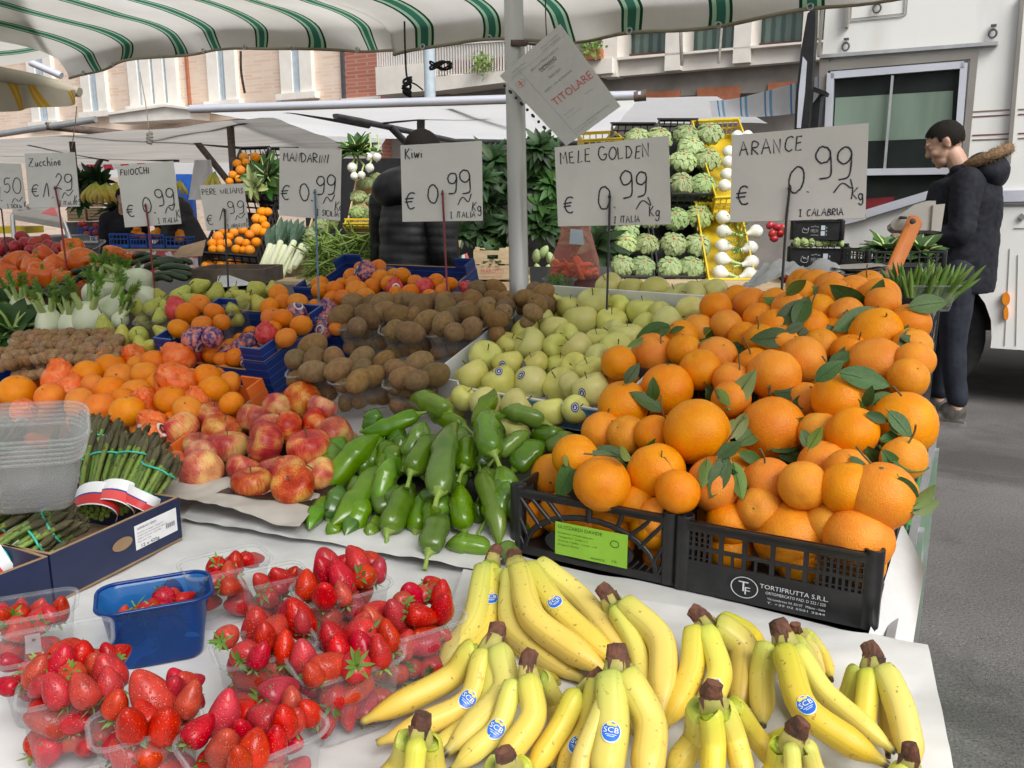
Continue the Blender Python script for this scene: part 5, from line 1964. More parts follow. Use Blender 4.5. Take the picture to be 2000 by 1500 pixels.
def pepper(stem_px,tip_px,w,h0,h1,lab,stem_dir=None,bend=0.0,curl=0.0):
    a=Z(stem_px[0],stem_px[1],h0) if h0>.4 else B(stem_px[0],stem_px[1],h0)
    b=Z(tip_px[0],tip_px[1],h1) if h1>.4 else B(tip_px[0],tip_px[1],h1)
    ax=b-a
    view=(a-CAM).normalized()
    side=ax.cross(view).normalized()
    midp=(a+b)/2+side*bend*ax.length-view*.012
    path=catmull([a,a*.75+b*.25+side*bend*ax.length*.6-view*.008,midp,a*.25+b*.75+side*(bend*.9+curl)*ax.length-view*.008,b+side*curl*ax.length],5)
    r0=w/2*depth(a)/F
    n=len(path)
    prof_r=[]
    for i in range(n):
        t=i/(n-1)
        k=(.72+.33*math.sin(min(1,t/.22)*math.pi/2)) if t<.22 else 1.05-.10*(t-.22)/.3 if t<.52 else 1.02*(1-((t-.52)/.48)**1.9)+.10*(1-t)+.05
        if i==0: k=.45
        if i==n-1: k=.06
        prof_r.append(max(.0015,r0*k))
    ph=R.uniform(0,6); lobes=R.choice([3,3,4])
    amp=R.uniform(.06,.13)
    def prof(i,k):
        t=i/(n-1)
        a_=2*math.pi*k/20
        return 1+amp*(1-t*.4)*math.cos(lobes*a_+ph+t*1.2)+.05*noise.noise(Vector((t*3+ph,math.cos(a_),math.sin(a_))))
    t_=thing('green_pepper',lab,'pepper',a,'long green peppers')
    Mi=Matrix.Translation(-a)
    g=MB(); g.tube(path,prof_r,20,prof=prof)
    g.build('flesh',m['green_pepper_skin'],t_,Mi)
    back_=(path[0]-path[1]).normalized()
    sd=back_ if stem_dir is None else (back_+Vector(stem_dir)).normalized()
    g=MB()
    L=R.uniform(.024,.036)
    side2=side*R.uniform(-.4,.4)
    g.tube(catmull([a-back_*.004,a+back_*.006,a+back_*L*.45+side2*.01,a+sd*L+side2*.02-ZV*.004],3),[r0*.62,r0*.5,r0*.34,r0*.26,r0*.22,r0*.19,r0*.18,r0*.18,r0*.19,r0*.22][:10],10,prof=lambda i,k: 1+(.12*math.cos(k*2.5) if i<3 else 0))
    g.build('stem',m['pepper_stem'],t_,Mi)
    return t_

def pz(l): return (540+l[0]/3.226,740+l[1]/3.226)

# stem end, tip, width in the enlarged view, height of stem end and tip above the board (or absolute when > .4)
PP=[((320,690),(650,350),165,.09,.14,'left of the heap, nearest the red apples',.05,0),((640,575),(345,925),150,.11,.685,'pointing down at the left front, below the one by the apples',.04,0),
      ((340,760),(205,950),105,.69,.675,'small, pointing down at the left front edge of the heap',-.05,0),((230,820),(70,905),85,.68,.67,'lying flat, farthest left on the white cloth',-.1,0),
      ((225,905),(120,925),70,.665,.662,'nearly hidden, under the farthest left one',0,0),((650,780),(735,490),140,.10,.15,'standing on its stem in the left middle of the heap',.04,0),
      ((600,770),(430,995),130,.69,.67,'with tip down on the cloth, left front',-.03,0),((700,960),(870,660),170,.685,.11,'front centre with a long pale stem reaching the cloth',.03,0),
      ((400,900),(320,1000),100,.675,.665,'short, with tip down at the left front',0,0),((640,890),(570,1015),100,.675,.665,'short and dark, front of the heap beside the long stem',0,0),
      ((890,225),(520,325),110,.14,.13,'lying level on top at the left back',.06,.02),((600,330),(620,185),120,.11,.15,'upright behind the level one at the left back',.0,0),
      ((1090,215),(830,150),145,.14,.13,'lying across the back with stem to the right',-.10,0),((1180,300),(930,130),120,.12,.13,'lying across the back under the other',.05,0),
      ((850,590),(1030,370),160,.16,.15,'in the middle with a hooked pale stem',.06,0),((830,500),(930,265),150,.12,.16,'upright in the middle left',-.02,0),((760,470),(800,360),110,.10,.12,'small, tucked behind the middle left',0,0),
      ((690,520),(700,390),120,.10,.12,'dark, tucked behind the left big one',0,0),((1020,720),(1150,275),185,.17,.17,'big and centred, longest of the heap',.04,.02),((1180,560),(1210,360),150,.15,.15,'blunt, right of the longest one',.0,0),
      ((1370,470),(1460,240),165,.19,.18,'bent, on top right with a pale stem',.22,.05),((1260,310),(1345,55),115,.18,.21,'pointing straight up at the top of the heap',-.02,-.08),((1680,270),(1390,235),120,.16,.17,'lying level at the top right',-.12,0),
      ((1400,480),(1600,335),110,.14,.15,'slanting in the right middle',.05,0),((1500,570),(1690,400),150,.12,.13,'fat, slanting beside the orange crate',.04,0),((1700,440),(1880,350),85,.12,.13,'thin, at the far right below the tray',.06,0),
      ((1620,350),(1820,330),110,.13,.13,'level, right back under the blue print',-.05,0),((880,960),(960,700),150,.68,.10,'upright at the front, right of the long stem',.03,0),((1020,720),(900,760),110,.12,.11,'hidden under the longest one',0,0),
      ((960,1090),(1060,840),170,.675,.10,'fat, at the very front with stem on the cloth',.02,0),((1180,950),(1160,660),150,.69,.13,'standing on its stem at the front right',.02,0),((1290,600),(1400,1060),130,.13,.67,'long, pointing down at the front right',.05,0),
      ((1470,850),(1400,540),170,.70,.13,'broad, standing beside the crate corner',-.03,0),((1340,1080),(1060,1060),150,.67,.67,'lying flat on the cloth at the front right',-.08,0),((1500,1130),(1420,1040),120,.67,.68,'lying in front of the left orange crate',.0,0),
      ((1300,700),(1330,560),120,.10,.12,'deep in the right of the heap',0,0),((1280,900),(1250,780),110,.68,.08,'deep at the front right of the heap',0,0),((1560,960),(1500,880),100,.68,.70,'dark, pressed against the crate side',0,0),((1110,500),(1100,600),120,.10,.08,'deep in the centre of the heap',0,0)]
for s_,t2,w_,h0,h1,lab,bd,cu_ in PP:
    pepper(pz(s_),pz(t2),w_*.96/3.226,h0 if h0>.4 else h0-.03,h1 if h1>.4 else h1-.03,'long green pepper ' +lab,None,bd,cu_)
for k in range(30):
    x,y=R.uniform(620,1030),R.uniform(870,1045)
    x+=(960-y)*.1
    a_=R.gauss(.2,.5)
    dx,dy=55*math.sin(a_),-72*math.cos(a_)
    o=pepper((x,y),(x+dx,y+dy),40,.06,.085,'long green pepper deep in the heap, half hidden under the others',None,R.uniform(-.06,.06),0)
g=MB()
g.grid(lambda a,b: (lambda p: p+ZV*(.010*noise.noise(p*10)+.035*math.sin(math.pi*a)*math.sin(math.pi*b)))((Z(650,1010,.652)*(1-a)+Z(1000,1075,.652)*a)*(1-b)+(B(720,880,.01)*(1-a)+B(1120,880,.01)*a)*b),20,14)
tag(g.build('packing_tray',m['dark_tray']),'dark tray mostly buried under the green peppers','tray')

# ------------------------------------------------------------------ bananas
def banana_mesh(path,r,sections=12):
    g=MB()
    n=len(path)
    rr=[]
    for i in range(n):
        t=i/(n-1)
        if t<.14: k=.36+.10*t/.14
        elif t<.30: k=.46+.54*math.sin((t-.14)/.16*math.pi/2)
        elif t<.80: k=1.0
        elif t<.95: k=1-.62*((t-.80)/.15)**1.6
        else: k=.38-.10*(t-.95)/.05
        rr.append(r*k)
    def prof(i,k):
        t=i/(n-1)
        return 1+.055*math.cos(5*2*math.pi*k/15)*(1 if .2<t<.9 else .5)
    base=g.tube(path,rr,15,prof=prof)
    for i in range(n):
        for k in range(15):
            g.uv[base+i*15+k]=(k/15,i/(n-1))
    for j in range(15):
        g.uv[base+n*15+j]=(.5,.0)
        g.uv[base+n*15+15+j]=(.5,.995)
    return g

def banana_bunch(lab,crown,fingers,stick=(),ch=.085):
    """crown: pixel; fingers: (mid px, tip px, width px, mid height, tip height)"""
    c=Z(crown[0],crown[1],FZ+ch)
    t=thing('banana_bunch',lab,'banana bunch',c,'banana bunches on the paper')
    Mi=Matrix.Translation(-c)
    dirs=[]
    nf=len(fingers)
    made=[]
    for k,f in enumerate(fingers):
        mid_=Z(f[0][0],f[0][1],FZ+f[3]); tip=Z(f[1][0],f[1][1],FZ+f[4])
        lat=Vector((k-(nf-1)/2,0,0))*.0062
        d0=(mid_-c).normalized()
        c1=c+d0*.012+lat
        q1=c1*.62+mid_*.38+ZV*.006
        path=catmull([c1,c1*.84+mid_*.16+ZV*.003,q1,mid_,mid_*.45+tip*.55-(c1+tip-mid_*2)*.06,tip],8)
        r=f[2]/2*depth(mid_)/F*.92
        g=banana_mesh(path,r)
        o=g.build('banana',m['banana_skin'],t,Mi)
        made.append((o,path,r))
        dirs.append(d0)
    av=sum(dirs,Vector())/nf
    av.normalize()
    # crown: woody cap, pale cut ring
    g=MB()
    W_=.0070+.0016*nf
    view=(c-CAM).normalized()
    sd=av.cross(view).normalized()
    pts=[c+av*.030,c+av*.014,c+av*.002,c-av*.007,c-av*.009]
    g.tube(pts,[W_*1.05,W_*1.16,W_*1.0,W_*.84,W_*.5],16,1,fl=.55,up=view,prof=lambda i,k: 1+(.10 if i<3 else .03)*math.cos(k*math.pi/8*nf))
    sk=sd*R.uniform(-.35,.35)
    pts=[c-av*.006,c-(av+sk*.3)*.011,c-(av+sk*.6)*.017,c-(av+sk)*.023,c-(av+sk)*.024]
    g.tube(pts,[W_*.87,W_*.84,W_*.74,W_*.64,W_*.2],18,0,fl=.55,up=view,sm=False,prof=lambda i,k: 1+.20*noise.noise(Vector((k*1.7,i*.9,c.x*30)))+(.16*noise.noise(Vector((k*.9,7,c.x*50))) if i>1 else 0))
    for j in range(3):
        a_=R.uniform(-1,1)
        b_=c-av*.008+sd*W_*.8*a_+view*-W_*.45
        g.add([b_-sd*.003,b_+sd*.003,b_+av*R.uniform(.012,.026)+sd*R.uniform(-.004,.004)-view*.003],[(0,1,2)],0,False)
    g.build('crown',[m['banana_crown'],m['banana_cut']],t,Mi)
    for k,fr in stick:
        o,path,r=made[k]
        i=fr*(len(path)-1); i0=int(i); p=path[i0].lerp(path[min(i0+1,len(path)-1)],i-i0)
        tang=(path[min(i0+1,len(path)-1)]-path[i0-1]).normalized()
        nrm=(CAM-p)+ZV*.4; nrm=(nrm-tang*nrm.dot(tang)).normalized()
        side=tang.cross(nrm)
        def on(a,b,e):
            ang=a/r
            return p+tang*b+(nrm*math.cos(ang)+side*math.sin(ang))*(r*1.045+e)
        # the mark is read across the fruit: x along the side, upright toward the crown
        g=MB()
        S=.0108
        out=[(S*.92*math.cos(a),S*1.05*math.sin(a)*(1.15 if math.sin(a)<0 else .82)) for a in [2*math.pi*i/24 for i in range(24)]]
        def lay(pts,e,mi):
            cx=sum(q[0] for q in pts)/len(pts); cy=sum(q[1] for q in pts)/len(pts)
            vs=[on(-cx,-cy,e)]+[on(-a,-b,e) for a,b in pts]
            n=len(pts)
            g.add(vs,[(0,1+i,1+(i+1) % n) for i in range(n)],mi,True)
        lay(out,.0003,1)
        lay([(a*.90,b*.90) for a,b in out],.0007,0)
        lay([(a_*.8,b_*.8) for a_,b_ in ((-.0055,.0052),(.0055,.0052),(.0066,.0100),(.0022,.0082),(-.0022,.0100),(-.0066,.0090))],.0012,2)
        vs,fs,L=printed('SCB')
        g.add([on(-(v.x/L-.5)*.0140,-(v.y/.7*.0054-.0026),.0013) for v in vs],fs,1,False)
        lay([(-.0052,-.0042),(.0052,-.0042),(.0052,-.0048),(-.0052,-.0048)],.0012,1)
        lay([(-.0036,-.0061),(.0036,-.0061),(.0036,-.0067),(-.0036,-.0067)],.0012,1)
        g.build('fruit_sticker',[m['sticker_blue'],m['sticker_white'],m['ink_yellow']],o)
    return t

H=.075
banana_bunch('long banana bunch with its crown against the left orange crate, tips to the lower right',(1006,1098),
             [((968,1185),(1090,1335),52,.045,.025),((1000,1220),(1150,1335),52,.06,.03),((1040,1205),(1195,1318),60,.085,.05),((1090,1190),(1215,1305),56,.085,.055),((1130,1170),(1232,1296),60,.075,.06)],[(3,.60)],.10)
banana_bunch('banana bunch farthest left at the back, only its yellow side showing behind the long bunch',(962,1090),[((925,1210),(852,1312),52,.06,.03),((955,1215),(880,1305),50,.05,.03),((945,1160),(905,1290),46,.04,.02)],[(1,.52)],.09)
banana_bunch('banana bunch fanned toward the lower left, its long fingers reaching the strawberries',(966,1252),[((880,1322),(702,1412),54,.06,.03),((915,1370),(735,1452),52,.055,.03),((985,1350),(865,1475),60,.07,.04),((950,1390),(800,1500),50,.05,.03)],[(1,.60)],.10)
banana_bunch('small banana bunch tucked between the left fan and the centre bunch',(1030,1312),[((975,1420),(880,1505),48,.06,.03),((1040,1400),(960,1510),56,.075,.04),((1085,1372),(1090,1450),42,.05,.03)],[(0,.62)],.10)
banana_bunch('greenish banana bunch standing below the green crate label',(1192,1172),[((1215,1240),(1225,1330),34,.05,.03),((1245,1270),(1262,1400),44,.07,.03),((1290,1250),(1290,1405),62,.085,.04),((1205,1230),(1190,1300),30,.05,.03)],[],.10)
banana_bunch('centre banana bunch at the bottom, with a big brown crown and blue stickers',(1205,1300),[((1150,1420),(1085,1530),52,.06,.03),((1195,1420),(1175,1545),72,.085,.05),((1270,1410),(1255,1550),72,.085,.05),((1140,1470),(1130,1540),42,.07,.04),((1235,1360),(1245,1450),36,.05,.03)],[(1,.66),(0,.75)],.12)
banana_bunch('thin greenish banana pair lying left of the centre bunch',(1150,1342),[((1095,1420),(1030,1520),52,.06,.03),((1120,1400),(1070,1500),40,.05,.03)],[],.09)
banana_bunch('banana bunch right of the greenish one, below the white crate lettering',(1376,1216),[((1350,1310),(1296,1425),54,.07,.03),((1405,1310),(1365,1410),54,.075,.04),((1452,1270),(1440,1410),66,.075,.03),((1465,1240),(1500,1330),44,.05,.03)],[(1,.75)],.10)
banana_bunch('banana bunch at the bottom edge with a split dark crown, right of centre',(1392,1368),[((1360,1440),(1300,1520),56,.06,.03),((1395,1450),(1390,1540),52,.08,.05),((1435,1440),(1460,1540),52,.08,.05),((1470,1430),(1530,1510),46,.07,.04)],[],.125)
banana_bunch('large banana bunch on the right with a long finger pointing to the corner',(1530,1248),[((1488,1320),(1490,1420),52,.07,.04),((1570,1380),(1735,1495),62,.085,.05),((1610,1350),(1750,1470),48,.08,.05),((1585,1300),(1595,1400),40,.05,.03),((1545,1320),(1560,1420),36,.05,.03)],[(1,.62)],.11)
banana_bunch('single crowned banana bunch just behind the large right one',(1556,1238),[((1585,1275),(1600,1345),36,.05,.03),((1600,1270),(1625,1330),30,.04,.03)],[],.095)
banana_bunch('rightmost banana bunch, upright near the paper corner',(1706,1296),[((1660,1360),(1630,1430),46,.06,.03),((1690,1385),(1680,1470),46,.07,.04),((1760,1385),(1785,1510),62,.08,.04),((1730,1370),(1735,1480),36,.06,.03)],[],.10)
banana_bunch('little banana bunch peeping up between the two big right bunches',(1552,1442),[((1515,1490),(1480,1560),42,.06,.03),((1548,1500),(1540,1570),36,.08,.05),((1590,1500),(1620,1570),40,.07,.04),((1510,1450),(1490,1480),36,.05,.03)],[],.10)
banana_bunch('banana bunch at the lower left corner of the banana display',(820,1432),[((780,1490),(720,1560),50,.06,.03),((808,1505),(790,1580),46,.08,.05),((848,1495),(865,1560),46,.07,.04)],[],.11)
banana_bunch('banana bunch cut by the bottom edge, only its dark crown showing',(990,1488),[((960,1540),(930,1620),50,.06,.03),((1000,1550),(1005,1640),50,.08,.05),((1035,1535),(1070,1600),46,.07,.04)],[],.12)
banana_bunch('banana bunch at the bottom right paper corner, mostly below the frame',(1776,1492),[((1790,1540),(1800,1620),50,.06,.03),((1740,1540),(1720,1620),50,.06,.03)],[],.09)

# ------------------------------------------------------------------ strawberries
def straws(label_where,pts,h,up,Mp,pw):
    base=[]
    for x,y,r in pts:
        p=Z(x,y,FZ+h)
        q=Mp.inverted() @ p
        q.x=min(max(q.x,-.47*pw),.47*pw); q.y=min(max(q.y,-.335*pw),.335*pw)
        p=Mp @ q
        base.append([p,r*1.07*depth(p)/F])
    pos=relax(base,15,.012)
    objs=[]
    for (x,y,r),(p,rr_) in zip(pts,pos):
        if R.random()<up:
            d=Vector((R.uniform(-.55,.55),R.uniform(-.3,.5),-1))          # tip up, calyx down
        else:
            d=Vector((R.uniform(-1,1),R.uniform(-1,-.1),R.uniform(-.3,.7)))
        M4=Matrix.Translation(p) @ toz(d,R.uniform(0,6)) @ Matrix.Scale(rr_,4)
        o=put('strawberry',R.choice(STR),None,M4)
        put('calyx',R.choice(CAL),o)
        objs.append((o,x,y))
    av=sum(p[2] for p in pts)/len(pts)
    for o,w_,r in rows(objs,av*1.4):
        tag(o,'red strawberry, %s, %s of %s' % (w_,r,label_where),'strawberry','red strawberries')

def s4(l): return cv(l,0,800,2.143)

SP=[('the front left clear punnet',s4([(155,1090,58),(262,1040,76),(335,1035,80),(240,1182,66),(352,1182,66),(470,1102,76),(402,1080,58),(420,972,56),(530,1002,62),(618,992,52),(252,992,44),(565,1130,60),(170,1160,50),(310,1120,60),(640,1040,50)]),(285,1190),385,.30,24),
      ('the front centre clear punnet',s4([(480,1222,58),(642,1212,94),(548,1322,72),(790,1222,66),(692,1342,76),(720,1142,62),(600,1170,56),(905,1130,66),(720,1062,62),(840,1062,58),(955,1162,56),(870,1200,50),(610,1280,60)]),(610,1330),440,.22,30),
      ('the bottom right clear punnet',s4([(830,1350,64),(940,1280,76),(942,1422,82),(1030,1262,56),(1100,1292,72),(1190,1312,66),(1160,1182,76),(1060,1432,78),(1292,1270,56),(1232,1302,56),(1150,1400,60),(1010,1350,60),(1220,1220,50),(1000,1470,60)]),(1060,1390),590,.45,40),
      ('the middle clear punnet',s4([(1060,890,66),(1168,802,62),(1150,920,62),(1262,880,68),(1032,1022,66),(952,950,54),(1192,1000,58),(1322,880,44),(1110,960,55),(1220,830,44),(1090,1040,50)]),(1110,1010),420,.42,30),
      ('the clear punnet by the bananas',s4([(1272,1040,64),(1370,1082,76),(1370,930,62),(1400,972,66),(1500,940,72),(1562,902,62),(1522,1022,76),(1490,1082,74),(1630,952,58),(1462,862,60),(1310,1110,50),(1420,1020,60),(1590,1020,55)]),(1450,1060),470,.40,32),
      ('the clear punnet nearest the peppers',s4([(1690,672,52),(1622,752,48),(1690,762,66),(1780,692,56),(1882,702,60),(1660,862,58),(1760,862,54),(1852,832,58),(1820,682,44),(1572,842,48),(1770,780,46),(1900,760,48)]),(1730,900),430,.35,34),
      ('the heaped punnet behind the middle',s4([(1440,582,54),(1352,652,76),(1432,712,66),(1492,642,62),(1540,612,54),(1530,702,58),(1360,782,58),(1282,742,54),(1300,622,52),(1602,672,46),(1452,790,46),(1400,640,56)]),(1430,760),400,.33,34),
      ('the small punnet behind the blue',s4([(1130,642,54),(1075,692,44),(1182,692,44),(1240,668,44),(1150,700,40),(1210,700,40)]),(1145,715),270,.36,30),
      ('the nearly empty rear punnet',s4([(882,642,47),(930,612,42),(982,652,47),(1072,602,38),(1030,625,36),(935,740,44),(985,760,42),(955,690,42)]),(945,660),360,.40,36),
      ('the blue punnet',s4([(720,748,47),(682,812,54),(602,852,44),(640,820,36),(515,855,26),(770,790,32),(580,870,34)]),(650,790),460,.25,24),
      ('the punnet cut by the left edge',s4([(25,812,47),(102,802,42),(165,812,38),(82,862,54),(250,842,46),(10,880,44),(210,860,38)]),(120,850),380,.50,24),
      ('the punnet with the white tag',s4([(40,1060,44),(120,1090,44),(60,1150,44),(20,1200,44),(110,1180,46)]),(230,1000),460,.55,26)]
for wh,pts,(cx,cy),wpx,ang,a2 in SP:
    x,y=cx/2.143,800+cy/2.143
    nm=wh.split()[1]
    lowfill=wh in ('the blue punnet','the punnet cut by the left edge','the punnet with the white tag','the nearly empty rear punnet','the small punnet behind the blue')
    hp=.088
    p=Z(x,y,FZ+.085)
    wd=wpx/2.143*depth(p)/F*.90
    M4=Matrix.Translation((p.x,p.y,FZ+.006)) @ Matrix.Rotation(rad(a2),4,'Z')
    blue='blue' in wh and 'behind' not in wh
    punnet(('blue plastic punnet with a few strawberries' if blue else 'see-through punnet of strawberries, ' +wh.replace('the ','',1)),M4,wd,wd*.68,hp,'blue_punnet' if blue else 'clear_punnet')
    straws(wh,pts,.070 if lowfill else .10,.45 if lowfill else .62,M4,wd)
    # lower berries pressed against the plastic
    nlow=17 if not lowfill else 5
    for i in range(nlow):
        a=2*math.pi*i/nlow
        k_=.31 if i % 3 else .14
        q=M4 @ Vector((k_*wd*math.cos(a),k_*.60*wd*math.sin(a),.022+.034*(i % 2)+R.uniform(0,.008)))
        o=put('strawberry',R.choice(STR),None,Matrix.Translation(q) @ rrot() @ Matrix.Scale(R.uniform(.0165,.021),4))
        put('calyx',R.choice(CAL),o)
        tag(o,'red strawberry seen through the wall of ' +wh,'strawberry','red strawberries')
# white tag inside the half empty punnet
g=MB()
c=[Z(50,1278,FZ+.06),Z(82,1272,FZ+.06),Z(78,1236,FZ+.10),Z(48,1242,FZ+.10)]
g.add(c,[(0,1,2,3)],0,False)
fx=quadmap(c,.0006)
put_print(g,'o',fx,.45,.65,.22,.2,1)
tag(g.build('price_tag',[m['sticker_white'],m['ink_black']]),'small white paper tag standing in the half empty strawberry punnet','tag')

# ------------------------------------------------------------------ asparagus in two navy cartons
ya=(Z(345,985,.735)-Z(100,1095,.735)); ya.z=0; ya.normalize()
xa=Vector((ya.y,-ya.x,0))            # to the right / toward the viewer
def navy(label,near_px,far_px,print_=True):
    a,b=Z(near_px[0],near_px[1],.728),Z(far_px[0],far_px[1],.728)
    ydir=(b-a); ydir.z=0
    L=ydir.length; ydir.normalize()
    n=Vector((-ydir.y,ydir.x,0))       # away from the right hand face
    M4=frame(Vector((a.x,a.y,FZ+.008)),ydir,n,ZV)
    def exx(t):
        g=MB()
        c=[Vector((L*.60,-.001,.022)),Vector((L*.96,-.001,.022)),Vector((L*.96,-.001,.066)),Vector((L*.60,-.001,.066))]
        g.add(c,[(0,1,2,3)],0,False)
        fx=localmap(c)
        put_print(g,'ASPARAGI VERDI',fx,.05,.80,.45,.09,1)
        for i,(s_,w_) in enumerate([('Prodotto in Spagna  Categoria I',.62),('Confezionato da Cooperativa Agricola',.7),('Calibro 10-16 mm  Lotto 0421',.55),('Peso netto 5 kg',.3)]):
            put_print(g,s_,fx,.05,.64-i*.12,w_,.055,1)
        put_print(g,'12 x 420g',fx,.12,.05,.42,.13,1)
        for i in range(14):
            x=.72+i*.016
            g.add([fx(x,.3),fx(x+.004+.006*(i % 3==0),.3),fx(x+.004+.006*(i % 3==0),.5),fx(x,.5)],[(0,1,2,3)],1,False)
        g.build('box_label',[m['sticker_white'],m['ink_black']],t)
        g=MB()
        pts=[(L*.50+.022*math.cos(k*2*math.pi/20),.045+.011*math.sin(k*2*math.pi/20)) for k in range(20)]
        g.add([Vector((x,-.001,z)) for x,z in pts],[tuple(range(20))],0,False)
        g.build('hand_hole',m['brown_card'],t)
    return card_box('asparagus_box',label,M4,L,.30,.082,'navy_card',extra=exx if print_ else None)

navy('dark navy carton of asparagus with a white printed label',(98,1092),(350,978))
navy('dark navy carton of asparagus cut by the left edge',(-150,1190),(94,1096),False)

def mk_spear(seed):
    rr=random.Random(seed)
    g=MB()
    b=rr.uniform(-.05,.05)
    path=[Vector((b*4*t*(1-t),b*t,t)) for t in [i/12 for i in range(13)]]
    g.tube(path[:10],[.022,.024,.024,.024,.024,.024,.024,.0235,.023,.023],8,0)
    g.tube(path[9:],[.025,.030,.025,.006],8,1,prof=lambda i,k: 1+.22*((k+i) % 2))
    for i in range(7):
        t=.3+.09*i; a=i*2.4
        c=Vector((b*4*t*(1-t),b*t,t))
        d=Vector((math.cos(a),math.sin(a),0))
        g.add([c+d*.023-Vector((-d.y,d.x,0))*.014,c+d*.023+Vector((-d.y,d.x,0))*.014,c+d*.027+Vector((0,0,.06))],[(0,1,2)],1,False)
    for i in range(9):
        t=.80+.02*i; a=i*2.4
        c=Vector((b*4*t*(1-t),b*t,t)); d=Vector((math.cos(a),math.sin(a),0))
        g.add([c+d*.022-Vector((-d.y,d.x,0))*.016,c+d*.022+Vector((-d.y,d.x,0))*.016,c+d*.034+Vector((0,0,.035))],[(0,1,2)],1,False)
    return g.mesh('spear',[m['spear_green'],m['spear_tip']])

SPR=[mk_spear(i) for i in range(6)]

def bundle(lab,butt,tip,h0,h1,n=26,wrap=True):
    a,b=Z(butt[0],butt[1],h0),Z(tip[0],tip[1],h1)
    ax=b-a
    L=ax.length
    z=ax.normalized()
    x=z.cross(ZV).normalized(); y=x.cross(z)
    t=thing('asparagus_bundle',lab,'asparagus bundle',a,'asparagus bundles')
    Mi=Matrix.Translation(-a)
    Rb=.026
    for k in range(n):
        r=Rb*math.sqrt((k+.5)/n); an=k*2.4
        q=a+x*r*math.cos(an)*1.15+y*r*math.sin(an)*.9
        zz=(z+(x*math.cos(an)+y*math.sin(an))*.07).normalized()
        M4=Matrix.Translation(q) @ toz(zz,R.uniform(0,6)) @ Matrix.Diagonal((L*.9*1.15,L*.9*1.15,L*R.uniform(.94,1.06),1)) if L>.1 else None
        s_=.20
        M4=Matrix.Translation(q) @ toz(zz,R.uniform(0,6)) @ Matrix.Diagonal((s_,s_,L*R.uniform(.93,1.07),1))
        put('spear',SPR[k % 6],t,Mi @ M4)
    for f in (.22,.66):
        c=a+z*L*f
        rr_=Rb*(1.20+.10*f*L/.15)
        g=MB()
        ring=[c+x*rr_*1.2*math.cos(k*math.pi/10)+y*rr_*math.sin(k*math.pi/10)+z*.002*math.sin(k) for k in range(21)]
        g.tube(ring,.0019,6,cap=False)
        g.build('elastic_band',m['elastic_teal'],t,Mi)
    if wrap:
        g=MB()
        def fn(u_,v_):
            an=-.6+u_*4.4
            c=a+z*L*(-.06+v_*.30)
            rr_=Rb*1.30
            return c+x*rr_*1.2*math.cos(an)+y*rr_*math.sin(an)
        g.grid(lambda u_,v_: fn(u_,v_),16,2,0)
        for (u0,u1,v0,v1,mi) in ((.10,.9,.05,.45,1),(.2,.75,.45,.52,2)):
            k=Rb*.02
            g.grid(lambda p_,q_: (lambda w_: w_+(w_-(a+z*(w_-a).dot(z))).normalized()*.0008)(fn(u0+(u1-u0)*p_,v0+(v1-v0)*q_)),10,1,mi)
        g.build('paper_sleeve',[m['sticker_white'],m['wrap_red'],m['sticker_navy']],t,Mi)

bundle('asparagus bundle with white and red sleeve, right end of the navy carton',(272,985),(330,885),.715,.80)
bundle('asparagus bundle second from the right end of the navy carton, red sleeve in front',(222,990),(285,862),.715,.80)
bundle('asparagus bundle in the middle of the navy carton, leaning up',(185,1000),(225,860),.71,.80)
bundle('asparagus bundle at the back of the carton, beside the stacked empty punnets',(165,930),(205,820),.72,.82,20,False)
bundle('asparagus bundle at the back right, below the orange carton',(235,920),(290,860),.70,.79,18,False)
bundle('asparagus bundle at the back, its tips against the oranges',(190,890),(165,818),.72,.82,18,False)
bundle('asparagus bundle lying in the left carton with pale sleeve',(30,1075),(150,1000),.705,.76)
bundle('asparagus bundle lying at the front of the left carton, red sleeve',(-10,1100),(110,1030),.70,.74)
bundle('asparagus bundle cut by the left edge below the stacked punnets',(-60,1060),(50,985),.71,.77,20,False)
bundle('asparagus bundle at far left behind the empty punnets',(-20,900),(30,832),.72,.80,18,False)
bundle('asparagus bundle hidden behind the stack of empty punnets',(110,960),(150,850),.71,.79,16,False)

# stack of empty punnets
c0,c1=Z(75,960,.80),Z(60,830,.84)
axs=(Vector((-.10,-.20,-1))).normalized()
for i in range(6):
    p=P(62+i*2,872-i*8.5,1.30+.004*i)
    M4=Matrix.Translation(p) @ Matrix.Rotation(rad(12),4,'Y') @ Matrix.Rotation(rad(16),4,'X') @ Matrix.Rotation(rad(28),4,'Z')
    o=put('plastic_punnet',punnet_mesh(.135,.105,.10,'cloudy_punnet'),None,M4 @ Matrix.Translation((0,0,-.095)))
    tag(o,'empty clear punnet, %s of the leaning stack above the asparagus' % (['lowest','second lowest','third from bottom','third from top','second from top','topmost'][i]),'punnet','stacked empty punnets')
# ------------------------------------------------------------------ fennel, courgettes, bell peppers, tomatoes (left rear of our table)
def frond_geo(g,base,d,L,n=26,mi=0,spread=.5):
    """feathery green: many thin slips along a stalk"""
    d=d.normalized()
    a=d.orthogonal().normalized(); b=d.cross(a)
    for k in range(n):
        t=.25+.75*k/n
        an=k*2.4
        o=base+d*L*t
        dd=(d*.8+(a*math.cos(an)+b*math.sin(an))*spread*R.uniform(.6,1.4)).normalized()
        l=L*R.uniform(.22,.42)*(1.2-t*.5)
        s_=dd.cross(Vector((R.gauss(0,1),R.gauss(0,1),R.gauss(0,1)))).normalized()*l*.07
        e=o+dd*l+ZV*-.1*l
        mdl=o+dd*l*.5+s_*1.5
        g.add([o-s_,o+s_,mdl+s_,e,mdl-s_*3],[(0,1,2,3,4)],mi,True)

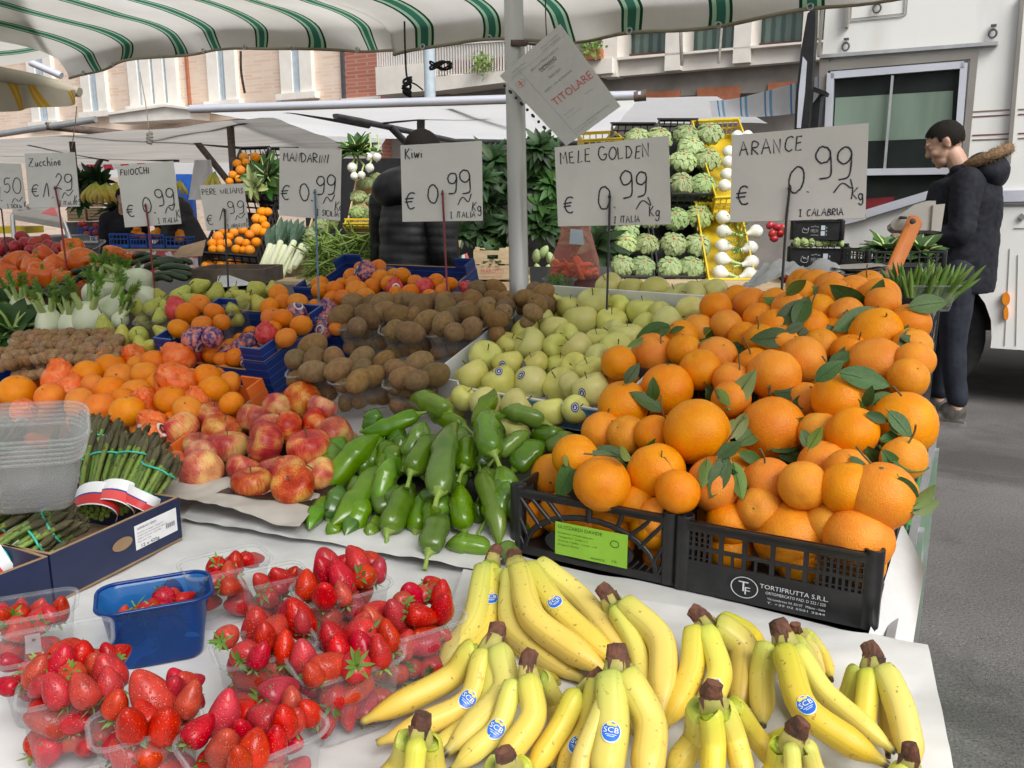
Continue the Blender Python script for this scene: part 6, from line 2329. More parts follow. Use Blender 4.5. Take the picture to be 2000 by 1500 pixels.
def fennel(lab,p,r,up,spread=1.0,n=5,fr=True,side=None):
    up=Vector(up).normalized()
    t=thing('fennel',lab,'fennel',p,'fennel bulbs')
    Rm=toz(up,R.uniform(0,6))
    prof=[(0,-.95),(.35,-.93),(.75,-.7),(1.0,-.2),(.98,.15),(.75,.6),(.5,.95),(.40,1.1),(0,1.1)]
    q=catmull([Vector((a,0,b)) for a,b in prof],2); q=[(max(0,v.x),v.z) for v in q]; q[0]=(0,q[0][1]); q[-1]=(0,q[-1][1])
    g=MB()
    g.lathe(q,22,0,lambda v: Vector((v.x*(1+.07*math.cos(4*math.atan2(v.y,v.x))),v.y*.82*(1+.07*math.cos(4*math.atan2(v.y,v.x))),v.z)),M=Rm @ Matrix.Scale(r,4))
    g.build('bulb',m['fennel_white'],t)
    for k in range(n):
        a=k*6.28/n+R.uniform(-.3,.3)
        d=Rm.to_3x3() @ Vector((math.cos(a)*.42*spread,math.sin(a)*.30*spread,1))
        d.normalize()
        b0=Rm.to_3x3() @ Vector((math.cos(a)*.35*r,math.sin(a)*.3*r,r*.75))
        L=r*R.uniform(.9,1.4)
        g=MB()
        g.tube([b0,b0+d*L*.5,b0+d*L],[r*.24,r*.18,r*.15],8,fl=.75)
        st=g.build('stalk',m['fennel_stalk'],t)
        if fr:
            g=MB(); frond_geo(g,b0+d*L*.5,d+ZV*.2,r*R.uniform(1.1,1.6),40,spread=.7)
            g.build('frond',m['frond'],st)
    return t

fen=[((175,940),80,(-.1,-.1,1),'short stalked fennel bulb farthest left, standing upright'),((410,1055),95,(-.05,-.2,1),'white fennel bulb, second from left, just behind the walnuts'),((580,1055),80,(.05,-.2,1),'white fennel bulb in the middle behind the walnuts'),
       ((725,1035),105,(.1,-.25,1),'big white fennel bulb beside the single pears'),((890,930),85,(.55,.1,.7),'fennel bulb tilted to the right with dark fronds'),((780,800),85,(.3,.2,.9),'fennel bulb in the second row, below the lying one'),
       ((1140,720),100,(-.95,.0,.28),'large white fennel bulb lying on its side on top of the heap'),((1190,845),82,(.7,-.2,-.3),'round fennel bulb end showing just behind the pear punnet'),((980,1020),55,(.5,-.2,.8),'small fennel half hidden beside the pear punnet'),((930,760),70,(.1,.2,.9),'fennel bulb deep in the heap under the lying one')]
for (x,y),rp,up,lab in fen:
    p=B(x/4.1667,380+y/4.1667,.105)
    fennel(lab,p,rp*1.42/4.1667*depth(p)/F,up,1.0)
for i,(x,y,dx,dy) in enumerate([(880,560,-.1,1),(985,600,.05,1),(1040,600,.3,1)]):
    p=B(x/4.1667,380+y/4.1667,.14)
    fennel('pale fennel stalks %s above the lying fennel bulb' % ['leftmost, pointing up','in the middle, pointing up','at the right, pointing up'][i],p-ZV*.06,.032,(dx,.2,dy),.5,3)
# lettuce at left edge
def leafy(name,lab,cat,p,mats,n,L,W,up,spread,group=None,stalk=None,bend=.5,wav=.03,part='leaf'):
    up=Vector(up).normalized()
    t=thing(name,lab,cat,p,group)
    Rm=toz(up)
    for k in range(n):
        a=k*2.4; el=spread*math.sqrt((k+.5)/n)
        M4=Rm @ Matrix.Rotation(a,4,'Z') @ Matrix.Rotation(-(math.pi/2-el),4,'Y')
        g=MB()
        l=L*R.uniform(.75,1.1)
        leaf_geo(g,l,W*R.uniform(.8,1.2),bend*R.uniform(.3,1.2),R.uniform(.1,.5),M4,0,7,wav,sx=4)
        if stalk:
            g.tube([M4 @ Vector((0,0,.0)),M4 @ Vector((l*.5,0,-bend*.1*l)),M4 @ Vector((l*.85,0,-bend*.4*l))],[W*.09,W*.06,W*.02],5,1)
        g.build(part,[m[mats],m[stalk or mats]],t)
    return t

leafy('lettuce','dark green leafy lettuce with pale ribs at the left edge, behind the walnuts','lettuce',B(25,650,.09),'green_leaf',22,.13,.085,(.35,-.5,.8),1.2,None,'fennel_stalk',.5)
leafy('lettuce','pale ribbed lettuce lying at the far left edge above the walnuts','lettuce',B(-5,610,.10),'dark_leaf',16,.12,.08,(.3,-.3,.9),1.2,None,None,.4)
p=B(40,668,.07)
g=MB(); g.lathe([(0,.9),(.6,.75),(.95,.3),(1,-.1),(.7,-.7),(0,-.9)],18,0,M=Matrix.Translation(p) @ Matrix.Diagonal((.045,.04,.03,1)))
tag(g.build('onion',m['onion_white']),'flat white onion peeping out behind the walnuts at left','onion')

zs=[(570,640,850,610,34),(600,690,860,660,32),(350,800,540,770,34),(330,830,560,810,32),(220,780,350,760,30),(1080,510,1240,500,30),(1100,560,1330,520,36),(1180,600,1440,560,40),(1280,540,1500,560,40),(1300,600,1550,610,38),(1330,650,1560,660,36),(1250,650,1530,690,34),(1450,540,1560,560,30),
      (860,590,1100,560,34),(1250,690,1400,700,30),(480,740,640,700,30)]
zo=[]
for (x0,y0,x1,y1,w_) in zs:
    a,b=B(x0/4.1667,380+y0/4.1667,.115),B(x1/4.1667,380+y1/4.1667,.115)
    r=w_/4.1667*depth(a)/F*.8
    t=thing('courgette','','courgette',a,'dark green courgettes')
    g=MB()
    s_=(b-a).cross(ZV).normalized()*(b-a).length*R.uniform(-.06,.06)
    path=catmull([a,(a+b)/2+s_+ZV*.008,b],6)
    g.tube(path,[r*.55,r*.85]+[r]*(len(path)-4)+[r*.9,r*.45],12,prof=lambda i,k: 1+.04*math.cos(k*math.pi))
    g.build('flesh',m['zucchini_skin'],t,Matrix.Translation(-a))
    g=MB(); d=(path[0]-path[1]).normalized(); g.tube([a-d*.003,a+d*.022],[r*.45,r*.4],7)
    g.build('stem',m['pepper_stem'],t,Matrix.Translation(-a))
    zo.append((t,(x0+x1)/2,(y0+y1)/2))
for o,w_,r in rows(zo,60):
    o['label']='dark green courgette, %s in the %s of courgettes beside the fennel' % (w_,r)

def mk_bell(seed):
    g=MB()
    prof=[(0,.62),(.25,.66),(.55,.85),(.85,.80),(1.0,.45),(.98,.0),(.88,-.5),(.66,-.92),(.35,-.98),(0,-.82)]
    q=catmull([Vector((a,0,b)) for a,b in prof],2); q=[(max(0,v.x),v.z) for v in q]; q[0]=(0,q[0][1]); q[-1]=(0,q[-1][1])
    def fn(v):
        a=math.atan2(v.y,v.x)
        k=1+.10*math.cos(4*a+seed)*(.6+.4*abs(v.z))+.08*noise.noise(v*1.2+Vector((seed,0,0)))
        return Vector((v.x*k,v.y*k,v.z*1.1+.05*math.cos(4*a+seed)*math.hypot(v.x,v.y)))
    g.lathe(q,26,0,fn)
    g.lathe([(0,.80),(.20,.78),(.30,.70),(.2,.66)],10,1)
    g.tube([(0,0,.74),(.05,0,1.0),(.16,.05,1.22)],[.12,.09,.11],7,1)
    return g.mesh('bell_pepper',[m['bell_skin'],m['pepper_stem']])

BEL=[mk_bell(i*1.7) for i in range(3)]
bel=cv([(150,572,100),(360,510,75),(600,452,82),(680,542,100),(282,622,95),(442,622,95),(345,690,112),(145,745,92),(62,692,92),(45,585,70),(735,570,70),(930,492,72),(565,542,80),(20,650,70),(800,575,50),(500,690,70),(240,560,70),(20,770,70),(1060,520,40),(430,560,60)],0,380,4.1667)
pile('bell_pepper','orange bell pepper','bell pepper','orange bell peppers','of the bell pepper heap',bel,.11,BEL,rot=upish(1.8),under=12,underlab='orange bell pepper half hidden under the bell pepper heap',cap=.06)

def mk_tom(seed):
    def fn(v):
        a=math.atan2(v.y,v.x)
        k=1+.03*math.cos(5*a+seed)
        return Vector((v.x*k,v.y*k,v.z*.84-(.10 if v.z>.93 else 0)))
    def cal(g):
        for k in range(5):
            leaf_geo(g,.5,.16,.2,.1,Matrix.Rotation(k*1.257,4,'Z') @ Matrix.Translation((.03,0,.80)),1,3,sx=2)
    return sphere_mesh('tomato',('tomato_skin','calyx_leaf'),fn,22,14,cal)

TOM=[mk_tom(i) for i in range(2)]
tom=cv([(180,345,52),(70,402,60),(200,407,60),(290,402,60),(360,372,52),(390,422,52),(460,432,42),(20,392,52),(125,425,50),(330,447,50),(10,450,50),(250,450,46),(430,470,40)],0,380,4.1667)
pile('tomato','dark red tomato','tomato','red tomatoes','of the tomatoes behind the bell peppers',tom,.11,TOM,rot=upish(1.5),under=6,underlab='dark red tomato half hidden under the other tomatoes',cap=.05)
Mq=bframe(60,500,.10,rad(8)); wd=260*depth(Mq.translation)/F
punnet('wide clear tray of red tomatoes behind the orange bell peppers',Mq @ Matrix.Translation((0,.05,-.09)),wd,wd*.35,.09)

# ------------------------------------------------------------------ second counter with the vegetable wall
ct=Z(1000,545,.91)
cnt=thing('vegetable_counter','rear counter carrying the wall of tilted vegetable crates','counter',Vector((0,3.9,0)))
g=MB()
c0,c1=P(470,560,4.05),P(1560,560,3.95)
ax=(c1-c0); ax.z=0
bk=Vector((-ax.y,ax.x,0)).normalized()*1.6
g.par(Vector((c0.x,c0.y,.86)),ax,bk,ZV*.04)
g.build('countertop',m['wood_slat'],cnt,Matrix.Translation((0,-3.9,0)))
g=MB()
g.par(Vector((c0.x,c0.y,0))+bk*.04,ax,bk*.02,ZV*.855)
g.build('front_panel',m['dark_tray'],cnt,Matrix.Translation((0,-3.9,0)))
g=MB()
g.par(Vector((c0.x,c0.y,.9))+bk*.62+ax*.02,ax*.96,bk*.02,ZV*.62)
g.build('back_panel',m['jacket_black'],cnt,Matrix.Translation((0,-3.9,0)))

def tilted_crate(name,label,bl,br,tl,t_b,t_t,dep,mat,group=None,nx=6,ny=7,cat='crate',wood=False):
    """crate tipped toward the viewer: picture corners of its open face"""
    o=P(*bl,t_b); xr=P(*br,t_b)-o; yl=P(*tl,t_t)-o
    x=xr.normalized(); y=(yl-x*yl.dot(x)); h=y.length; y.normalize()
    z=x.cross(y)
    if z.dot(CAM-o)<0: z=-z
    w_=xr.length
    M4=frame(o,x,y,z)
    t=thing(name,label,cat,M4,group)
    X,Y,Zz=Vector((1,0,0)),Vector((0,1,0)),Vector((0,0,1))
    g=MB()
    g.par((0,0,-dep),X*w_,Y*h,Zz*.006)
    th=.007
    if wood:
        for (a,b,c) in (((0,0),X*w_,Y*th),((0,h-th),X*w_,Y*th),((0,th),Y*(h-2*th),X*th),((w_-th,th),Y*(h-2*th),X*th)):
            for k in (0,1):
                g.par(Vector((a[0],a[1],-dep+.007+k*dep*.5)),b,c,Zz*dep*.42)
    else:
        bar_wall(g,Vector((0,h-th,-dep+.0061)),X*w_,Zz*(dep-.0061),Y*th,nx,mid=.5)
        bar_wall(g,Vector((0,0,-dep+.0061)),X*w_,Zz*(dep-.0061),Y*th,nx,mid=.5)
        bar_wall(g,Vector((0,th,-dep+.0061)),Y*(h-2*th),Zz*(dep-.0061),X*th,ny,mid=.5,slat=.5)
        bar_wall(g,Vector((w_-th,th,-dep+.0061)),Y*(h-2*th),Zz*(dep-.0061),X*th,ny,mid=.5,slat=.5)
        g.par((-.006,-.006,-.006),X*(w_+.012),Y*.0055,Zz*.007)
        g.par((-.006,h+.0005,-.006),X*(w_+.012),Y*.0055,Zz*.007)
    g.build('crate_body',m[mat],t)
    def at(px,py,dz=0):
        q=onpl(px,py,o,z)
        k=(q-o).dot(y)/h
        return q+z*dz
    return t,at,M4,w_,h

# heads of salad packed stem outward
def mk_salad(seed):
    g=MB()
    rr=random.Random(seed)
    def fn(v):
        a=math.atan2(v.y,v.x)
        rad_=math.hypot(v.x,v.y)
        fold=.08*math.cos(9*a+seed+2.2*noise.noise(v*2+Vector((seed,0,0))))*min(1,rad_*1.6)
        k=1+fold+.10*noise.noise(v*4+Vector((seed,1,0)))+.07*abs(noise.noise(v*9))
        return Vector((v.x*k,v.y*k,v.z*.72*k))
    prof=[(math.sin(math.pi*i/24),math.cos(math.pi*i/24)) for i in range(25)]
    prof[0]=(0,1); prof[-1]=(0,-1)
    g.lathe(prof,48,0,fn)
    for ring,(n,el0,L,W) in enumerate([(7,.30,.55,.42),(9,.75,.50,.50),(10,1.15,.45,.55)]):
        for k in range(n):
            a=k*6.283/n+ring*.35+rr.uniform(-.15,.15)
            el=el0+rr.uniform(-.08,.08)
            c=Vector((math.sin(el),0,math.cos(el)*.76))*1.02
            M4=Matrix.Rotation(a,4,'Z') @ Matrix.Translation(c) @ Matrix.Rotation(el*.8-.12+rr.uniform(-.2,.1),4,'Y')
            leaf_geo(g,L*rr.uniform(.8,1.1),W*rr.uniform(.8,1.2),rr.uniform(.2,.5),rr.uniform(-.1,.3),M4,0,6,.05,sx=6)
            vr=[M4 @ Vector((L*t,0,.012-.35*L*t*t)) for t in (0,.3,.6)]
            g.tube(vr,[.055,.035,.012],5,1)
    g.lathe([(.0,.80),(.10,.80),(.13,.74)],12,2)
    return g.mesh('salad_head',[m['lettuce_leaf'],m['pale_leaf'],m['terracotta']])

SAL=[mk_salad(i*1.3) for i in range(4)]
SPOT=[]

def salads(at,pts,rpx,where,nz):
    objs=[]
    for (px,py) in pts:
        p=at(px,py,-.015)
        r=rpx*.90*depth(p)/F
        M4=Matrix.Translation(p) @ toz(nz+Vector((R.uniform(-.15,.15),0,R.uniform(-.15,.15))),R.uniform(0,6)) @ Matrix.Scale(r,4)
        objs.append((put('salad_head',R.choice(SAL),None,M4),px,py))
    for o,w_,r_ in rows(objs,rpx*1.2):
        tag(o,'salad head, %s in the %s of %s' % (w_.replace(' from left',' one'),r_,where),'salad head','salad heads packed stem outward')

t,at,M4,_,_=tilted_crate('vegetable_crate','black crate of salad heads, upper right beside the yellow crate',(1312,378),(1396,378),(1318,232),4.35,4.75,.11,'black_plastic','tilted black crates of salad')
salads(at,[(1342,262),(1386,258),(1334,312),(1382,308),(1332,356),(1374,358),(1350,286)],27,'the upper right salad crate',M4.to_3x3() @ Vector((0,0,1)))
t,at,M4,_,_=tilted_crate('vegetable_crate','black crate of salad heads, upper left behind the golden apple sign',(1212,380),(1305,380),(1220,240),4.35,4.75,.11,'black_plastic','tilted black crates of salad')
salads(at,[(1246,268),(1288,266),(1240,312),(1286,310),(1238,356),(1282,356)],26,'the upper left salad crate',M4.to_3x3() @ Vector((0,0,1)))
t,at,M4,_,_=tilted_crate('vegetable_crate','black crate of salad heads, lower right beside the white onions',(1286,540),(1378,540),(1300,392),4.15,4.45,.11,'black_plastic','tilted black crates of salad')
salads(at,[(1320,425),(1366,420),(1316,474),(1364,476),(1308,520),(1352,520)],27,'the lower right salad crate',M4.to_3x3() @ Vector((0,0,1)))
t,at,M4,_,_=tilted_crate('vegetable_crate','black crate of salad heads, lower left behind the golden apple stake',(1192,540),(1280,540),(1205,392),4.15,4.45,.11,'black_plastic','tilted black crates of salad')
salads(at,[(1228,428),(1270,424),(1222,474),(1264,474),(1216,516),(1256,518),(1225,448)],25,'the lower left salad crate',M4.to_3x3() @ Vector((0,0,1)))

def spring_onion(lab,p,r,tail,L,group='white onions in the yellow crates'):
    t=thing('spring_onion',lab,'spring onion',p,group)
    g=MB()
    d=Vector(tail).normalized()
    g.lathe([(0,-.95),(.4,-.88),(.85,-.45),(1,0),(.9,.4),(.6,.8),(.36,1.15),(.28,1.6)],18,0,M=toz(d) @ Matrix.Scale(r,4))
    g.build('bulb',m['onion_white'],t)
    g=MB()
    s_=d.cross(ZV).normalized()
    g.tube(catmull([d*r*1.5,d*L*.5+s_*.006,d*L+s_*R.uniform(-.01,.01)],4),[r*.30]*5+[r*.26,r*.22,r*.18,r*.14],8)
    g.build('stalk',m['fennel_stalk'],t)

t,at,M4,_,_=tilted_crate('vegetable_crate','lower yellow crate of white onions with green stalks',(1384,545),(1478,545),(1398,395),4.1,4.4,.12,'yellow_plastic','yellow crates of onions',6,9)
X3,Y3=M4.to_3x3() @ Vector((1,0,0)),M4.to_3x3() @ Vector((0,1,0))
for i,(x,y,s_) in enumerate([(1412,420,1),(1413,448,1),(1412,476,1),(1410,502,1),(1406,528,1),(1478,448,-1),(1468,480,-1),(1470,508,-1),(1466,532,-1)]):
    col_,n_=('left',['first','second','third','fourth','fifth'][i]) if s_>0 else ('right',['first','second','third','fourth'][i-5])
    spring_onion('white onion, %s from the top on the %s side of the lower yellow crate' % (n_,col_),at(x,y,-.015),14.5*4.2/F,X3*s_-Y3*.35+ZV*.0,.10)
t,at,M4,_,_=tilted_crate('vegetable_crate','upper yellow crate of white onions, half behind the oranges sign',(1398,385),(1500,380),(1424,232),4.3,4.75,.13,'yellow_plastic','yellow crates of onions',9,9)
for i,(x,y) in enumerate([(1440,262),(1424,292),(1422,312),(1420,336),(1415,358),(1460,262)]):
    spring_onion('white onion, %s in the upper yellow crate beside the sign edge' % ['topmost left','second down','third down','fourth down','lowest','topmost right'][i],at(x,y,-.015),13*4.4/F,X3-Y3*.2,.09)
g=MB()
for k in range(80):
    p=P(1440+R.uniform(-8,10),415+R.uniform(0,125),4.2)
    frond_geo(g,p,Vector((R.gauss(0,1),0,R.gauss(0,1))),.05,5)
tag(g.build('onion_greens',m['frond']),'green onion leaves lying down the middle of the lower yellow crate','greens',None,'stuff')
tilted_crate('vegetable_crate','yellow crate edge showing above the golden apple sign',(1138,272),(1216,268),(1140,258),4.6,4.9,.12,'yellow_plastic',None,6,5)

# dark leafy bunches behind the pole and round the kiwi sign
gl=[(965,320,'dark_leaf',.17),(1000,360,'dark_leaf',.17),(960,400,'green_leaf',.13),(1000,440,'dark_leaf',.17),(1060,320,'green_leaf',.17),(1078,360,'green_leaf',.16),(1065,400,'green_leaf',.17),(1045,345,'green_leaf',.15),(950,455,'dark_leaf',.16),(985,480,'green_leaf',.15),(1060,440,'dark_leaf',.16),
      (1120,455,'dark_leaf',.15),(1165,480,'dark_leaf',.17),(1180,520,'pale_leaf',.10),(1150,440,'dark_leaf',.15),(945,350,'dark_leaf',.16),(905,455,'dark_leaf',.15),(1050,285,'dark_leaf',.13)]
nm_=['topmost left of the pole','second down left of the pole','third down, beside the kiwi sign','close left of the pole, mid height','topmost right of the pole','beside the apple sign edge','lower right of the pole','just right of the pole, bright','low under the kiwi sign corner','lowest left of the pole','low right of the pole',
       'left above the carrot bag','right of the carrot bag','lowest right of the carrot bag','above the carrot bag','against the kiwi sign edge','behind the hand of the vendor','highest, behind the permit sheet']
for (x,y,mt,L),w_ in zip(gl,nm_):
    leafy('leafy_greens','bunch of %s green leaves, %s' % ('dark' if mt=='dark_leaf' else 'fresh',w_),'leafy greens',P(x+R.uniform(-5,5),y+R.uniform(-5,5),4.35+R.uniform(-.12,.12)),mt,R.randint(30,50),L*R.uniform(.55,.95),L*R.uniform(.2,.42),(R.uniform(-.3,.3),-.7,.6),1.45,'leafy bunches on the rear counter',None,.8,.04)
# chicory heads
for i,(x,y) in enumerate([(1048,500),(1062,492),(1075,505),(1050,528),(1070,530),(1085,520)]):
    p=P(x,y,4.05)
    t=thing('chicory','pale chicory head, %s of six right of the pole' % ['upper left','upper middle','upper right','lower left','lower middle','lower right'][i],'chicory',p,'chicory heads')
    g=MB(); g.lathe([(0,-1.3),(.45,-1.0),(.75,-.3),(.7,.4),(.4,1.0),(0,1.3)],12,0,lambda v: v*(1+.1*math.cos(6*math.atan2(v.y,v.x))),M=toz((R.uniform(-.6,.6),-.3,1)) @ Matrix.Scale(.026,4))
    g.build('head',m['pale_leaf'],t)

# turnips with leaves, top
tc,at,M4,_,_=tilted_crate('vegetable_crate','wooden crate of pale cabbages standing left of the man in black',(676,440),(748,440),(690,350),4.15,4.4,.10,'wood_slat',None,wood=True)
tilted_crate('vegetable_crate','yellow crate edge under the pale cabbages',(672,436),(745,436),(674,428),4.12,4.15,.03,'yellow_plastic',None,6,3)
for i,(x,y,r) in enumerate([(700,385,15),(728,392,15),(698,415,15),(726,418,15),(715,358,14),(736,350,14)]):
    p=at(x,y,.0)
    o=put('cabbage',R.choice(SAL),None,Matrix.Translation(p) @ toz(M4.to_3x3() @ Vector((0,0,1)),R.uniform(0,6)) @ Matrix.Scale(r*4.2/F,4))
    tag(o,'pale cabbage, %s in the crate left of the man in black' % ['middle left','middle right','bottom left','bottom right','top left','top right'][i],'cabbage','pale cabbages')
for i,(x,y,r) in enumerate([(688,327,10),(706,342,8),(722,328,9),(692,344,8),(736,306,9),(720,305,8)]):
    p=P(x,y,4.2)
    t=thing('turnip','white turnip, %s of the bunch above the pale cabbages' % ['leftmost','lowest middle','right of the middle','lower left','upper right','upper middle'][i],'turnip',p,'white turnips')
    g=MB(); g.lathe([(0,.9),(.5,.85),(.95,.3),(1,-.1),(.7,-.7),(.2,-1),(0,-1.3)],16,0,M=rrot(.8) @ Matrix.Scale(r*4.2/F,4))
    g.build('root',m['onion_white'],t)
    g=MB(); g.tube([(0,0,.01),(.01,.02,.05),(R.uniform(-.05,.02),.05,.11)],[.006,.005,.004],6)
    g.build('stalk',m['fennel_stalk'],t)
leafy('turnip_greens','fresh green turnip leaves spreading above the white turnips','turnip greens',P(700,300,4.25),'green_leaf',22,.13,.07,(-.1,-.4,1),1.3,None,'fennel_stalk',.5,.04)

# oranges in tilted black crates, left
def oranges_bg(at,pts,where,s_=1.0):
    objs=[]
    for (x,y,r) in pts:
        p=at(x,y,.0)
        objs.append((put('orange',R.choice(ORG),None,Matrix.Translation(p) @ rrot() @ Matrix.Scale(r*s_*depth(p)/F,4)),x,y))
    for o,w_,r_ in rows(objs,12):
        tag(o,'small orange, %s in the %s of %s' % (w_,r_,where),'orange','oranges in the tilted rear crates')

def v6(l): return cv(l,360,260,4.545)

t,at,M4,_,_=tilted_crate('fruit_crate','black tilted crate of oranges at the top of the rear left stack',(440,362),(500,360),(460,288),5.0,5.3,.12,'black_plastic',None,6,6)
oranges_bg(at,v6([(530,217,45),(632,217,46),(547,262,36),(470,275,42),(500,332,44),(600,322,52),(430,372,38),(550,402,46),(402,432,36),(485,410,36),(565,460,32),(640,300,38)]),'the top rear crate')
tilted_crate('fruit_crate','black tilted crate of salad leaves beside the top rear oranges',(500,378),(556,378),(522,288),5.0,5.3,.12,'black_plastic',None,6,6)
leafy('leafy_greens','bunch of green salad leaves beside the top rear oranges','leafy greens',P(525,345,4.95),'green_leaf',26,.15,.08,(-.4,-.8,.3),1.4,'leafy bunches on the rear counter','pale_leaf',.7,.04)
leafy('leafy_greens','bunch of pale leaves hanging below the top rear oranges','leafy greens',P(500,362,4.9),'pale_leaf',16,.10,.06,(-.5,-.8,.0),1.2,'leafy bunches on the rear counter',None,.7,.04)
t,at,M4,_,_=tilted_crate('fruit_crate','black tilted crate of oranges in the middle of the rear left stack',(394,492),(500,500),(425,385),4.7,5.0,.13,'black_plastic',None,7,8)
oranges_bg(at,v6([(690,702,46),(740,702,42),(640,762,46),(692,772,42),(640,862,58),(702,882,42),(640,972,46),(548,982,42),(490,962,44),(580,902,42),(300,922,50),(250,982,44),(322,982,42),(382,978,42),(252,1032,40),(322,1032,40),(462,1034,44),(582,1042,47),(440,882,42),(345,868,42),(520,860,44),(520,1040,36),(720,820,40),(400,920,38)]),'the middle rear crate')
t,at,M4,_,_=tilted_crate('fruit_crate','black crate of oranges, bottom of the rear left stack, by the pear sign stake',(368,540),(490,548),(372,518),4.6,4.75,.10,'black_plastic',None,9,3)
oranges_bg(at,v6([(240,1165,46),(332,1182,50),(402,1162,46),(472,1168,46),(532,1190,40),(285,1150,40),(190,1180,40)]),'the bottom rear crate')

# leeks in a wooden box
lk=thing('wooden_box','pale wooden box holding the leeks, tilted toward the viewer','box',P(520,540,4.4))
g=MB()
def q4(a,b,c,d): return [a,b,c,d]
A1,A2,A3,A4=P(500,543,4.3),P(575,546,4.3),P(640,440,4.9),P(545,425,4.9)
bw=(A2-A1); dw=(A4-A1)
nz=bw.cross(dw).normalized()
if nz.dot(CAM-A1)<0: nz=-nz
g.par(A1-nz*.09,bw,dw,nz*.006)
g.par(A1-nz*.083,bw,dw.normalized()*.008,nz*.07)
g.par(A1-nz*.083+dw.normalized()*.009,bw.normalized()*.008,dw,nz*.085)
g.par(A2-nz*.083+dw.normalized()*.009,-bw.normalized()*.008,dw,nz*.085)
g.build('box_body',m['wood_slat'],lk,Matrix.Translation(-P(520,540,4.4)))
lks=[((515,540),(558,432)),((535,542),(575,430)),((552,538),(590,432)),((508,530),(545,436)),((565,530),(612,436)),((545,525),(600,428)),((525,528),(568,426)),((575,522),(628,440)),((520,535),(585,440))]
for i,(a_,b_) in enumerate(lks):
    a,b=P(a_[0],a_[1],4.25),P(b_[0],b_[1],4.75)
    t=thing('leek','leek with white shaft and blue green leaves, %s in the wooden box' % ['leftmost at the bottom','second at the bottom','third at the bottom','far left','right of the middle','upper middle','upper left','far right','on top, crossing'][i],'leek',a,'leeks in the wooden box')
    d=(b-a)
    g=MB(); g.tube([Vector(),d*.08,d*.38,d*.5],[.012,.017,.016,.018],10,0)
    g.build('shaft',m['leek_white'],t)
    for k in range(5):
        sd=d.cross(nz).normalized()*(k-2)*.012
        mdl=d*.42
        x=(d*.6+sd*2.5-nz*.01*k).normalized(); y=nz.cross(x).normalized(); z=x.cross(y)
        g=MB(); leaf_geo(g,d.length*R.uniform(.55,.75),.045,.06,.6,frame(mdl,x,y,z),0,6,.0,sx=4)
        g.build('leaf',m['leek_green'],t)
# pale lettuces and long beans between leeks and man
for i,(x,y,r) in enumerate([(610,460,16),(630,440,18),(612,520,16),(650,430,16),(640,475,15),(628,505,14)]):
    p=P(x,y,4.3)
    o=put('salad_head',R.choice(SAL),None,Matrix.Translation(p) @ rrot() @ Matrix.Scale(r*4.3/F,4))
    tag(o,'curly pale lettuce right of the leeks, %s' % ['on the left at mid height','behind the mandarin sign edge','lowest by the wooden box','topmost','on the right','beside the white fennel end'][i],'lettuce','pale lettuces right of the leeks')
g=MB()
for k in range(230):
    p=P(R.uniform(610,720),0,4.2); 
    x=R.uniform(612,716); y=R.uniform(460,545)+max(0,650-x)*.35
    y=min(y,548)
    p=P(x,y,4.1+R.uniform(0,.25)-(y-460)*.001)
    d=Vector((R.gauss(-.4,1),R.gauss(0,.4),R.gauss(.1,.5))).normalized()*R.uniform(.06,.12)
    g.tube(catmull([p-d,p+Vector((0,0,R.uniform(-.01,.012))),p+d],3),[.003,.005,.0055,.0055,.0055,.005,.003],5)
tag(g.build('runner_beans',m['bean_green']),'heap of loose runner beans left of the man in black','beans',None,'stuff')
g=MB(); g.par(P(615,560,4.5),P(735,560,4.5)-P(615,560,4.5),Vector((0,.35,.12)),ZV*.05)
tag(g.build('bean_crate',m['black_plastic']),'dark shallow crate under the runner beans','crate')

# slatted boxes, carrots bag, kiwi pennet etc. in the middle
for i,(x0,x1,y0,y1,lab) in enumerate([(781,858,491,534,'empty pale wooden fruit box with a hand hole, in front of the man in black'),(858,930,512,545,'low pale wooden box between the two holed boxes'),(925,1000,488,546,'pale wooden box with red print beside the metal pole')]):
    o=P(x0,y1,4.0); w_=(P(x1,y1,4.0)-o).length; h=(y1-y0)*4.0/F
    M4=facing(o,P(x1,y1,4.0)-o)
    t=thing('wooden_box',lab,'box',M4,'pale wooden boxes on the rear counter')
    g=MB()
    rows_n=2 if h>.09 else 1
    for k in range(rows_n):
        z0=h*k/rows_n+.003; zz=h/rows_n-.008
        if k==rows_n-1 and i != 1:
            # top slat with a hand hole
            g.par((0,0,z0),(w_*.36,0,0),(0,.008,0),(0,0,zz)); g.par((w_*.64,0,z0),(w_*.36,0,0),(0,.008,0),(0,0,zz))
            g.par((w_*.3601,0,z0),(w_*.2798,0,0),(0,.008,0),(0,0,zz*.38)); g.par((w_*.3601,0,z0+zz*.68),(w_*.2798,0,0),(0,.008,0),(0,0,zz*.32))
        else:
            g.par((0,0,z0),(w_,0,0),(0,.008,0),(0,0,zz))
        g.par((0,.24,z0),(w_,0,0),(0,.008,0),(0,0,zz))
        g.par((0,.0081,z0),(.008,0,0),(0,.23,0),(0,0,zz)); g.par((w_-.008,.0081,z0),(.008,0,0),(0,.23,0),(0,0,zz))
    for x in (.009,w_-.029):
        g.par((x,.0085,.004),(.02,0,0),(0,.02,0),(0,0,h*1.05))
    g.par((0,0,0),(w_,0,0),(0,.248,0),(0,0,.0025))
    g.build('slats',m['wood_slat'],t)
    if i==2:
        g=MB(); c=[Vector((w_*.2,-.001,h*.06)),Vector((w_*.85,-.001,h*.06)),Vector((w_*.85,-.001,h*.40)),Vector((w_*.2,-.001,h*.40))]
        fx=localmap(c); put_print(g,'MAROTTI',fx,0,.45,.9,.42); put_print(g,'ortofrutta Italia',fx,.05,.05,.8,.2)
        g.build('red_print',m['ink_red'],t)
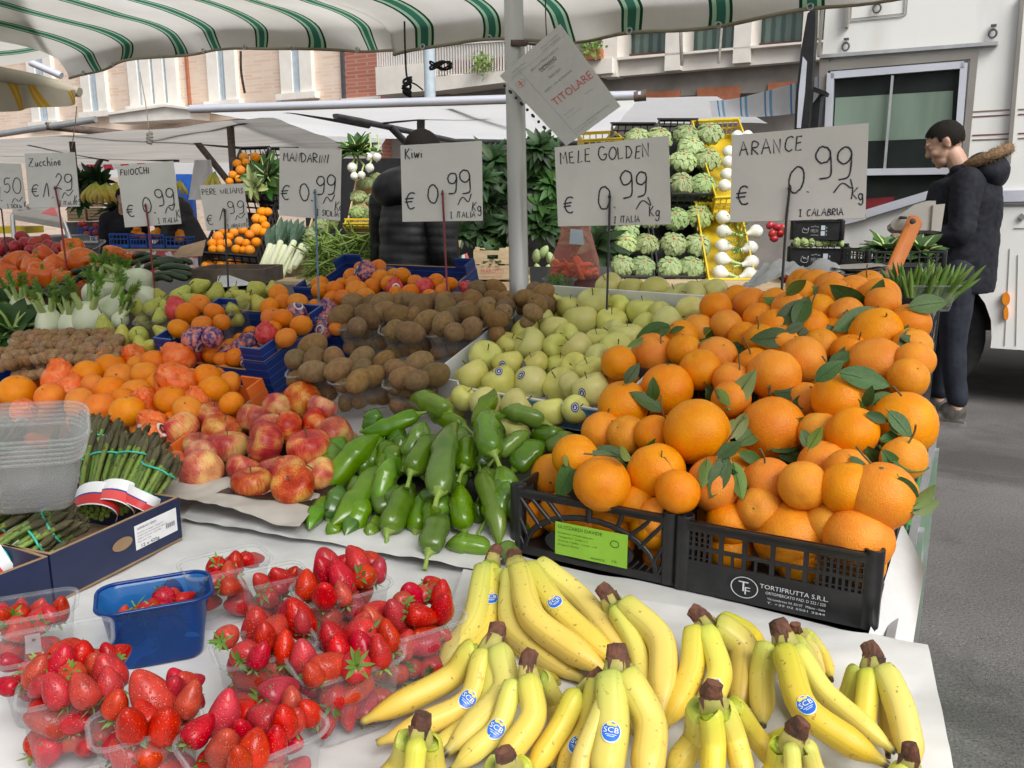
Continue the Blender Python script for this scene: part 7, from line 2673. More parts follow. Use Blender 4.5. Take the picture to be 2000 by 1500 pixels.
g=MB()
c0=P(890,470,4.02); g.par(c0,Vector((.028,0,.0)),Vector((0,.02,0)),Vector((.05,0,.16))*-1)
tag(g.build('wooden_plank',m['wood_slat']),'slanting pale wooden slat beside the hand of the vendor','plank')
leafy('leafy_greens','small bunch of dark herbs in the low wooden box','leafy greens',P(880,520,3.95),'dark_leaf',20,.09,.03,(0,-.4,1),1.2,'leafy bunches on the rear counter',None,.4,.02)
leafy('leafy_greens','dark herbs filling the wooden box with red print','leafy greens',P(962,508,4.05),'dark_leaf',20,.10,.04,(0,-.5,.9),1.3,'leafy bunches on the rear counter',None,.4,.02)
g=MB()
c=[P(893,545,3.7),P(925,530,3.75),P(912,494,3.72),P(898,500,3.7)]
g.grid(lambda a,b: (c[0]*(1-a)+c[1]*a)*(1-b)+(c[3]*(1-a)+c[2]*a)*b+Vector((0,-.02*math.sin(a*3.1),0)),6,6,0)
for a0,a1,mi in ((.0,.3,1),(.7,1.0,2)):
    g.grid(lambda a,b: (lambda A: (c[0]*(1-A)+c[1]*A)*(1-b)+(c[3]*(1-A)+c[2]*A)*b+Vector((0,-.02*math.sin(A*3.1)-.002,0)))(a0+(a1-a0)*a),4,6,mi)
tag(g.build('vegetable_packet',[m['sticker_white'],m['green_metal'],m['ink_red']]),'small packet printed green, white and red leaning on the low wooden box','packet')

# bag of carrots
pc=P(1122,548,3.2)
bag=thing('carrot_bag','see-through pink plastic bag half full of carrots','bag',pc)
g=MB()
prof=[(0,-.02),(.085,-.02),(.095,.02),(.088,.08),(.070,.14),(.055,.185),(.062,.215),(.058,.225)]
g.lathe(prof,40,0,lambda v: Vector((v.x*(1+.14*noise.noise(v*26)),v.y*.6*(1+.14*noise.noise(v*26+Vector((5,0,0)))),v.z+.02*noise.noise(v*30+Vector((0,0,4)))*(1 if v.z>.1 else .2))))
g.build('plastic',m['pink_bag'],bag)
for i in range(26):
    g=MB()
    d=Vector((R.gauss(0,1),R.gauss(0,.4),R.gauss(0,.5))).normalized()
    q=Vector((R.uniform(-.05,.05),R.uniform(-.03,.03),R.uniform(.005,.06)))
    g.tube([q-d*.05,q-d*.04,q+d*.02,q+d*.055],[.006,.011,.009,.003],9)
    g.build('carrot',m['carrot'],bag)
g=MB(); g.add([Vector((-.025,-.048,.14)),Vector((.03,-.048,.135)),Vector((.025,-.040,.19)),Vector((-.02,-.040,.195))],[(0,1,2,3)],0)
g.build('bag_label',m['sash_blue'],bag)
Mq=facing(P(1092,575,2.75),(1,0,0)); punnet('clear punnet of chives between the carrot bag and the kiwis',Mq,.10,.07,.05)
for i in range(22):
    pass
g=MB()
for k in range(60):
    p=P(1092+R.uniform(-16,16),574,2.75)+Vector((0,R.uniform(-.02,.02),.01))
    g.tube([p,p+Vector((R.uniform(-.02,.02),R.uniform(-.01,.01),R.uniform(.035,.06)))],[.0022,.0014],5)
tag(g.build('chives',m['bean_green']),'cut green chives standing in the clear punnet','chives',None,'stuff')
g=MB()
g.par(P(1040,600,2.85),Vector((.32,0,0)),Vector((0,.5,.1)),ZV*-.03)
tag(g.build('shelf_board',m['dark_tray']),'dark shelf board under the clear punnet of chives','shelf')
g=MB(); g.par(P(1052,568,3.16),Vector((.36,0,0)),Vector((0,.25,0)),ZV*-.02); g.par(P(1060,568,3.18)-ZV*.94,Vector((.03,0,0)),Vector((0,.03,0)),ZV*.92); g.par(P(1060,568,3.18)-ZV*.94+Vector((.3,0,0)),Vector((.03,0,0)),Vector((0,.03,0)),ZV*.92)
tag(g.build('bag_stand',m['dark_tray']),'dark stand under the bag of carrots','stand')

# ------------------------------------------------------------------ right rear: black crates, paper tray, scale, beans
for i,(x0,x1,y0,y1,lab) in enumerate([(1543,1640,432,468,'black plastic crate with white emblem, upper one of the stack under the oranges sign'),(1536,1650,484,528,'black plastic crate with white emblem, lower one of the stack under the oranges sign')]):
    tt=4.0-.1*i
    o=P(x0,y1,tt); w_=(P(x1,y1,tt)-o).length; h=(y1-y0)*tt/F
    M4=facing(o,U*.9+RT*.4)
    t=fruit_crate('stacking_crate',lab,M4,w_,.45,h,'black_plastic','crate','stacked black crates',9,12,True,lambda g,w,h,th: (g.par((.006,0,.0061),(w-.012,0,0),(0,th,0),(0,0,h*.9)),))
    g=MB(); c=[Vector((w_*.22,-.0012,h*.15)),Vector((w_*.85,-.0012,h*.15)),Vector((w_*.85,-.0012,h*.85)),Vector((w_*.22,-.0012,h*.85))]
    fx=localmap(c)
    put_print(g,'MELIN',fx,.26,.35,.22,.26); put_print(g,'ortofrutta',fx,.26,.1,.24,.14)
    for k in range(3):
        g.add([fx(.26+.08*k,.75+.05*(k==1)),fx(.33+.08*k,.75+.05*(k==1)),fx(.33+.08*k,.80+.05*(k==1)),fx(.26+.08*k,.80+.05*(k==1))],[(0,1,2,3)],0,False)
    for k in range(2):
        g.add([fx(.56,.12+.42*k),fx(.68,.12+.42*k),fx(.68,.46+.42*k),fx(.56,.46+.42*k)],[(0,1,2,3)],1,False)
    for k in range(3):
        g.add([fx(.71,.15+.25*k),fx(.74,.15+.25*k),fx(.74,.27+.25*k),fx(.71,.27+.25*k)],[(0,1,2,3)],0,False)
    pts=catmull([(0,.45,0),(.04,.7,0),(.08,.5,0),(.10,.62,0),(.15,.5,0),(.19,.72,0),(.17,.35,0),(.1,.3,0),(.02,.35,0),(0,.45,0)],4)
    g.tube([fx(p.x,p.y) for p in pts],.0016,4,0,cap=False)
    g.build('emblem',[m['ink_grey'],m['sash_blue']],t)
tc=P(1530,545,3.95)
g=MB()
g.par(Vector((tc.x,tc.y,0)),U*.36+RT*.05,V*.6,ZV*(tc.z+.02))
tag(g.build('side_counter',m['dark_tray']),'dark side counter under the stacked black crates','counter')
# artichokes glimpsed between the crates
for i in range(7):
    p=P(1556+i*14,474,3.98)
    o=put('artichoke',R.choice(SAL),None,Matrix.Translation(p) @ rrot() @ Matrix.Scale(.022,4))
    tag(o,'artichoke showing in the gap between the two black crates, %s from the left' % ORD[i+1],'artichoke','artichokes in the stacked crate')
objs=[]
for i,(x,y) in enumerate([(1504,440),(1518,444),(1508,456),(1524,456),(1512,466),(1528,446)]):
    p=P(x,y,4.3)
    o=put('tomato',R.choice(TOM),None,Matrix.Translation(p) @ rrot() @ Matrix.Scale(.022,4)); objs.append((o,x,y))
for o,w_,r_ in rows(objs,9):
    tag(o,'small red tomato, %s, %s between yellow crate and black crates' % (w_,r_),'tomato','tomatoes by the yellow crate')
leafy('leafy_greens','bright green salad leaves in the black crate below the scale','leafy greens',P(1730,495,3.6),'green_leaf',24,.11,.08,(0,-.3,1),1.4,'leafy bunches on the rear counter','pale_leaf',.6,.04)
leafy('leafy_greens','bright green salad leaves at the right end of the crate below the scale','leafy greens',P(1795,498,3.6),'green_leaf',24,.11,.08,(.1,-.3,1),1.4,'leafy bunches on the rear counter','pale_leaf',.6,.04)
M4=facing(P(1690,522,3.45),RT)
fruit_crate('fruit_crate','black crate of salad leaves below the scale, beside the man',M4,.33,.28,.065,'black_plastic','crate',None,9,8)
g=MB(); a_=P(1690,540,3.5); g.par(Vector((a_.x,a_.y,0)),RT*.24,V*.25,ZV*(P(1690,524,3.45).z-.003))
tag(g.build('crate_stand',m['dark_tray']),'dark stand under the salad crate beside the man','stand')

sc_o=P(1650,548,2.42)
tr2=thing('paper_tray','shallow metal scale dish holding a stack of grey paper sheets','tray',sc_o)
Mi=Matrix.Translation(-sc_o)
g=MB()
ce=P(1652,556,2.45)
g.lathe([(0,-.028),(.06,-.028),(.09,-.018),(.125,.015),(.128,.016),(.092,-.014),(0,-.024)],36,0,M=Matrix.Translation(ce) @ Matrix.Diagonal((1.0,.72,1,1)))
g.build('dish',m['alu'],tr2,Mi)
for i in range(9):
    g=MB()
    c=P(1668+R.uniform(-2,2),548-i*3.6,2.44)
    sh=MB()
    M5=Matrix.Translation(c) @ Matrix.Rotation(R.uniform(-.06,.06),4,'Z')
    sh.grid(lambda a,b: M5 @ Vector(((a-.5)*.165,(b-.5)*.13,.004*noise.noise(Vector((a*3,b*3,i)))+.004*math.cos(a*5+i))),12,8)
    sh.build('paper_sheet',m['paper_grey'],tr2,Mi)
g=MB()
cb=P(1605,530,2.42)
g.grid(lambda a,b: cb+Vector(((a-.5)*.10,(b-.5)*.09,.022*noise.noise(Vector((a*4,b*4,1)))+.03*math.sin(a*3.1)*math.sin(b*3.1))),20,16)
g.build('plastic_bag',m['canvas_bright'],tr2,Mi)
g=MB()
cb=P(1512,545,2.35)
g.grid(lambda a,b: cb+RT*((a-.5)*.15)+V*((b-.5)*.10)+ZV*(.03*noise.noise(Vector((a*5,b*5,3)))+.045*math.sin(a*3.1)*math.sin(b*3.1)+.05*(a-.5)),26,18)
tag(g.build('plastic_bag',m['canvas_bright']),'crumpled white plastic bag behind the oranges, beside the sign stake','plastic bag')
objs=[]
for i,(x,y) in enumerate([(1540,533),(1556,530),(1530,540),(1552,545)]):
    p=P(x,y,2.45)
    o=put('tomato',R.choice(TOM),None,Matrix.Translation(p) @ rrot() @ Matrix.Scale(10*2.45/F,4))
    tag(o,'orange red tomato beside the white plastic bag, %s' % ['upper left','upper right','lower left','lower right'][i],'tomato','tomatoes beside the plastic bag')
sh_=P(1500,575,2.3)
g=MB(); g.par(Vector((sh_.x,sh_.y,0)),P(1815,575,2.38)-sh_,V*.35,ZV*(sh_.z-.012))
tag(g.build('side_counter',m['dark_tray']),'dark counter behind the oranges under dish and beans','counter')

scl=thing('market_scale','beige market scale head on a worn orange arm, seen from behind','scale',P(1720,550,2.55))
Mi=Matrix.Translation(-P(1720,550,2.55))
g=MB()
hp=[(1740,436),(1752,424),(1785,400),(1812,392),(1828,392),(1826,450),(1788,450),(1748,450),(1741,444)]
q=[P(x,y,2.56) for x,y in hp]; bk_=[p+FW*.05+RT*.01 for p in q]; n=len(q)
g.add(q+bk_,[tuple(range(n)),tuple(reversed(range(n,2*n)))]+[(i,n+i,n+(i+1) % n,(i+1) % n) for i in range(n)],0,False)
hp=[(1823,400),(1846,398),(1838,452),(1819,450)]
q=[P(x,y,2.55) for x,y in hp]; bk_=[p+FW*.045 for p in q]; n=4
g.add(q+bk_,[(0,1,2,3),(7,6,5,4)]+[(i,n+i,n+(i+1) % n,(i+1) % n) for i in range(n)],0,False)
g.build('scale_head',m['scale_body'],scl,Mi)
g=MB()
pa,pb_=P(1788,430,2.52),P(1733,552,2.48)
pa2=pa+(pa-pb_).normalized()*.012
g.tube([pa2,pa,pb_],[.010,.0245,.022],10,fl=.35,up=(0,1,0))
g.build('arm',m['scale_arm'],scl,Mi)
g=MB()
M5=facing(P(1782,432,2.49),RT) @ Matrix.Rotation(rad(90),4,'X')
g.lathe([(0,.008),(.007,.008),(.009,0)],14,0,M=M5)
for dx in (-14,12):
    g.lathe([(0,.006),(.004,.006),(.005,-.03)],10,0,M=facing(P(1782+dx,428+dx*.2,2.53),RT) @ Matrix.Rotation(rad(90),4,'X'))
g.build('bolt',m['dark_metal'],scl,Mi)

# green beans in a box
bb=P(1800,605,2.35)
Mq=facing(bb,RT); punnet('clear box of fresh green beans at the street end of the stall',Mq,.16,.10,.07,'cloudy_punnet')
bt=thing('green_beans','thick bundle of fresh green beans standing in the box at the street end','beans',bb)
for k in range(64):
    a=R.uniform(-1,1); b=R.uniform(-1,1)
    base=Vector((a*.062,b*.035,.012))
    d=Vector((a*.45+R.gauss(0,.18),b*.2-.1+R.gauss(0,.12),1)).normalized()
    L=R.uniform(.075,.125)
    s_=Vector((R.uniform(-.014,.022),R.uniform(-.014,.01),0))
    g=MB(); g.tube(catmull([base,base+d*L*.5+s_,base+d*L+s_*2.2],4),[.004,.006,.0068,.0064,.007,.0064,.006,.004,.001],7)
    g.build('bean_pod',m['bean_green'],bt)
g=MB(); leaf_geo(g,.15,.05,.1,.2,frame(P(1872,570,2.2),(RT*-.9+ZV*-.35).normalized(),ZV.cross(RT).normalized()*-1,(ZV*.9+FW*-.4).normalized()))
# shopping trolley beside the stall
tro=thing('shopping_trolley','green folding trolley frame with a swivel castor, by the man at the stall end','trolley',Z(1848,760,0))
Mi=Matrix.Translation(-Z(1848,760,0))
g=MB()
tz=depth(Z(1850,758,0))
for a,b in [((1835,612),(1856,575)),((1832,686),(1866,728)),((1834,706),(1862,726)),((1838,690),(1838,730)),((1848,700),(1848,732)),((1832,730),(1866,728)),((1835,612),(1832,730))]:
    g.tube([P(*a,tz),P(*b,tz)],.010,8)
g.build('frame',m['green_metal'],tro,Mi)
g=MB(); g.lathe([(0,.012),(.025,.014),(.031,.010),(.031,-.010),(.025,-.014),(0,-.012)],20,0,M=facing(P(1852,747,tz),(.6,.8,0)) @ Matrix.Rotation(rad(90),4,'X'))
cas=g.build('castor',m['alu'],tro,Mi)
g=MB(); g.par(P(1846,745,tz),RT*.02,FW*.02,ZV*.06)
g.build('fork',m['dark_metal'],cas)
g=MB()
g.grid(lambda a,b: P(1822+14*a+3*math.sin(b*7),660+108*b,tz-.25+.04*math.sin(a*4+b*5)),6,14)
g.build('liner_bag',m['cloudy_punnet'],tro,Mi)

# ------------------------------------------------------------------ far left: neighbouring stalls
def far_crate(lab,x0,y0,x1,y1,t,mat,fruit=None,fl=None,frp=8,group=None):
    o=P(x0,y1,t); w_=(P(x1,y1,t)-o).length; h=(y1-y0)*t/F
    M4=facing(o,RT)
    fruit_crate('fruit_crate',lab,M4,w_,w_*1.2,h,mat,'crate',group,5,5,False)
    objs=[]
    if fruit:
        for k in range(fl[1]):
            x=R.uniform(x0+frp,x1-frp); y=y0-R.uniform(-6,10)*frp/8
            p=P(x,y,t+.12)
            objs.append((put(fruit[0],R.choice(fruit[1]),None,Matrix.Translation(p) @ rrot() @ Matrix.Scale(frp*t/F,4)),x,y))
        for ob,w2,r2 in rows(objs,frp*.9):
            tag(ob,'%s, %s in the %s of %s' % (fl[0],w2,r2,fl[2]),fruit[0],'fruit on the far stall')

far=thing('far_stall_table','far stall table with a red checked cloth under blue fruit crates','table',Z(290,560,0)*0+P(210,520,7.6))
Mi=Matrix.Translation(-P(210,520,7.6))
g=MB()
c0,c1=P(208,486,7.6),P(385,486,7.6)
g.par(c0,c1-c0,Vector((0,.9,0)),ZV*-.02)
g.build('tabletop',m['wood_slat'],far,Mi)
g=MB()
g.grid(lambda a,b: c0+(c1-c0)*a+Vector((0,-.01-.02*math.sin(a*30)*b,-.021-.22*b)),40,4)
g.build('hanging_cloth',m['cloth_check'],far,Mi)
g=MB()
for f in (.03,.97):
    p=c0+(c1-c0)*f+Vector((0,.1,-.02)); g.tube([p,Vector((p.x,p.y,0))],.02,8)
g.build('leg',m['dark_metal'],far,Mi)
far_crate('blue crate of tangerines on the far stall, leftmost',214,456,252,484,7.6,'blue_crate_plastic',('mandarin',MND),('tiny tangerine',5,'the leftmost blue crate'),8)
far_crate('blue crate of tangerines on the far stall, second from left',254,458,288,484,7.6,'blue_crate_plastic',('mandarin',MND),('tiny tangerine',5,'the second blue crate'),8)
far_crate('blue crate of oranges on the far stall, third from left',290,458,322,484,7.6,'blue_crate_plastic',('orange',ORG),('tiny orange',5,'the third blue crate'),9)
far_crate('blue crate of oranges on the far stall, rightmost and heaped',324,462,368,484,7.6,'blue_crate_plastic',('orange',ORG),('tiny orange',9,'the rightmost blue crate'),10)
far_crate('far dark blue crate behind the zucchini sign stake',150,445,196,464,8.4,'blue_crate_plastic',('tomato',TOM),('tiny red tomato',6,'the far dark blue crate'),6)
far_crate('pale far box of peppers next to the blue crates',154,462,212,474,8.2,'white_card',('tomato',TOM),('tiny red tomato',7,'the pale far box'),6)
g=MB(); g.par(P(100,478,8.4),P(214,478,8.4)-P(100,478,8.4),Vector((0,.9,0)),ZV*-.03)
for f in (.1,.9):
    p=P(100+114*f,480,8.5); g.tube([p,Vector((p.x,p.y,0))],.02,6)
tag(g.build('far_stall_table',m['dark_metal']),'dark far stall table under the pale box, left of the blue crates','table')
# slatted wooden crates stacked far behind
for i,(x0,x1,y0,y1) in enumerate([(172,215,376,404),(172,213,406,428),(132,168,406,432),(205,228,440,460)]):
    o=P(x0,y1,8.6); w_=(P(x1,y1,8.6)-o).length; h=(y1-y0)*8.6/F
    t=thing('wooden_crate','slatted wooden crate far behind, %s' % ['upper one under the hanging bananas','lower one under the hanging bananas','partly behind the zucchini sign','small one above the blue crates'][i],'crate',facing(o,RT),'slatted crates far behind')
    g=MB()
    for k in range(4):
        g.par((0,0,h*k/4),(w_,0,0),(0,.01,0),(0,0,h*.19))
        g.par((0,.3,h*k/4),(w_,0,0),(0,.01,0),(0,0,h*.19))
    g.par((0,.012,0),(.02,0,0),(0,.286,0),(0,0,h)); g.par((w_-.02,.012,0),(.02,0,0),(0,.286,0),(0,0,h))
    g.build('slats',m['wood_slat'],t)
g=MB(); g.par(P(125,434,8.7),P(235,434,8.7)-P(125,434,8.7),Vector((0,.5,0)),ZV*-.85)
tag(g.build('crate_stand',m['dark_metal']),'dark stand under the far slatted crates','stand')
# hanging bananas and greens
def far_bananas(lab,x,y,t,n,s_):
    p=P(x,y,t)
    th=thing('banana_bunch',lab,'banana bunch',p,'banana bunches hanging far behind')
    for k in range(n):
        a=(k-(n-1)/2)*.45
        path=catmull([Vector((0,0,0)),Vector((math.sin(a)*.05,-.05+.01*(k % 2),-.05))*s_,Vector((math.sin(a)*.13,-.07,-.12))*s_,Vector((math.sin(a)*.15,-.03,-.19))*s_],4)
        banana_mesh(path,.02*s_).build('banana',m['banana_skin'],th)
far_bananas('yellow bananas hanging far behind, left of the fennel sign',188,356,7.8,5,1.0)
far_bananas('yellow bananas hanging far behind, close beside the fennel sign',208,358,7.8,6,1.0)
far_bananas('few bananas hanging far behind, touching the fennel sign edge',228,356,7.8,3,.9)
far_bananas('bananas hanging far behind, just right of the fennel sign',352,352,7.4,4,.7)
far_bananas('bananas hanging beside the white bag, right of the diagonal bar',420,336,6.2,3,.9)
for i,(x,y) in enumerate([(165,355),(195,350),(162,395),(180,350),(222,412)]):
    leafy('leafy_greens','dark leafy bunch hanging far behind, %s' % ['beside the zucchini sign','above the hanging bananas','low beside the zucchini sign','left above the bananas','low under the bananas'][i],'leafy greens',P(x,y,8.0),'dark_leaf',20,.16,.07,(0,-.5,-.6+.5*i),1.4,'leafy bunches far behind',None,.6,.03)
g=MB(); g.par(P(343,340,9),P(372,340,9)-P(343,340,9),Vector((0,.1,0)),ZV*-.62)
tag(g.build('blue_tarp',m['blue_crate_plastic']),'bright blue tarp hanging far behind, right of the fennel sign','tarp')
g=MB()
tp_=P(392,318,6.3)
g.grid(lambda a,b: P(368+12*(1-b)+(56-24*(1-b))*a,312+78*b,6.3+.03*math.sin(a*9+b*3)),14,12)
tag(g.build('plastic_bag',m['canvas_bright']),'white plastic carrier bag tied to the diagonal bar of the grey stall','plastic bag')
# neighbour's scale, boards
sc2=thing('market_scale','grey flat scale with red display keys behind the tomatoes, far left','scale',P(70,440,4.6))
Mi=Matrix.Translation(-P(70,440,4.6))
c=[P(22,418,4.6),P(126,436,4.5),P(112,402,4.9),P(28,402,4.9)]
g=MB(); nn=Vector((0,0,-.03)); g.add([p for p in (c[0],c[1],c[2],c[3])]+[p+nn for p in (c[0],c[1],c[2],c[3])],[(0,1,2,3),(7,6,5,4),(0,4,5,1),(1,5,6,2),(2,6,7,3),(3,7,4,0)],0,False)
g.build('scale_body',m['scale_body'],sc2,Mi)
fx=quadmap(c,.003)
g=MB(); g.add([fx(.56,.35),fx(.92,.35),fx(.92,.85),fx(.58,.85)],[(0,1,2,3)],0,False)
g.build('key_pad',m['ink_red'],sc2,Mi)
g=MB(); g.add([fx(.1,.4),fx(.48,.4),fx(.48,.85),fx(.12,.85)],[(0,1,2,3)],0,False)
g.build('dial',m['concrete_dark'],sc2,Mi)
g=MB()
for a,b in (((24,420),(28,470)),((124,432),(140,478))):
    g=MB(); g.tube([P(*a,4.6),P(*b,4.6)],.012,8)
    g.build('leg',m['alu'],sc2,Mi)
g=MB(); g.par(P(-10,456,4.9),P(50,456,4.9)-P(-10,456,4.9),Vector((0,.2,0)),ZV*.04)
tag(g.build('yellow_box',m['yellow_plastic']),'small yellow box under the grey scale, far left','box')
g=MB(); g.par(P(-10,466,4.95),P(60,466,4.95)-P(-10,466,4.95),Vector((0,.7,0)),ZV*-.04)
for f in (.1,.9):
    p=P(-10+70*f,474,5.1); g.tube([p,Vector((p.x,p.y,0))],.02,6)
tag(g.build('neighbour_counter',m['dark_metal']),'wooden counter of the next stall under the yellow box','counter')
# cardboard flaps behind the courgettes, garlic, white card
g=MB()
c=[P(335,503,4.2),P(395,500,4.2),P(402,468,4.5),P(352,482,4.5)]
g.grid(lambda a,b: (c[0]*(1-a)+c[1]*a)*(1-b)+(c[3]*(1-a)+c[2]*a)*b,2,2,0)
tag(g.build('cardboard_flap',m['brown_card']),'brown cardboard flap standing behind the courgettes','cardboard')
g=MB()
c=[P(422,562,2.9),P(500,556,2.9),P(428,530,3.1),P(426,532,3.1)]
g.add(c,[(0,1,2,3)],0,False)
tag(g.build('white_card',m['white_card']),'blank white card lying behind the pears, by the pear sign stake','card')
M4=facing(P(372,556,3.05),RT)
card_box('cardboard_box','dark grey cardboard tray behind the pears',M4,.27,.25,.055,'grey_card')
for i,(x,y) in enumerate([(380,538),(390,540),(402,538),(412,540),(396,534)]):
    p=P(x,y,3.08)
    o=put('garlic',WAL[0],None,Matrix.Translation(p) @ rrot() @ Matrix.Scale(.017,4))
    o.data=o.data.copy(); o.data.materials.clear(); o.data.materials.append(m['onion_white'])
    tag(o,'white garlic bulb in the dark tray behind the pears, %s' % ['leftmost','second from left','fourth from left','rightmost','topmost in the middle'][i],'garlic','garlic bulbs')
# ------------------------------------------------------------------ handwriting
def arc(cx,cy,rx,ry,a0,a1,n=12):
    return [(cx+rx*math.cos(rad(a0+(a1-a0)*i/n)),cy+ry*math.sin(rad(a0+(a1-a0)*i/n))) for i in range(n+1)]

G={  # strokes in a unit cell, y up
    'A': [[(0,0),(.38,1),(.72,.0)],[(.14,.38),(.66,.42)]],'B': [[(.08,0),(.10,1)],[(.10,1),(.5,.95),(.55,.72),(.14,.55),(.62,.42),(.6,.1),(.08,0)]],
    'C': [arc(.42,.5,.38,.5,50,310)],'D': [[(.1,0),(.1,1)],[(.0,1),(.45,.92),(.72,.5),(.45,.08),(.05,0)]],'E': [[(.55,1),(.1,.98),(.08,.02),(.58,0)],[(.1,.52),(.48,.55)]],
    'F': [[(.1,0),(.12,1),(.6,.97)],[(.12,.52),(.5,.55)]],'G': [arc(.42,.5,.38,.5,50,330)+[(.78,.42),(.5,.42)]],'H': [[(.05,0),(.1,1)],[(.55,0),(.6,1)],[(.08,.5),(.6,.52)]],
    'I': [[(.12,0),(.15,1)]],'J': [[(.02,0),(.42,0)],[(.02,1),(.42,1)],[(.22,0),(.22,1)]],'K': [[(.08,0),(.1,1)],[(.6,1),(.12,.5),(.62,.0)]],'L': [[(.1,1),(.08,.02),(.55,.1)]],
    'M': [[(0,0),(.1,1),(.35,.45),(.62,1),(.7,0)]],'N': [[(.05,0),(.1,1),(.6,.02),(.66,1)]],'O': [arc(.4,.5,.36,.48,90,450,18)],'P': [[(.1,0),(.12,1),(.55,.92),(.55,.6),(.12,.5)]],
    'R': [[(.08,0),(.1,1),(.58,.9),(.52,.6),(.1,.5),(.66,.0)]],'S': [[(.55,.9),(.3,1),(.1,.8),(.3,.55),(.52,.3),(.35,0),(.05,.1)]],'T': [[(0,1),(.65,.97)],[(.33,1),(.3,0)]],
    'U': [[(.08,1),(.08,.25),(.3,0),(.52,.2),(.56,1)]],'W': [[(0,.8),(.18,.05),(.36,.65),(.52,.05),(.75,.8)]],'Z': [[(.05,.95),(.6,1),(.05,.05),(.75,.0)],[(.15,.5),(.5,.52)]],
    'c': [arc(.26,.28,.22,.26,50,310)],'e': [[(.06,.26),(.42,.32),(.3,.55),(.08,.36),(.12,.06),(.46,.08)]],'h': [[(.08,0),(.1,1)],[(.1,.35),(.3,.52),(.42,.35),(.44,0)]],'i': [[(.12,.52),(.1,0)],[(.12,.74),(.15,.80)]],
    'n': [[(.05,0),(.06,.5)],[(.06,.35),(.25,.52),(.38,.35),(.4,0)]],'u': [[(.05,.5),(.08,.12),(.25,.02),(.38,.2),(.4,.5)],[(.4,.5),(.44,0)]],'w': [[(0,.5),(.14,.02),(.28,.4),(.40,.02),(.58,.5)]],'r': [[(.06,0),(.08,.5)],[(.08,.3),(.32,.5)]],
    'a': [arc(.22,.25,.2,.25,40,400),[(.42,.5),(.46,0)]],'l': [[(.1,1),(.12,0)]],'t': [[(.15,.8),(.15,.05),(.32,.02)],[(0,.52),(.34,.54)]],'s': [[(.34,.48),(.12,.5),(.1,.34),(.34,.2),(.28,0),(.04,.05)]],'m': [[(0,0),(.04,.5)],[(.04,.35),(.2,.5),(.26,0)],[(.26,.35),(.42,.5),(.48,0)]],
    'g': [arc(.22,.25,.2,.25,40,400),[(.42,.5),(.42,-.3),(.2,-.45),(.02,-.3)]],'o': [arc(.22,.26,.2,.26,90,450)],
    '0': [arc(.38,.5,.34,.5,60,425,20)],'1': [[(.0,.0),(.5,1.0),(.52,.02)]],'2': [[(.1,.78),(.3,1),(.55,.75),(.1,.05),(.3,.12),(.62,0)]],'5': [[(.6,1),(.15,.96),(.12,.58),(.45,.62),(.6,.3),(.35,0),(.05,.08)]],
    '9': [arc(.34,.72,.30,.28,0,360,18),[(.64,.74),(.66,.4),(.62,-.02),(.2,-.12)]],'.': [[(.08,.0),(.12,.06)]],',': [[(.12,.08),(.06,-.16)]],"'": [[(.1,1.05),(.14,.95)]],
    '€': [arc(.5,.5,.40,.5,55,305),[(-.05,.60),(.62,.64)],[(-.05,.40),(.55,.43)]],'~': [[(0,0),(.35,.4),(.7,.1),(.9,.55)]],
}

def pen(g,pts,w,fx,mi=0,o=0,smooth=True):
    """flat ribbon following a stroke; pts and w in unit coordinates of the map, aspect in fx.asp"""
    q=catmull([(x,y,0) for x,y in pts],4) if smooth and len(pts)>2 else [Vector((x,y,0)) for x,y in pts]
    a=fx.asp
    vs=[]
    n=len(q)
    for i,p in enumerate(q):
        t=q[min(i+1,n-1)]-q[max(i-1,0)]
        t=Vector((t.x*a,t.y,0))
        if t.length<1e-9: t=Vector((1,0,0))
        t.normalize()
        ww=w*(.85+.3*abs(math.sin(i*.7+pts[0][0]*9)))
        vs.append(fx(p.x-t.y*ww/a,p.y+t.x*ww,o)); vs.append(fx(p.x+t.y*ww/a,p.y-t.x*ww,o))
    g.add(vs,[(2*i,2*i+1,2*i+3,2*i+2) for i in range(n-1)],mi,False)

class Fx:
    def __init__(s,c,off,asp):
        s.f=quadmap(c,off); s.asp=asp
    def __call__(s,x,y,o=0): return s.f(x,y,o)

def write(g,txt,fx,x,y,h,w,adv=.8,slope=0,sharp='AEFHIJKLMNTWZ'):
    for ch in txt:
        if ch==' ':
            x+=.55*h/fx.asp; continue
        xm=0
        sl_,sc_,dy_=R.uniform(-.10,.16),R.uniform(.90,1.10),R.uniform(-.05,.05)*h
        for st in G[ch]:
            pts=[(x+(px*sc_+sl_*py+R.uniform(-.02,.02))*h/fx.asp*.8,y+dy_+slope*x+(py*sc_+R.uniform(-.02,.02))*h) for px,py in st]
            xm=max(xm,max(p[0] for p in st))
            pen(g,pts,w,fx,smooth=ch not in sharp)
        x+=(xm+.22)*h/fx.asp*adv
    return x

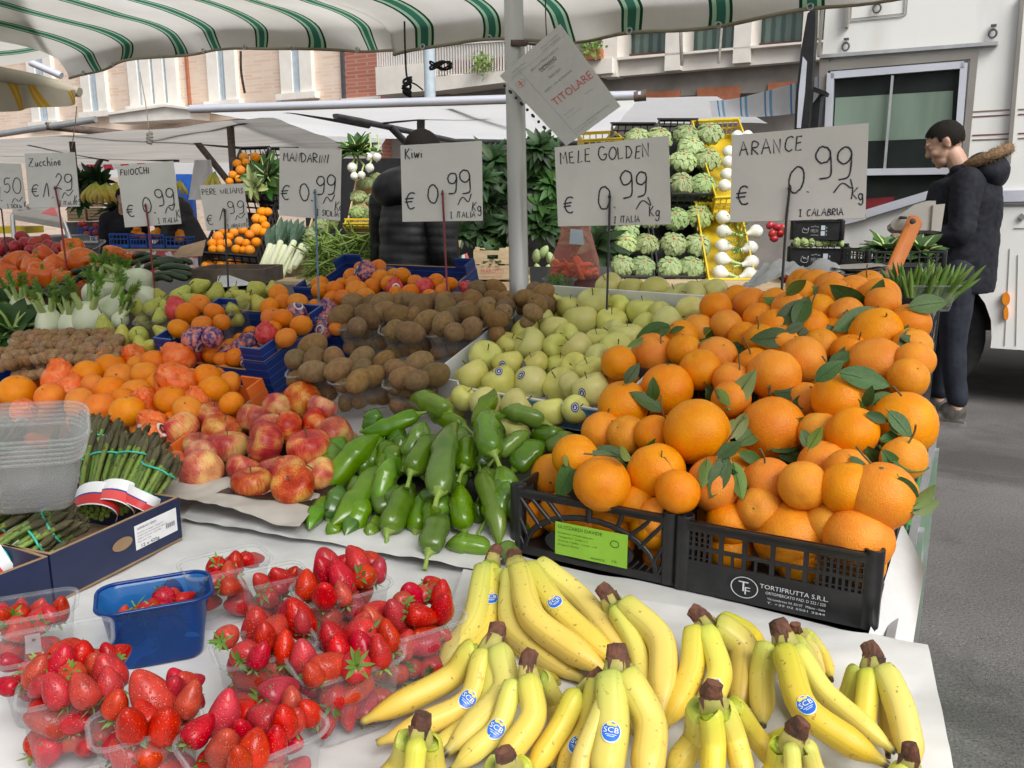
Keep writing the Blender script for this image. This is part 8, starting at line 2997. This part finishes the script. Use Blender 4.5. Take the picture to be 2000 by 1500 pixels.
def price_sign(lab,ul,ur,lr,ll,t,stake,st_col,name,price,foot,kg=True,tr=None,stake_t=None,name_h=.15,big=None,namexy=(.06,.80),eu=(.05,.12),foot_xy=(.6,.04),w=.0085):
    tr=tr or t
    c=[P(*ll,t),P(*lr,tr),P(*ur,tr),P(*ul,t)]
    asp=((c[1]-c[0]).length)/((c[3]-c[0]).length)
    base=P(*stake[1],stake_t or t)
    root=thing('price_sign',lab,'price sign',base,'handwritten price signs')
    Mi=Matrix.Translation(-base)
    g=MB()
    n=(c[1]-c[0]).cross(c[3]-c[0]).normalized()
    if n.dot(CAM-c[0])<0: n=-n
    bow=lambda a,b: (c[0]*(1-a)+c[1]*a)*(1-b)+(c[3]*(1-a)+c[2]*a)*b
    g.grid(lambda a,b: bow(a,b),4,4,0,sm=False)
    g.grid(lambda a,b: bow(1-a,b)-n*.003,4,4,0,sm=False)
    for e0,e1 in ((c[0],c[1]),(c[1],c[2]),(c[2],c[3]),(c[3],c[0])):
        g.add([e0,e1,e1-n*.003,e0-n*.003],[(0,1,2,3)],0,False)
    bd=g.build('board',m['sign_board'],root,Mi)
    fx=Fx(c,.0012,asp)
    g=MB()
    write(g,name,fx,namexy[0],namexy[1],name_h,w*.8)
    g.build('name_lettering',m['ink_black'],bd)
    g=MB()
    write(g,'€',fx,eu[0],eu[1],.20,w)
    g.build('currency_sign',m['ink_black'],bd)
    g=MB()
    px,py,ph=big or (.30,.18,.30)
    whole,dec=price
    if whole: x=write(g,whole,fx,px,py,ph,w)
    else: x=px
    write(g,'.',fx,x-.01,py,.2,w*1.6)
    x+=.05
    x2=write(g,dec,fx,x,py+ph*.55,ph*.95,w)
    if kg:
        pen(g,[(x+.14,py-.02),(x+.2,py+.08),(x+.27,py+.02),(x2-.02,py+.12)],w*.8,fx)
        write(g,'Kg',fx,x2-.02/asp,py-.10,.12,w*.7)
    g.build('price_lettering',m['ink_black'],bd)
    g=MB()
    write(g,foot,fx,foot_xy[0],foot_xy[1],.075,w*.6)
    g.build('origin_lettering',m['ink_black'],bd)
    g=MB()
    a=P(*stake[0],t-.008) if tr==t else P(*stake[0],(t+tr)/2-.012)
    a=onpl(stake[0][0],stake[0][1],c[0]+n*.008,n)
    b=onpl(*stake[2],c[0]+n*.006,n) if len(stake)>2 else None
    path=[a]+([b] if b else [])+[base-ZV*.05]
    g.tube(path,stake_t_r(st_col),8,fl=.6)
    g.build('stake',m[st_col],root,Mi)
    for k in (.25,.8):
        pass
    g=MB(); M4=facing(a+n*.004-(a-path[1])*.12,RT) @ Matrix.Rotation(rad(90),4,'X'); g.lathe([(0,.003),(.004,.002),(.0045,-.002)],8,0,M=M4)
    g.build('clip',m[st_col],root,Mi)

def stake_t_r(c): return .0048

price_sign('white price sign reading ARANCE 0.99, on a black stake above the oranges',(1430,264),(1697,240),(1690,426),(1426,434),1.92,((1543,362),(1524,612),(1536,425)),'stake_black','ARANCE',('0','99'),'J CALABRIA',True,1.84,1.85,.165,(.42,.30,.30),(.06,.76),(.05,.20),(.52,.04))
price_sign('white price sign reading MELE GOLDEN 0.99, on a black stake above the golden apples',(1083,288),(1306,265),(1311,438),(1090,442),2.18,((1191,378),(1184,640),(1190,435)),'stake_black','MELE GOLDEN',('0','99'),'J ITALIA',True,2.12,2.1,.15,(.36,.20,.28),(.05,.78),(.06,.16),(.50,.03))
price_sign('white price sign reading Kiwi 0.99, on a red stake above the kiwis',(782,284),(941,275),(943,431),(786,433),2.35,((864,372),(876,606),(867,430)),'stake_red','Kiwi',('0','99'),'J ITALIA',True,2.33,2.28,.13,(.32,.22,.26),(.05,.82),(.04,.16),(.60,.04))
price_sign('white price sign reading MANDARINI 0.99, on a pale blue stake above the mandarins',(546,288),(667,292),(664,431),(545,420),2.5,((615,370),(624,640),(617,425)),'stake_blue','MANDARINI',('0','99'),'J SICILIA',True,2.48,2.38,.12,(.34,.24,.24),(.07,.80),(.03,.24),(.62,.05))
price_sign('small white price sign reading PERE WILIAMS 1.99, on a black stake above the pears',(389,362),(476,358),(486,444),(404,450),2.72,((439,408),(446,572),(440,446)),'stake_black','PERE WILIAMS',('1','99'),'J ARGENTINA',True,2.72,2.68,.12,(.34,.20,.28),(.04,.78),(.04,.12),(.50,.02))
price_sign('white price sign reading FINOCCHI 0.99, on a red stake above the fennel',(228,325),(338,314),(354,437),(244,444),2.9,((284,398),(301,550),(290,440)),'stake_red','FINOCCHI',('0','99'),'J ITALIA',True,2.9,2.82,.10,(.36,.20,.24),(.04,.84),(.08,.16),(.60,.03))
price_sign('white price sign reading Zucchine 1.29, on a red stake at the left',(48,300),(146,297),(156,403),(57,406),3.2,((107,364),(134,548),(115,404)),'stake_red','Zucchine',('1','29'),'J ITALIA',True,3.2,3.12,.15,(.30,.18,.28),(.06,.76),(.08,.20),(.60,.03))
price_sign('white price sign cut by the left edge, only 50 of the price showing',(-60,317),(40,320),(52,410),(-56,404),3.4,((0,408),(15,520),(3,409)),'stake_black','Peperoni'.replace('Peperoni','NERI'),('1','50'),'J SICILIA',True,3.4,3.35,.14,(.40,.16,.34),(.05,.78),(.05,.2),(.66,.03))

# ------------------------------------------------------------------ permit sheet in its punched sleeve
t0=2.25
cs=[P(1106,285,t0+.02),P(1212,208,t0-.02),P(1094,47,t0-.02),P(976,148,t0+.02)]
ll_,lr_,ur_,ul_=cs[0],cs[1],cs[2],cs[3]
# sheet read upright: its bottom edge runs from the lower corner to the right corner
sh=thing('permit_sheet','tilted permit sheet reading TITOLARE in a clear sleeve, clamped to the metal pole','sheet',cs[2])
Mi=Matrix.Translation(-cs[2])
g=MB()
g.grid(lambda a,b: (ll_*(1-a)+lr_*a)*(1-b)+(ul_*(1-a)+ur_*a)*b,4,4,0,sm=False)
g.build('paper',m['sign_board'],sh,Mi)
fx=Fx([ll_,lr_,ur_,ul_],.0012,.7)
g=MB()
def ln(s_,x,y,w,h,mi=0): put_print(g,s_,fx,x,y,w,h,mi)
ln('Comune di Milano',.14,.93,.22,.016); ln('MERCATO SETTIMANALE SCOPERTO DI',.34,.82,.46,.022)
ln('PAPINIANO',.43,.765,.27,.030,1)
g.add([fx(.43,.757),fx(.70,.757),fx(.70,.753),fx(.43,.753)],[(0,1,2,3)],1,False)
ln('GIORNO',.52,.715,.10,.020); ln('MARTEDI\'',.46,.645,.20,.026); ln('POSTO  34.8  ALIMENTARE',.30,.565,.46,.022)
ln('TITOLARE',.28,.39,.66,.082,2)
ln('Via Larga 12, 20122 Milano',.62,.93,.30,.014); ln('Direzione Attivita Produttive',.62,.90,.28,.014); ln('Settore Commercio',.10,.90,.22,.014)
ln('il Direttore',.70,.30,.14,.014); ln('data di rilascio',.28,.26,.18,.014)
ln('Da esporre in modo visibile durante lo svolgimento del mercato',.26,.075,.62,.016); ln('Documento non cedibile a terzi',.26,.045,.36,.014)
g.add([fx(.225,.02),fx(.229,.02),fx(.229,.96),fx(.225,.96)],[(0,1,2,3)],0,False)
for (x0,x1,y) in [(.06,.96,.885),(.28,.55,.22)]:
    g.add([fx(x0,y),fx(x1,y),fx(x1,y+.002),fx(x0,y+.002)],[(0,1,2,3)],0,False)
for k in range(24):
    a=rad(120+k*12.5)
    r0,r1=.052,.064
    g.add([fx(.13+r0*math.cos(a),.80+r0*.7*math.sin(a)),fx(.13+r1*math.cos(a),.80+r1*.7*math.sin(a)),fx(.13+r1*math.cos(a+.16),.80+r1*.7*math.sin(a+.16))],[(0,1,2)],0,False)
for (x0,y0,x1,y1) in [(.095,.793,.165,.805),(.123,.765,.139,.833)]:
    g.add([fx(x0,y0,.0002*(x0>.1)),fx(x1,y0,.0002*(x0>.1)),fx(x1,y1,.0002*(x0>.1)),fx(x0,y1,.0002*(x0>.1))],[(0,1,2,3)],2,False)
g.build('printing',[m['ink_grey'],m['ink_black'],m['ink_red']],sh,Mi)
g=MB()
n=(lr_-ll_).cross(ul_-ll_).normalized()
if n.dot(CAM-ll_)<0: n=-n
e=(ll_-lr_).normalized()
sl=[ll_+e*.018,lr_-e*.004,ur_-e*.004+(ur_-lr_).normalized()*.006,ul_+e*.018+(ul_-ll_).normalized()*.006]
g.add([p+n*.004 for p in sl],[(0,1,2,3)],0,False)
g.build('plastic_sleeve',m['clear_punnet'],sh,Mi)
g=MB()
for k in range(11):
    c=ll_+e*.009+(ul_-ll_)*(.03+.085*k)+n*.005
    x=(ul_-ll_).normalized(); y=n.cross(x)
    r=.0042
    g.add([c+x*r*math.cos(a)*(1.6 if k % 2 else 1)+y*r*math.sin(a) for a in [i*math.pi/6 for i in range(12)]],[tuple(range(12))],0,False)
g.build('punch_hole',m['jacket_black'],sh,Mi)
# ------------------------------------------------------------------ people
def remeshed(name,g,mat,vox,parent,sm=6,disp=None,M=None):
    """union of overlapping solids turned into one continuous skin"""
    me=g.mesh('tmp',m[mat])
    o=bpy.data.objects.new('tmp',me); COL.objects.link(o)
    r=o.modifiers.new('r','REMESH'); r.mode='VOXEL'; r.voxel_size=vox; r.use_smooth_shade=True
    s_=o.modifiers.new('s','SMOOTH'); s_.factor=.5; s_.iterations=sm
    dg=bpy.context.evaluated_depsgraph_get()
    out=bpy.data.meshes.new_from_object(o.evaluated_get(dg))
    bpy.data.objects.remove(o); bpy.data.meshes.remove(me)
    if disp:
        q=[(Vector(v.co),Vector(v.normal)) for v in out.vertices]
        out.vertices.foreach_set('co',[c for a,b in q for c in disp(a,b)])
        out.update()
    for p in out.polygons: p.use_smooth=True
    if not out.materials: out.materials.append(m[mat])
    return put(name,out,parent,M)

def ball(g,c,r,M=None):
    c=Vector(c)
    prof=[(math.sin(math.pi*i/14),math.cos(math.pi*i/14)) for i in range(15)]
    prof[0]=(0,1); prof[-1]=(0,-1)
    rr_=(r,r,r) if not hasattr(r,'__len__') else r
    g.lathe(prof,20,0,M=Matrix.Translation(c) @ (M or Matrix()) @ Matrix.Diagonal((*rr_,1)))

def limb(g,pts,rr_,n=14):
    g.tube(catmull(pts,5),[a for a in interp(rr_,(len(pts)-1)*5+1)],n)
    for p,r in zip(pts,rr_):
        ball(g,p,r*.98)

def interp(v,n):
    out=[]
    for i in range(n):
        t=i/(n-1)*(len(v)-1); k=min(int(t),len(v)-2)
        out.append(v[k]+(v[k+1]-v[k])*(t-k))
    return out

def hand_geo(g,wrist,d,up,side,curl=.5,s_=1.0):
    """wrist position, finger direction, back-of-hand normal, thumb side"""
    d,up=Vector(d).normalized(),Vector(up)
    up=(up-d*up.dot(d)).normalized()
    sd=d.cross(up).normalized()*side
    w=Vector(wrist)
    g.tube([w,w+d*.03*s_,w+d*.07*s_,w+d*.09*s_],[.026*s_,.034*s_,.038*s_,.034*s_],12,fl=.48,up=up.cross(d))
    for k,(o,L) in enumerate([(-.028,.062),(-.0095,.078),(.0095,.074),(.027,.058)]):
        b=w+d*.082*s_+sd*-o*s_
        p=[b]; dd=d.copy(); nl=[.42,.33,.25]
        for j in range(3):
            an=curl*(.5+.55*j)+.05*k
            dd=(d*math.cos(an)-up*math.sin(an)).normalized()
            p.append(p[-1]+dd*L*nl[j]*s_)
        g.tube(p,[.0092*s_,.0088*s_,.0080*s_,.0065*s_],9)
        for q,r in zip(p,[.0092,.0088,.0080,.0066]): ball(g,q,r*s_)
    b=w+d*.03*s_+sd*.026*s_
    p=[b,b+(sd*.6+d*.7-up*.3).normalized()*.038*s_,b+(sd*.35+d*.9-up*.5).normalized()*.068*s_]
    g.tube(p,[.0125*s_,.0105*s_,.0075*s_],9)
    for q,r in zip(p,[.0125,.0105,.0076]): ball(g,q,r*s_)

def head_geo(g,c,s_=1.0,tilt=0):
    """head looking along +x, local z up, centre c; returns the matrix"""
    M4=Matrix.Translation(c) @ Matrix.Rotation(tilt,4,'Y') @ Matrix.Scale(s_,4)
    def b(p,r,rot=None): ball(g,M4 @ Vector(p),[a*s_ for a in r],(Matrix.Rotation(tilt,4,'Y') @ (rot or Matrix())))
    b((-.012,0,.030),(.098,.074,.090))       # skull
    b((.035,0,-.010),(.058,.062,.085))       # face
    b((.050,0,-.070),(.042,.046,.042))       # jaw
    b((.076,0,-.094),(.020,.024,.018))       # chin
    b((.080,0,.036),(.018,.052,.016))        # brow
    b((.094,0,-.018),(.022,.015,.013))       # nose tip
    g.tube([M4 @ Vector((.086,0,.026)),M4 @ Vector((.100,0,-.002)),M4 @ Vector((.110,0,-.020))],[.009*s_,.011*s_,.012*s_],8)
    b((.086,0,-.050),(.014,.023,.008)); b((.084,0,-.064),(.014,.021,.009))   # lips
    for y in (1,-1):
        b((.060,y*.040,-.022),(.028,.020,.022))   # cheek
        b((.074,y*.031,.014),(.012,.016,.010))    # lids
        b((-.008,y*.074,-.004),(.018,.009,.030))  # ear
        b((-.016,y*.080,.006),(.013,.007,.020))
    return M4

def human(label,loc,face_dir,H,jackmat,legmat,lean=0.0,head_tilt=.5,arms=None,hood=None,hair=True,group=None,fat=1,quilt=0,shoes=True,vox=.0085,head_fwd=.06,legs=True):
    s_=H/1.74
    fwd=Vector(face_dir).normalized()
    lft=ZV.cross(fwd)
    root=thing('person',label,'person',frame(loc,fwd,lft,ZV),group)
    # joints, x forward, y left, z up (for a height of 1.74)
    hip,chest,neck=Vector((0,0,.93)),Vector((lean*.35,0,1.28)),Vector((lean*.55+.01,0,1.46))
    hd=Vector((lean*.6+head_fwd,0,1.60))
    J=lambda *p: Vector(p)
    arms=arms or {}
    body,jk,jn=MB(),MB(),MB()
    # trunk
    limb(body,[hip,(hip+chest)/2,chest,neck],[.12,.115,.12,.055])
    limb(body,[neck-ZV*.03,neck+(hd-neck)*.6],[.055,.054])
    HM=head_geo(body,hd,1.0,head_tilt)
    jk.tube(catmull([hip-ZV*.16+J(.0,0,0),hip,(hip+chest)/2,chest,chest+ZV*.12,neck+ZV*.0],4),[a_*fat for a_ in interp([.178,.18,.175,.182,.15,.078],21)],24,fl=1.22,up=(1,0,0))
    for y in (1,-1):
        sh_=chest+J(-.005,y*.175,.105)
        el,wr,hdir,hup,curl=arms.get(y,(sh_+J(-.02,y*.05,-.30),sh_+J(.06,y*.04,-.55),J(.1,0,-1),J(0,y,0),.4))
        el,wr=Vector(el),Vector(wr)
        limb(body,[sh_,el,wr],[.052,.042,.028])
        limb(jk,[sh_,sh_*.5+el*.5,el,el*.5+wr*.5,wr-(wr-el).normalized()*.03],[.084,.078,.070,.062,.052])
        ball(jk,sh_+J(0,-y*.03,-.01),.092)
        hand_geo(body,wr,hdir,hup,-y,curl)
        if legs:
            hp,kn,an=hip+J(0,y*.09,-.04),hip+J(.02,y*.10,-.45) ,J(.0,y*.10,.08)
            if 'step' in arms: an=an+Vector(arms['step'])*y; kn=kn+Vector(arms['step'])*y*.5
            if 'foot' in arms: an=an+Vector(arms['foot']); kn=kn+Vector(arms['foot'])*.45
            limb(body,[hp,kn,an],[.085,.055,.04])
            limb(jn,[hp,hp*.5+kn*.5,kn,kn*.5+an*.5,an+J(0,0,.075)],[.105,.092,.074,.064,.060])
            ball(body,an+J(.05,0,-.035),(.075,.03,.022))
            if shoes:
                sg=MB()
                ball(sg,an+J(.02,0,-.01),(.075,.046,.07)); ball(sg,an+J(.12,0,-.045),(.09,.048,.038))
                sg.box(an+J(.075,0,-.062),(.24,.078,.03))
                shx=remeshed('shoe',sg,'shoe',.008,root,4)
                sl_=MB(); pts=rrect(.27,.088,.042,5)
                sl_.add([an+J(.075+x,y2,-.080) for x,y2 in pts]+[an+J(.075+x,y2,-.062) for x,y2 in pts],[tuple(reversed(range(len(pts)))),tuple(range(len(pts),2*len(pts)))]+[(i,(i+1) % len(pts),len(pts)+(i+1) % len(pts),len(pts)+i) for i in range(len(pts))],0,False)
                sl_.build('sole',m['shoe_sole'],shx)
    if legs: ball(jn,hip+J(0,0,-.02),(.14,.17,.13))
    S=Matrix.Scale(s_,4)
    for o in root.children: o.matrix_basis=S @ o.matrix_basis
    remeshed('body',body,'skin',.0052,root,3,M=S)
    def wr_(co,n):
        w=noise.noise(Vector((co.x*7+co.z*4,co.y*7,co.z*9-co.x*5)))*.007+abs(noise.noise(Vector((co.x*16,co.y*16,co.z*20))))*-.006
        if quilt: w=abs(math.sin((co.z+.03*co.x+.01*noise.noise(co*9))*math.pi/.042))**.6*.003+noise.noise(co*13)*.010
        return co+n*w
    jo=remeshed('jacket',jk,jackmat,vox,root,5,wr_,S)
    if legs: remeshed('trousers',jn,legmat,vox,root,5,lambda co,n: co+n*(noise.noise(Vector((co.x*8,co.y*8,co.z*16+co.x*8)))*.005),S)
    if hair:
        hg=MB()
        HB=HM
        def hfn(v):
            # cap following the skull, open over the face and ears
            return v
        prof=[(math.sin(math.pi*i/22),math.cos(math.pi*i/22)) for i in range(23)]
        vs,fs=[],[]
        N=36
        idx={}
        for i,(r,z) in enumerate(prof):
            for k in range(N):
                a=2*math.pi*k/N
                v=Vector((r*math.cos(a),r*math.sin(a),z))
                p=Vector((-.012+v.x*.105,v.y*.081,.030+v.z*.099))
                p+=Vector((v.x,v.y,v.z))*.003*noise.noise(v*9)
                idx[i,k]=len(vs); vs.append(HB @ p)
        for i in range(22):
            for k in range(N):
                a=2*math.pi*(k+.5)/N
                zc=(prof[i][1]+prof[i+1][1])/2
                x=math.cos(a)
                lim=.10*noise.noise(Vector((a*5,zc*3,1)))+(-.62 if x<-.15 else (-.05 if x<.30 else (.18+.45*(x-.3))))
                if zc>lim:
                    fs.append((idx[i,k],idx[i+1,k],idx[i+1,(k+1) % N],idx[i,(k+1) % N]))
        hg.add(vs,fs,0,True)
        hg.build('hair',m['hair'],root,S)
        fg=MB()
        for y in (1,-1):
            fg.tube([HM @ Vector((.094,y*.012,.034)),HM @ Vector((.088,y*.034,.042)),HM @ Vector((.072,y*.050,.034))],[.0035,.005,.003],6)
            fg.tube([HM @ Vector((.087,y*.020,.012)),HM @ Vector((.083,y*.032,.009)),HM @ Vector((.073,y*.043,.011))],[.002,.003,.002],6)
        fg.build('eyebrow',m['hair'],root,S)
    if hood:
        hg=MB()
        c=neck+J(-.10,0,.0)
        ball(hg,c+J(-.03,0,-.02),(.10,.15,.10)); ball(hg,neck+J(-.02,0,-.01),(.105,.115,.05)); ball(hg,neck+J(-.085,0,.035),(.085,.12,.055))
        if hood=='up':
            ball(hg,hd+J(-.02,0,.01),(.12,.10,.125))
        remeshed('hood',hg,jackmat,.010,root,5,lambda co,n: co+n*noise.noise(co*14)*.01,S)
        if hood=='fur':
            fg=MB()
            ring=[neck+J(-.10-.075*math.cos(a*.5)*0+.105*math.cos(a),.125*math.sin(a),+.055-.05*math.cos(a)) for a in [rad(35+290*i/24) for i in range(25)]]
            fg.tube(ring,.031,10,prof=lambda i,k: 1+.25*noise.noise(Vector((i*.9,k*1.3,0))))
            fo=fg.build('fur_trim',m['fur'],root,S)
            hs=MB()
            for i in range(1100):
                k=R.randrange(24); p=ring[k].lerp(ring[k+1],R.random())
                d=Vector((R.gauss(0,1),R.gauss(0,1),R.gauss(0,1))).normalized()
                q=d.cross(Vector((.3,.5,.8))).normalized()*.0018
                hs.add([p+d*.018-q,p+d*.018+q,p+d*R.uniform(.040,.056)],[(0,1,2)],0,False)
            hs.build('fur_tuft',m['fur'],fo)
    return root

J=lambda *p: Vector(p)
base=Z(1866,822,0)
fw=(-U+V*-.05).normalized()
man=human('man in dark hooded jacket with fur trim and jeans, looking down beside the orange stall',base-U*.075,fw,1.735,'jacket_navy','denim',0.02,.52,
            {1: (J(.02,.26,1.10),J(.27,.12,1.085),J(1,-.25,-.12),J(0,.25,1),.75),-1: (J(.10,-.24,1.12),J(.36,-.06,1.05),J(1,.2,-.25),J(0,-.2,1),.7),'foot': J(-.02,0,0),'step': J(-.05,0,0)},'fur',head_fwd=.12,fat=.93)
# vendor in black, seen from the side and back behind the kiwi sign
loc=P(800,560,3.85); loc=Vector((loc.x,loc.y,0))
vend=human('vendor in black quilted jacket reaching into a wooden box, half hidden by the kiwi sign',loc,(.60,.80,0),1.60,'jacket_black','denim',.10,.25,
             {1: (J(.10,.27,1.10),J(.26,.22,1.02),J(1,0,-.3),J(0,.6,.8),.45),-1: (J(.04,-.20,1.12),J(.19,-.10,1.0),J(.8,-.5,-.45),J(0,-.3,1),.5)},'down',quilt=1,fat=.80)
loc=P(378,500,7.9); loc=Vector((loc.x,loc.y,0))
human('far person in a black hooded coat bending over the goods, beside the blue tarp',loc,(-1,-.2,0),1.5,'jacket_black','denim',.45,.8,{1: (J(.25,.2,1.05),J(.4,.15,.95),J(1,0,-.5),J(0,0,1),.4),-1: (J(.25,-.2,1.05),J(.4,-.15,.95),J(1,0,-.5),J(0,0,1),.4)},'up',vox=.014)
loc=P(247,500,7.9); loc=Vector((loc.x,loc.y,0))
human('far person in dark clothes standing behind the fennel sign',loc,(.6,-.8,0),1.42,'jacket_navy','denim',.1,.3,None,None,vox=.014)
# ------------------------------------------------------------------ camera and daylight
cd=bpy.data.cameras.new('camera')
cam=bpy.data.objects.new('camera',cd)
COL.objects.link(cam)
cam.location=CAM
cam.rotation_euler=(math.pi/2-PIT,0,0)
cd.sensor_width=36; cd.lens=F/2000*36
cd.clip_start=.05; cd.clip_end=400
SC.camera=cam
w=bpy.data.worlds.new('World'); SC.world=w
w.use_nodes=True
nt=w.node_tree
bg=nt.nodes['Background']
sky=nt.nodes.new('ShaderNodeTexSky'); sky.sky_type='NISHITA'; sky.sun_disc=False
EL,AZM=rad(46),rad(150)
sky.sun_elevation=EL; sky.sun_rotation=AZM
sky.air_density=1.0; sky.dust_density=4.0; sky.ozone_density=1.0
hs=nt.nodes.new('ShaderNodeHueSaturation'); hs.inputs['Saturation'].default_value=.18
nt.links.new(sky.outputs[0],hs.inputs['Color']); nt.links.new(hs.outputs[0],bg.inputs[0])
bg.inputs[1].default_value=.15
ld=bpy.data.lights.new('sun','SUN'); ld.energy=2.75; ld.angle=rad(38); ld.color=(1,.97,.93)
lo=bpy.data.objects.new('sun',ld); COL.objects.link(lo)
sd=Vector((math.sin(AZM)*math.cos(EL),math.cos(AZM)*math.cos(EL),math.sin(EL)))
lo.rotation_euler=(-sd).to_track_quat('-Z','Y').to_euler()
SC.view_settings.view_transform='Standard'
SC.view_settings.look='None'
SC.view_settings.exposure=0
SC.render.engine='CYCLES'
SC.cycles.use_denoising=True
SC.cycles.max_bounces=9
SC.cycles.diffuse_bounces=4
SC.cycles.glossy_bounces=3
SC.cycles.transmission_bounces=4
SC.cycles.transparent_max_bounces=24
SC.cycles.caustics_reflective=False
SC.cycles.caustics_refractive=False
SC.cycles.sample_clamp_indirect=6
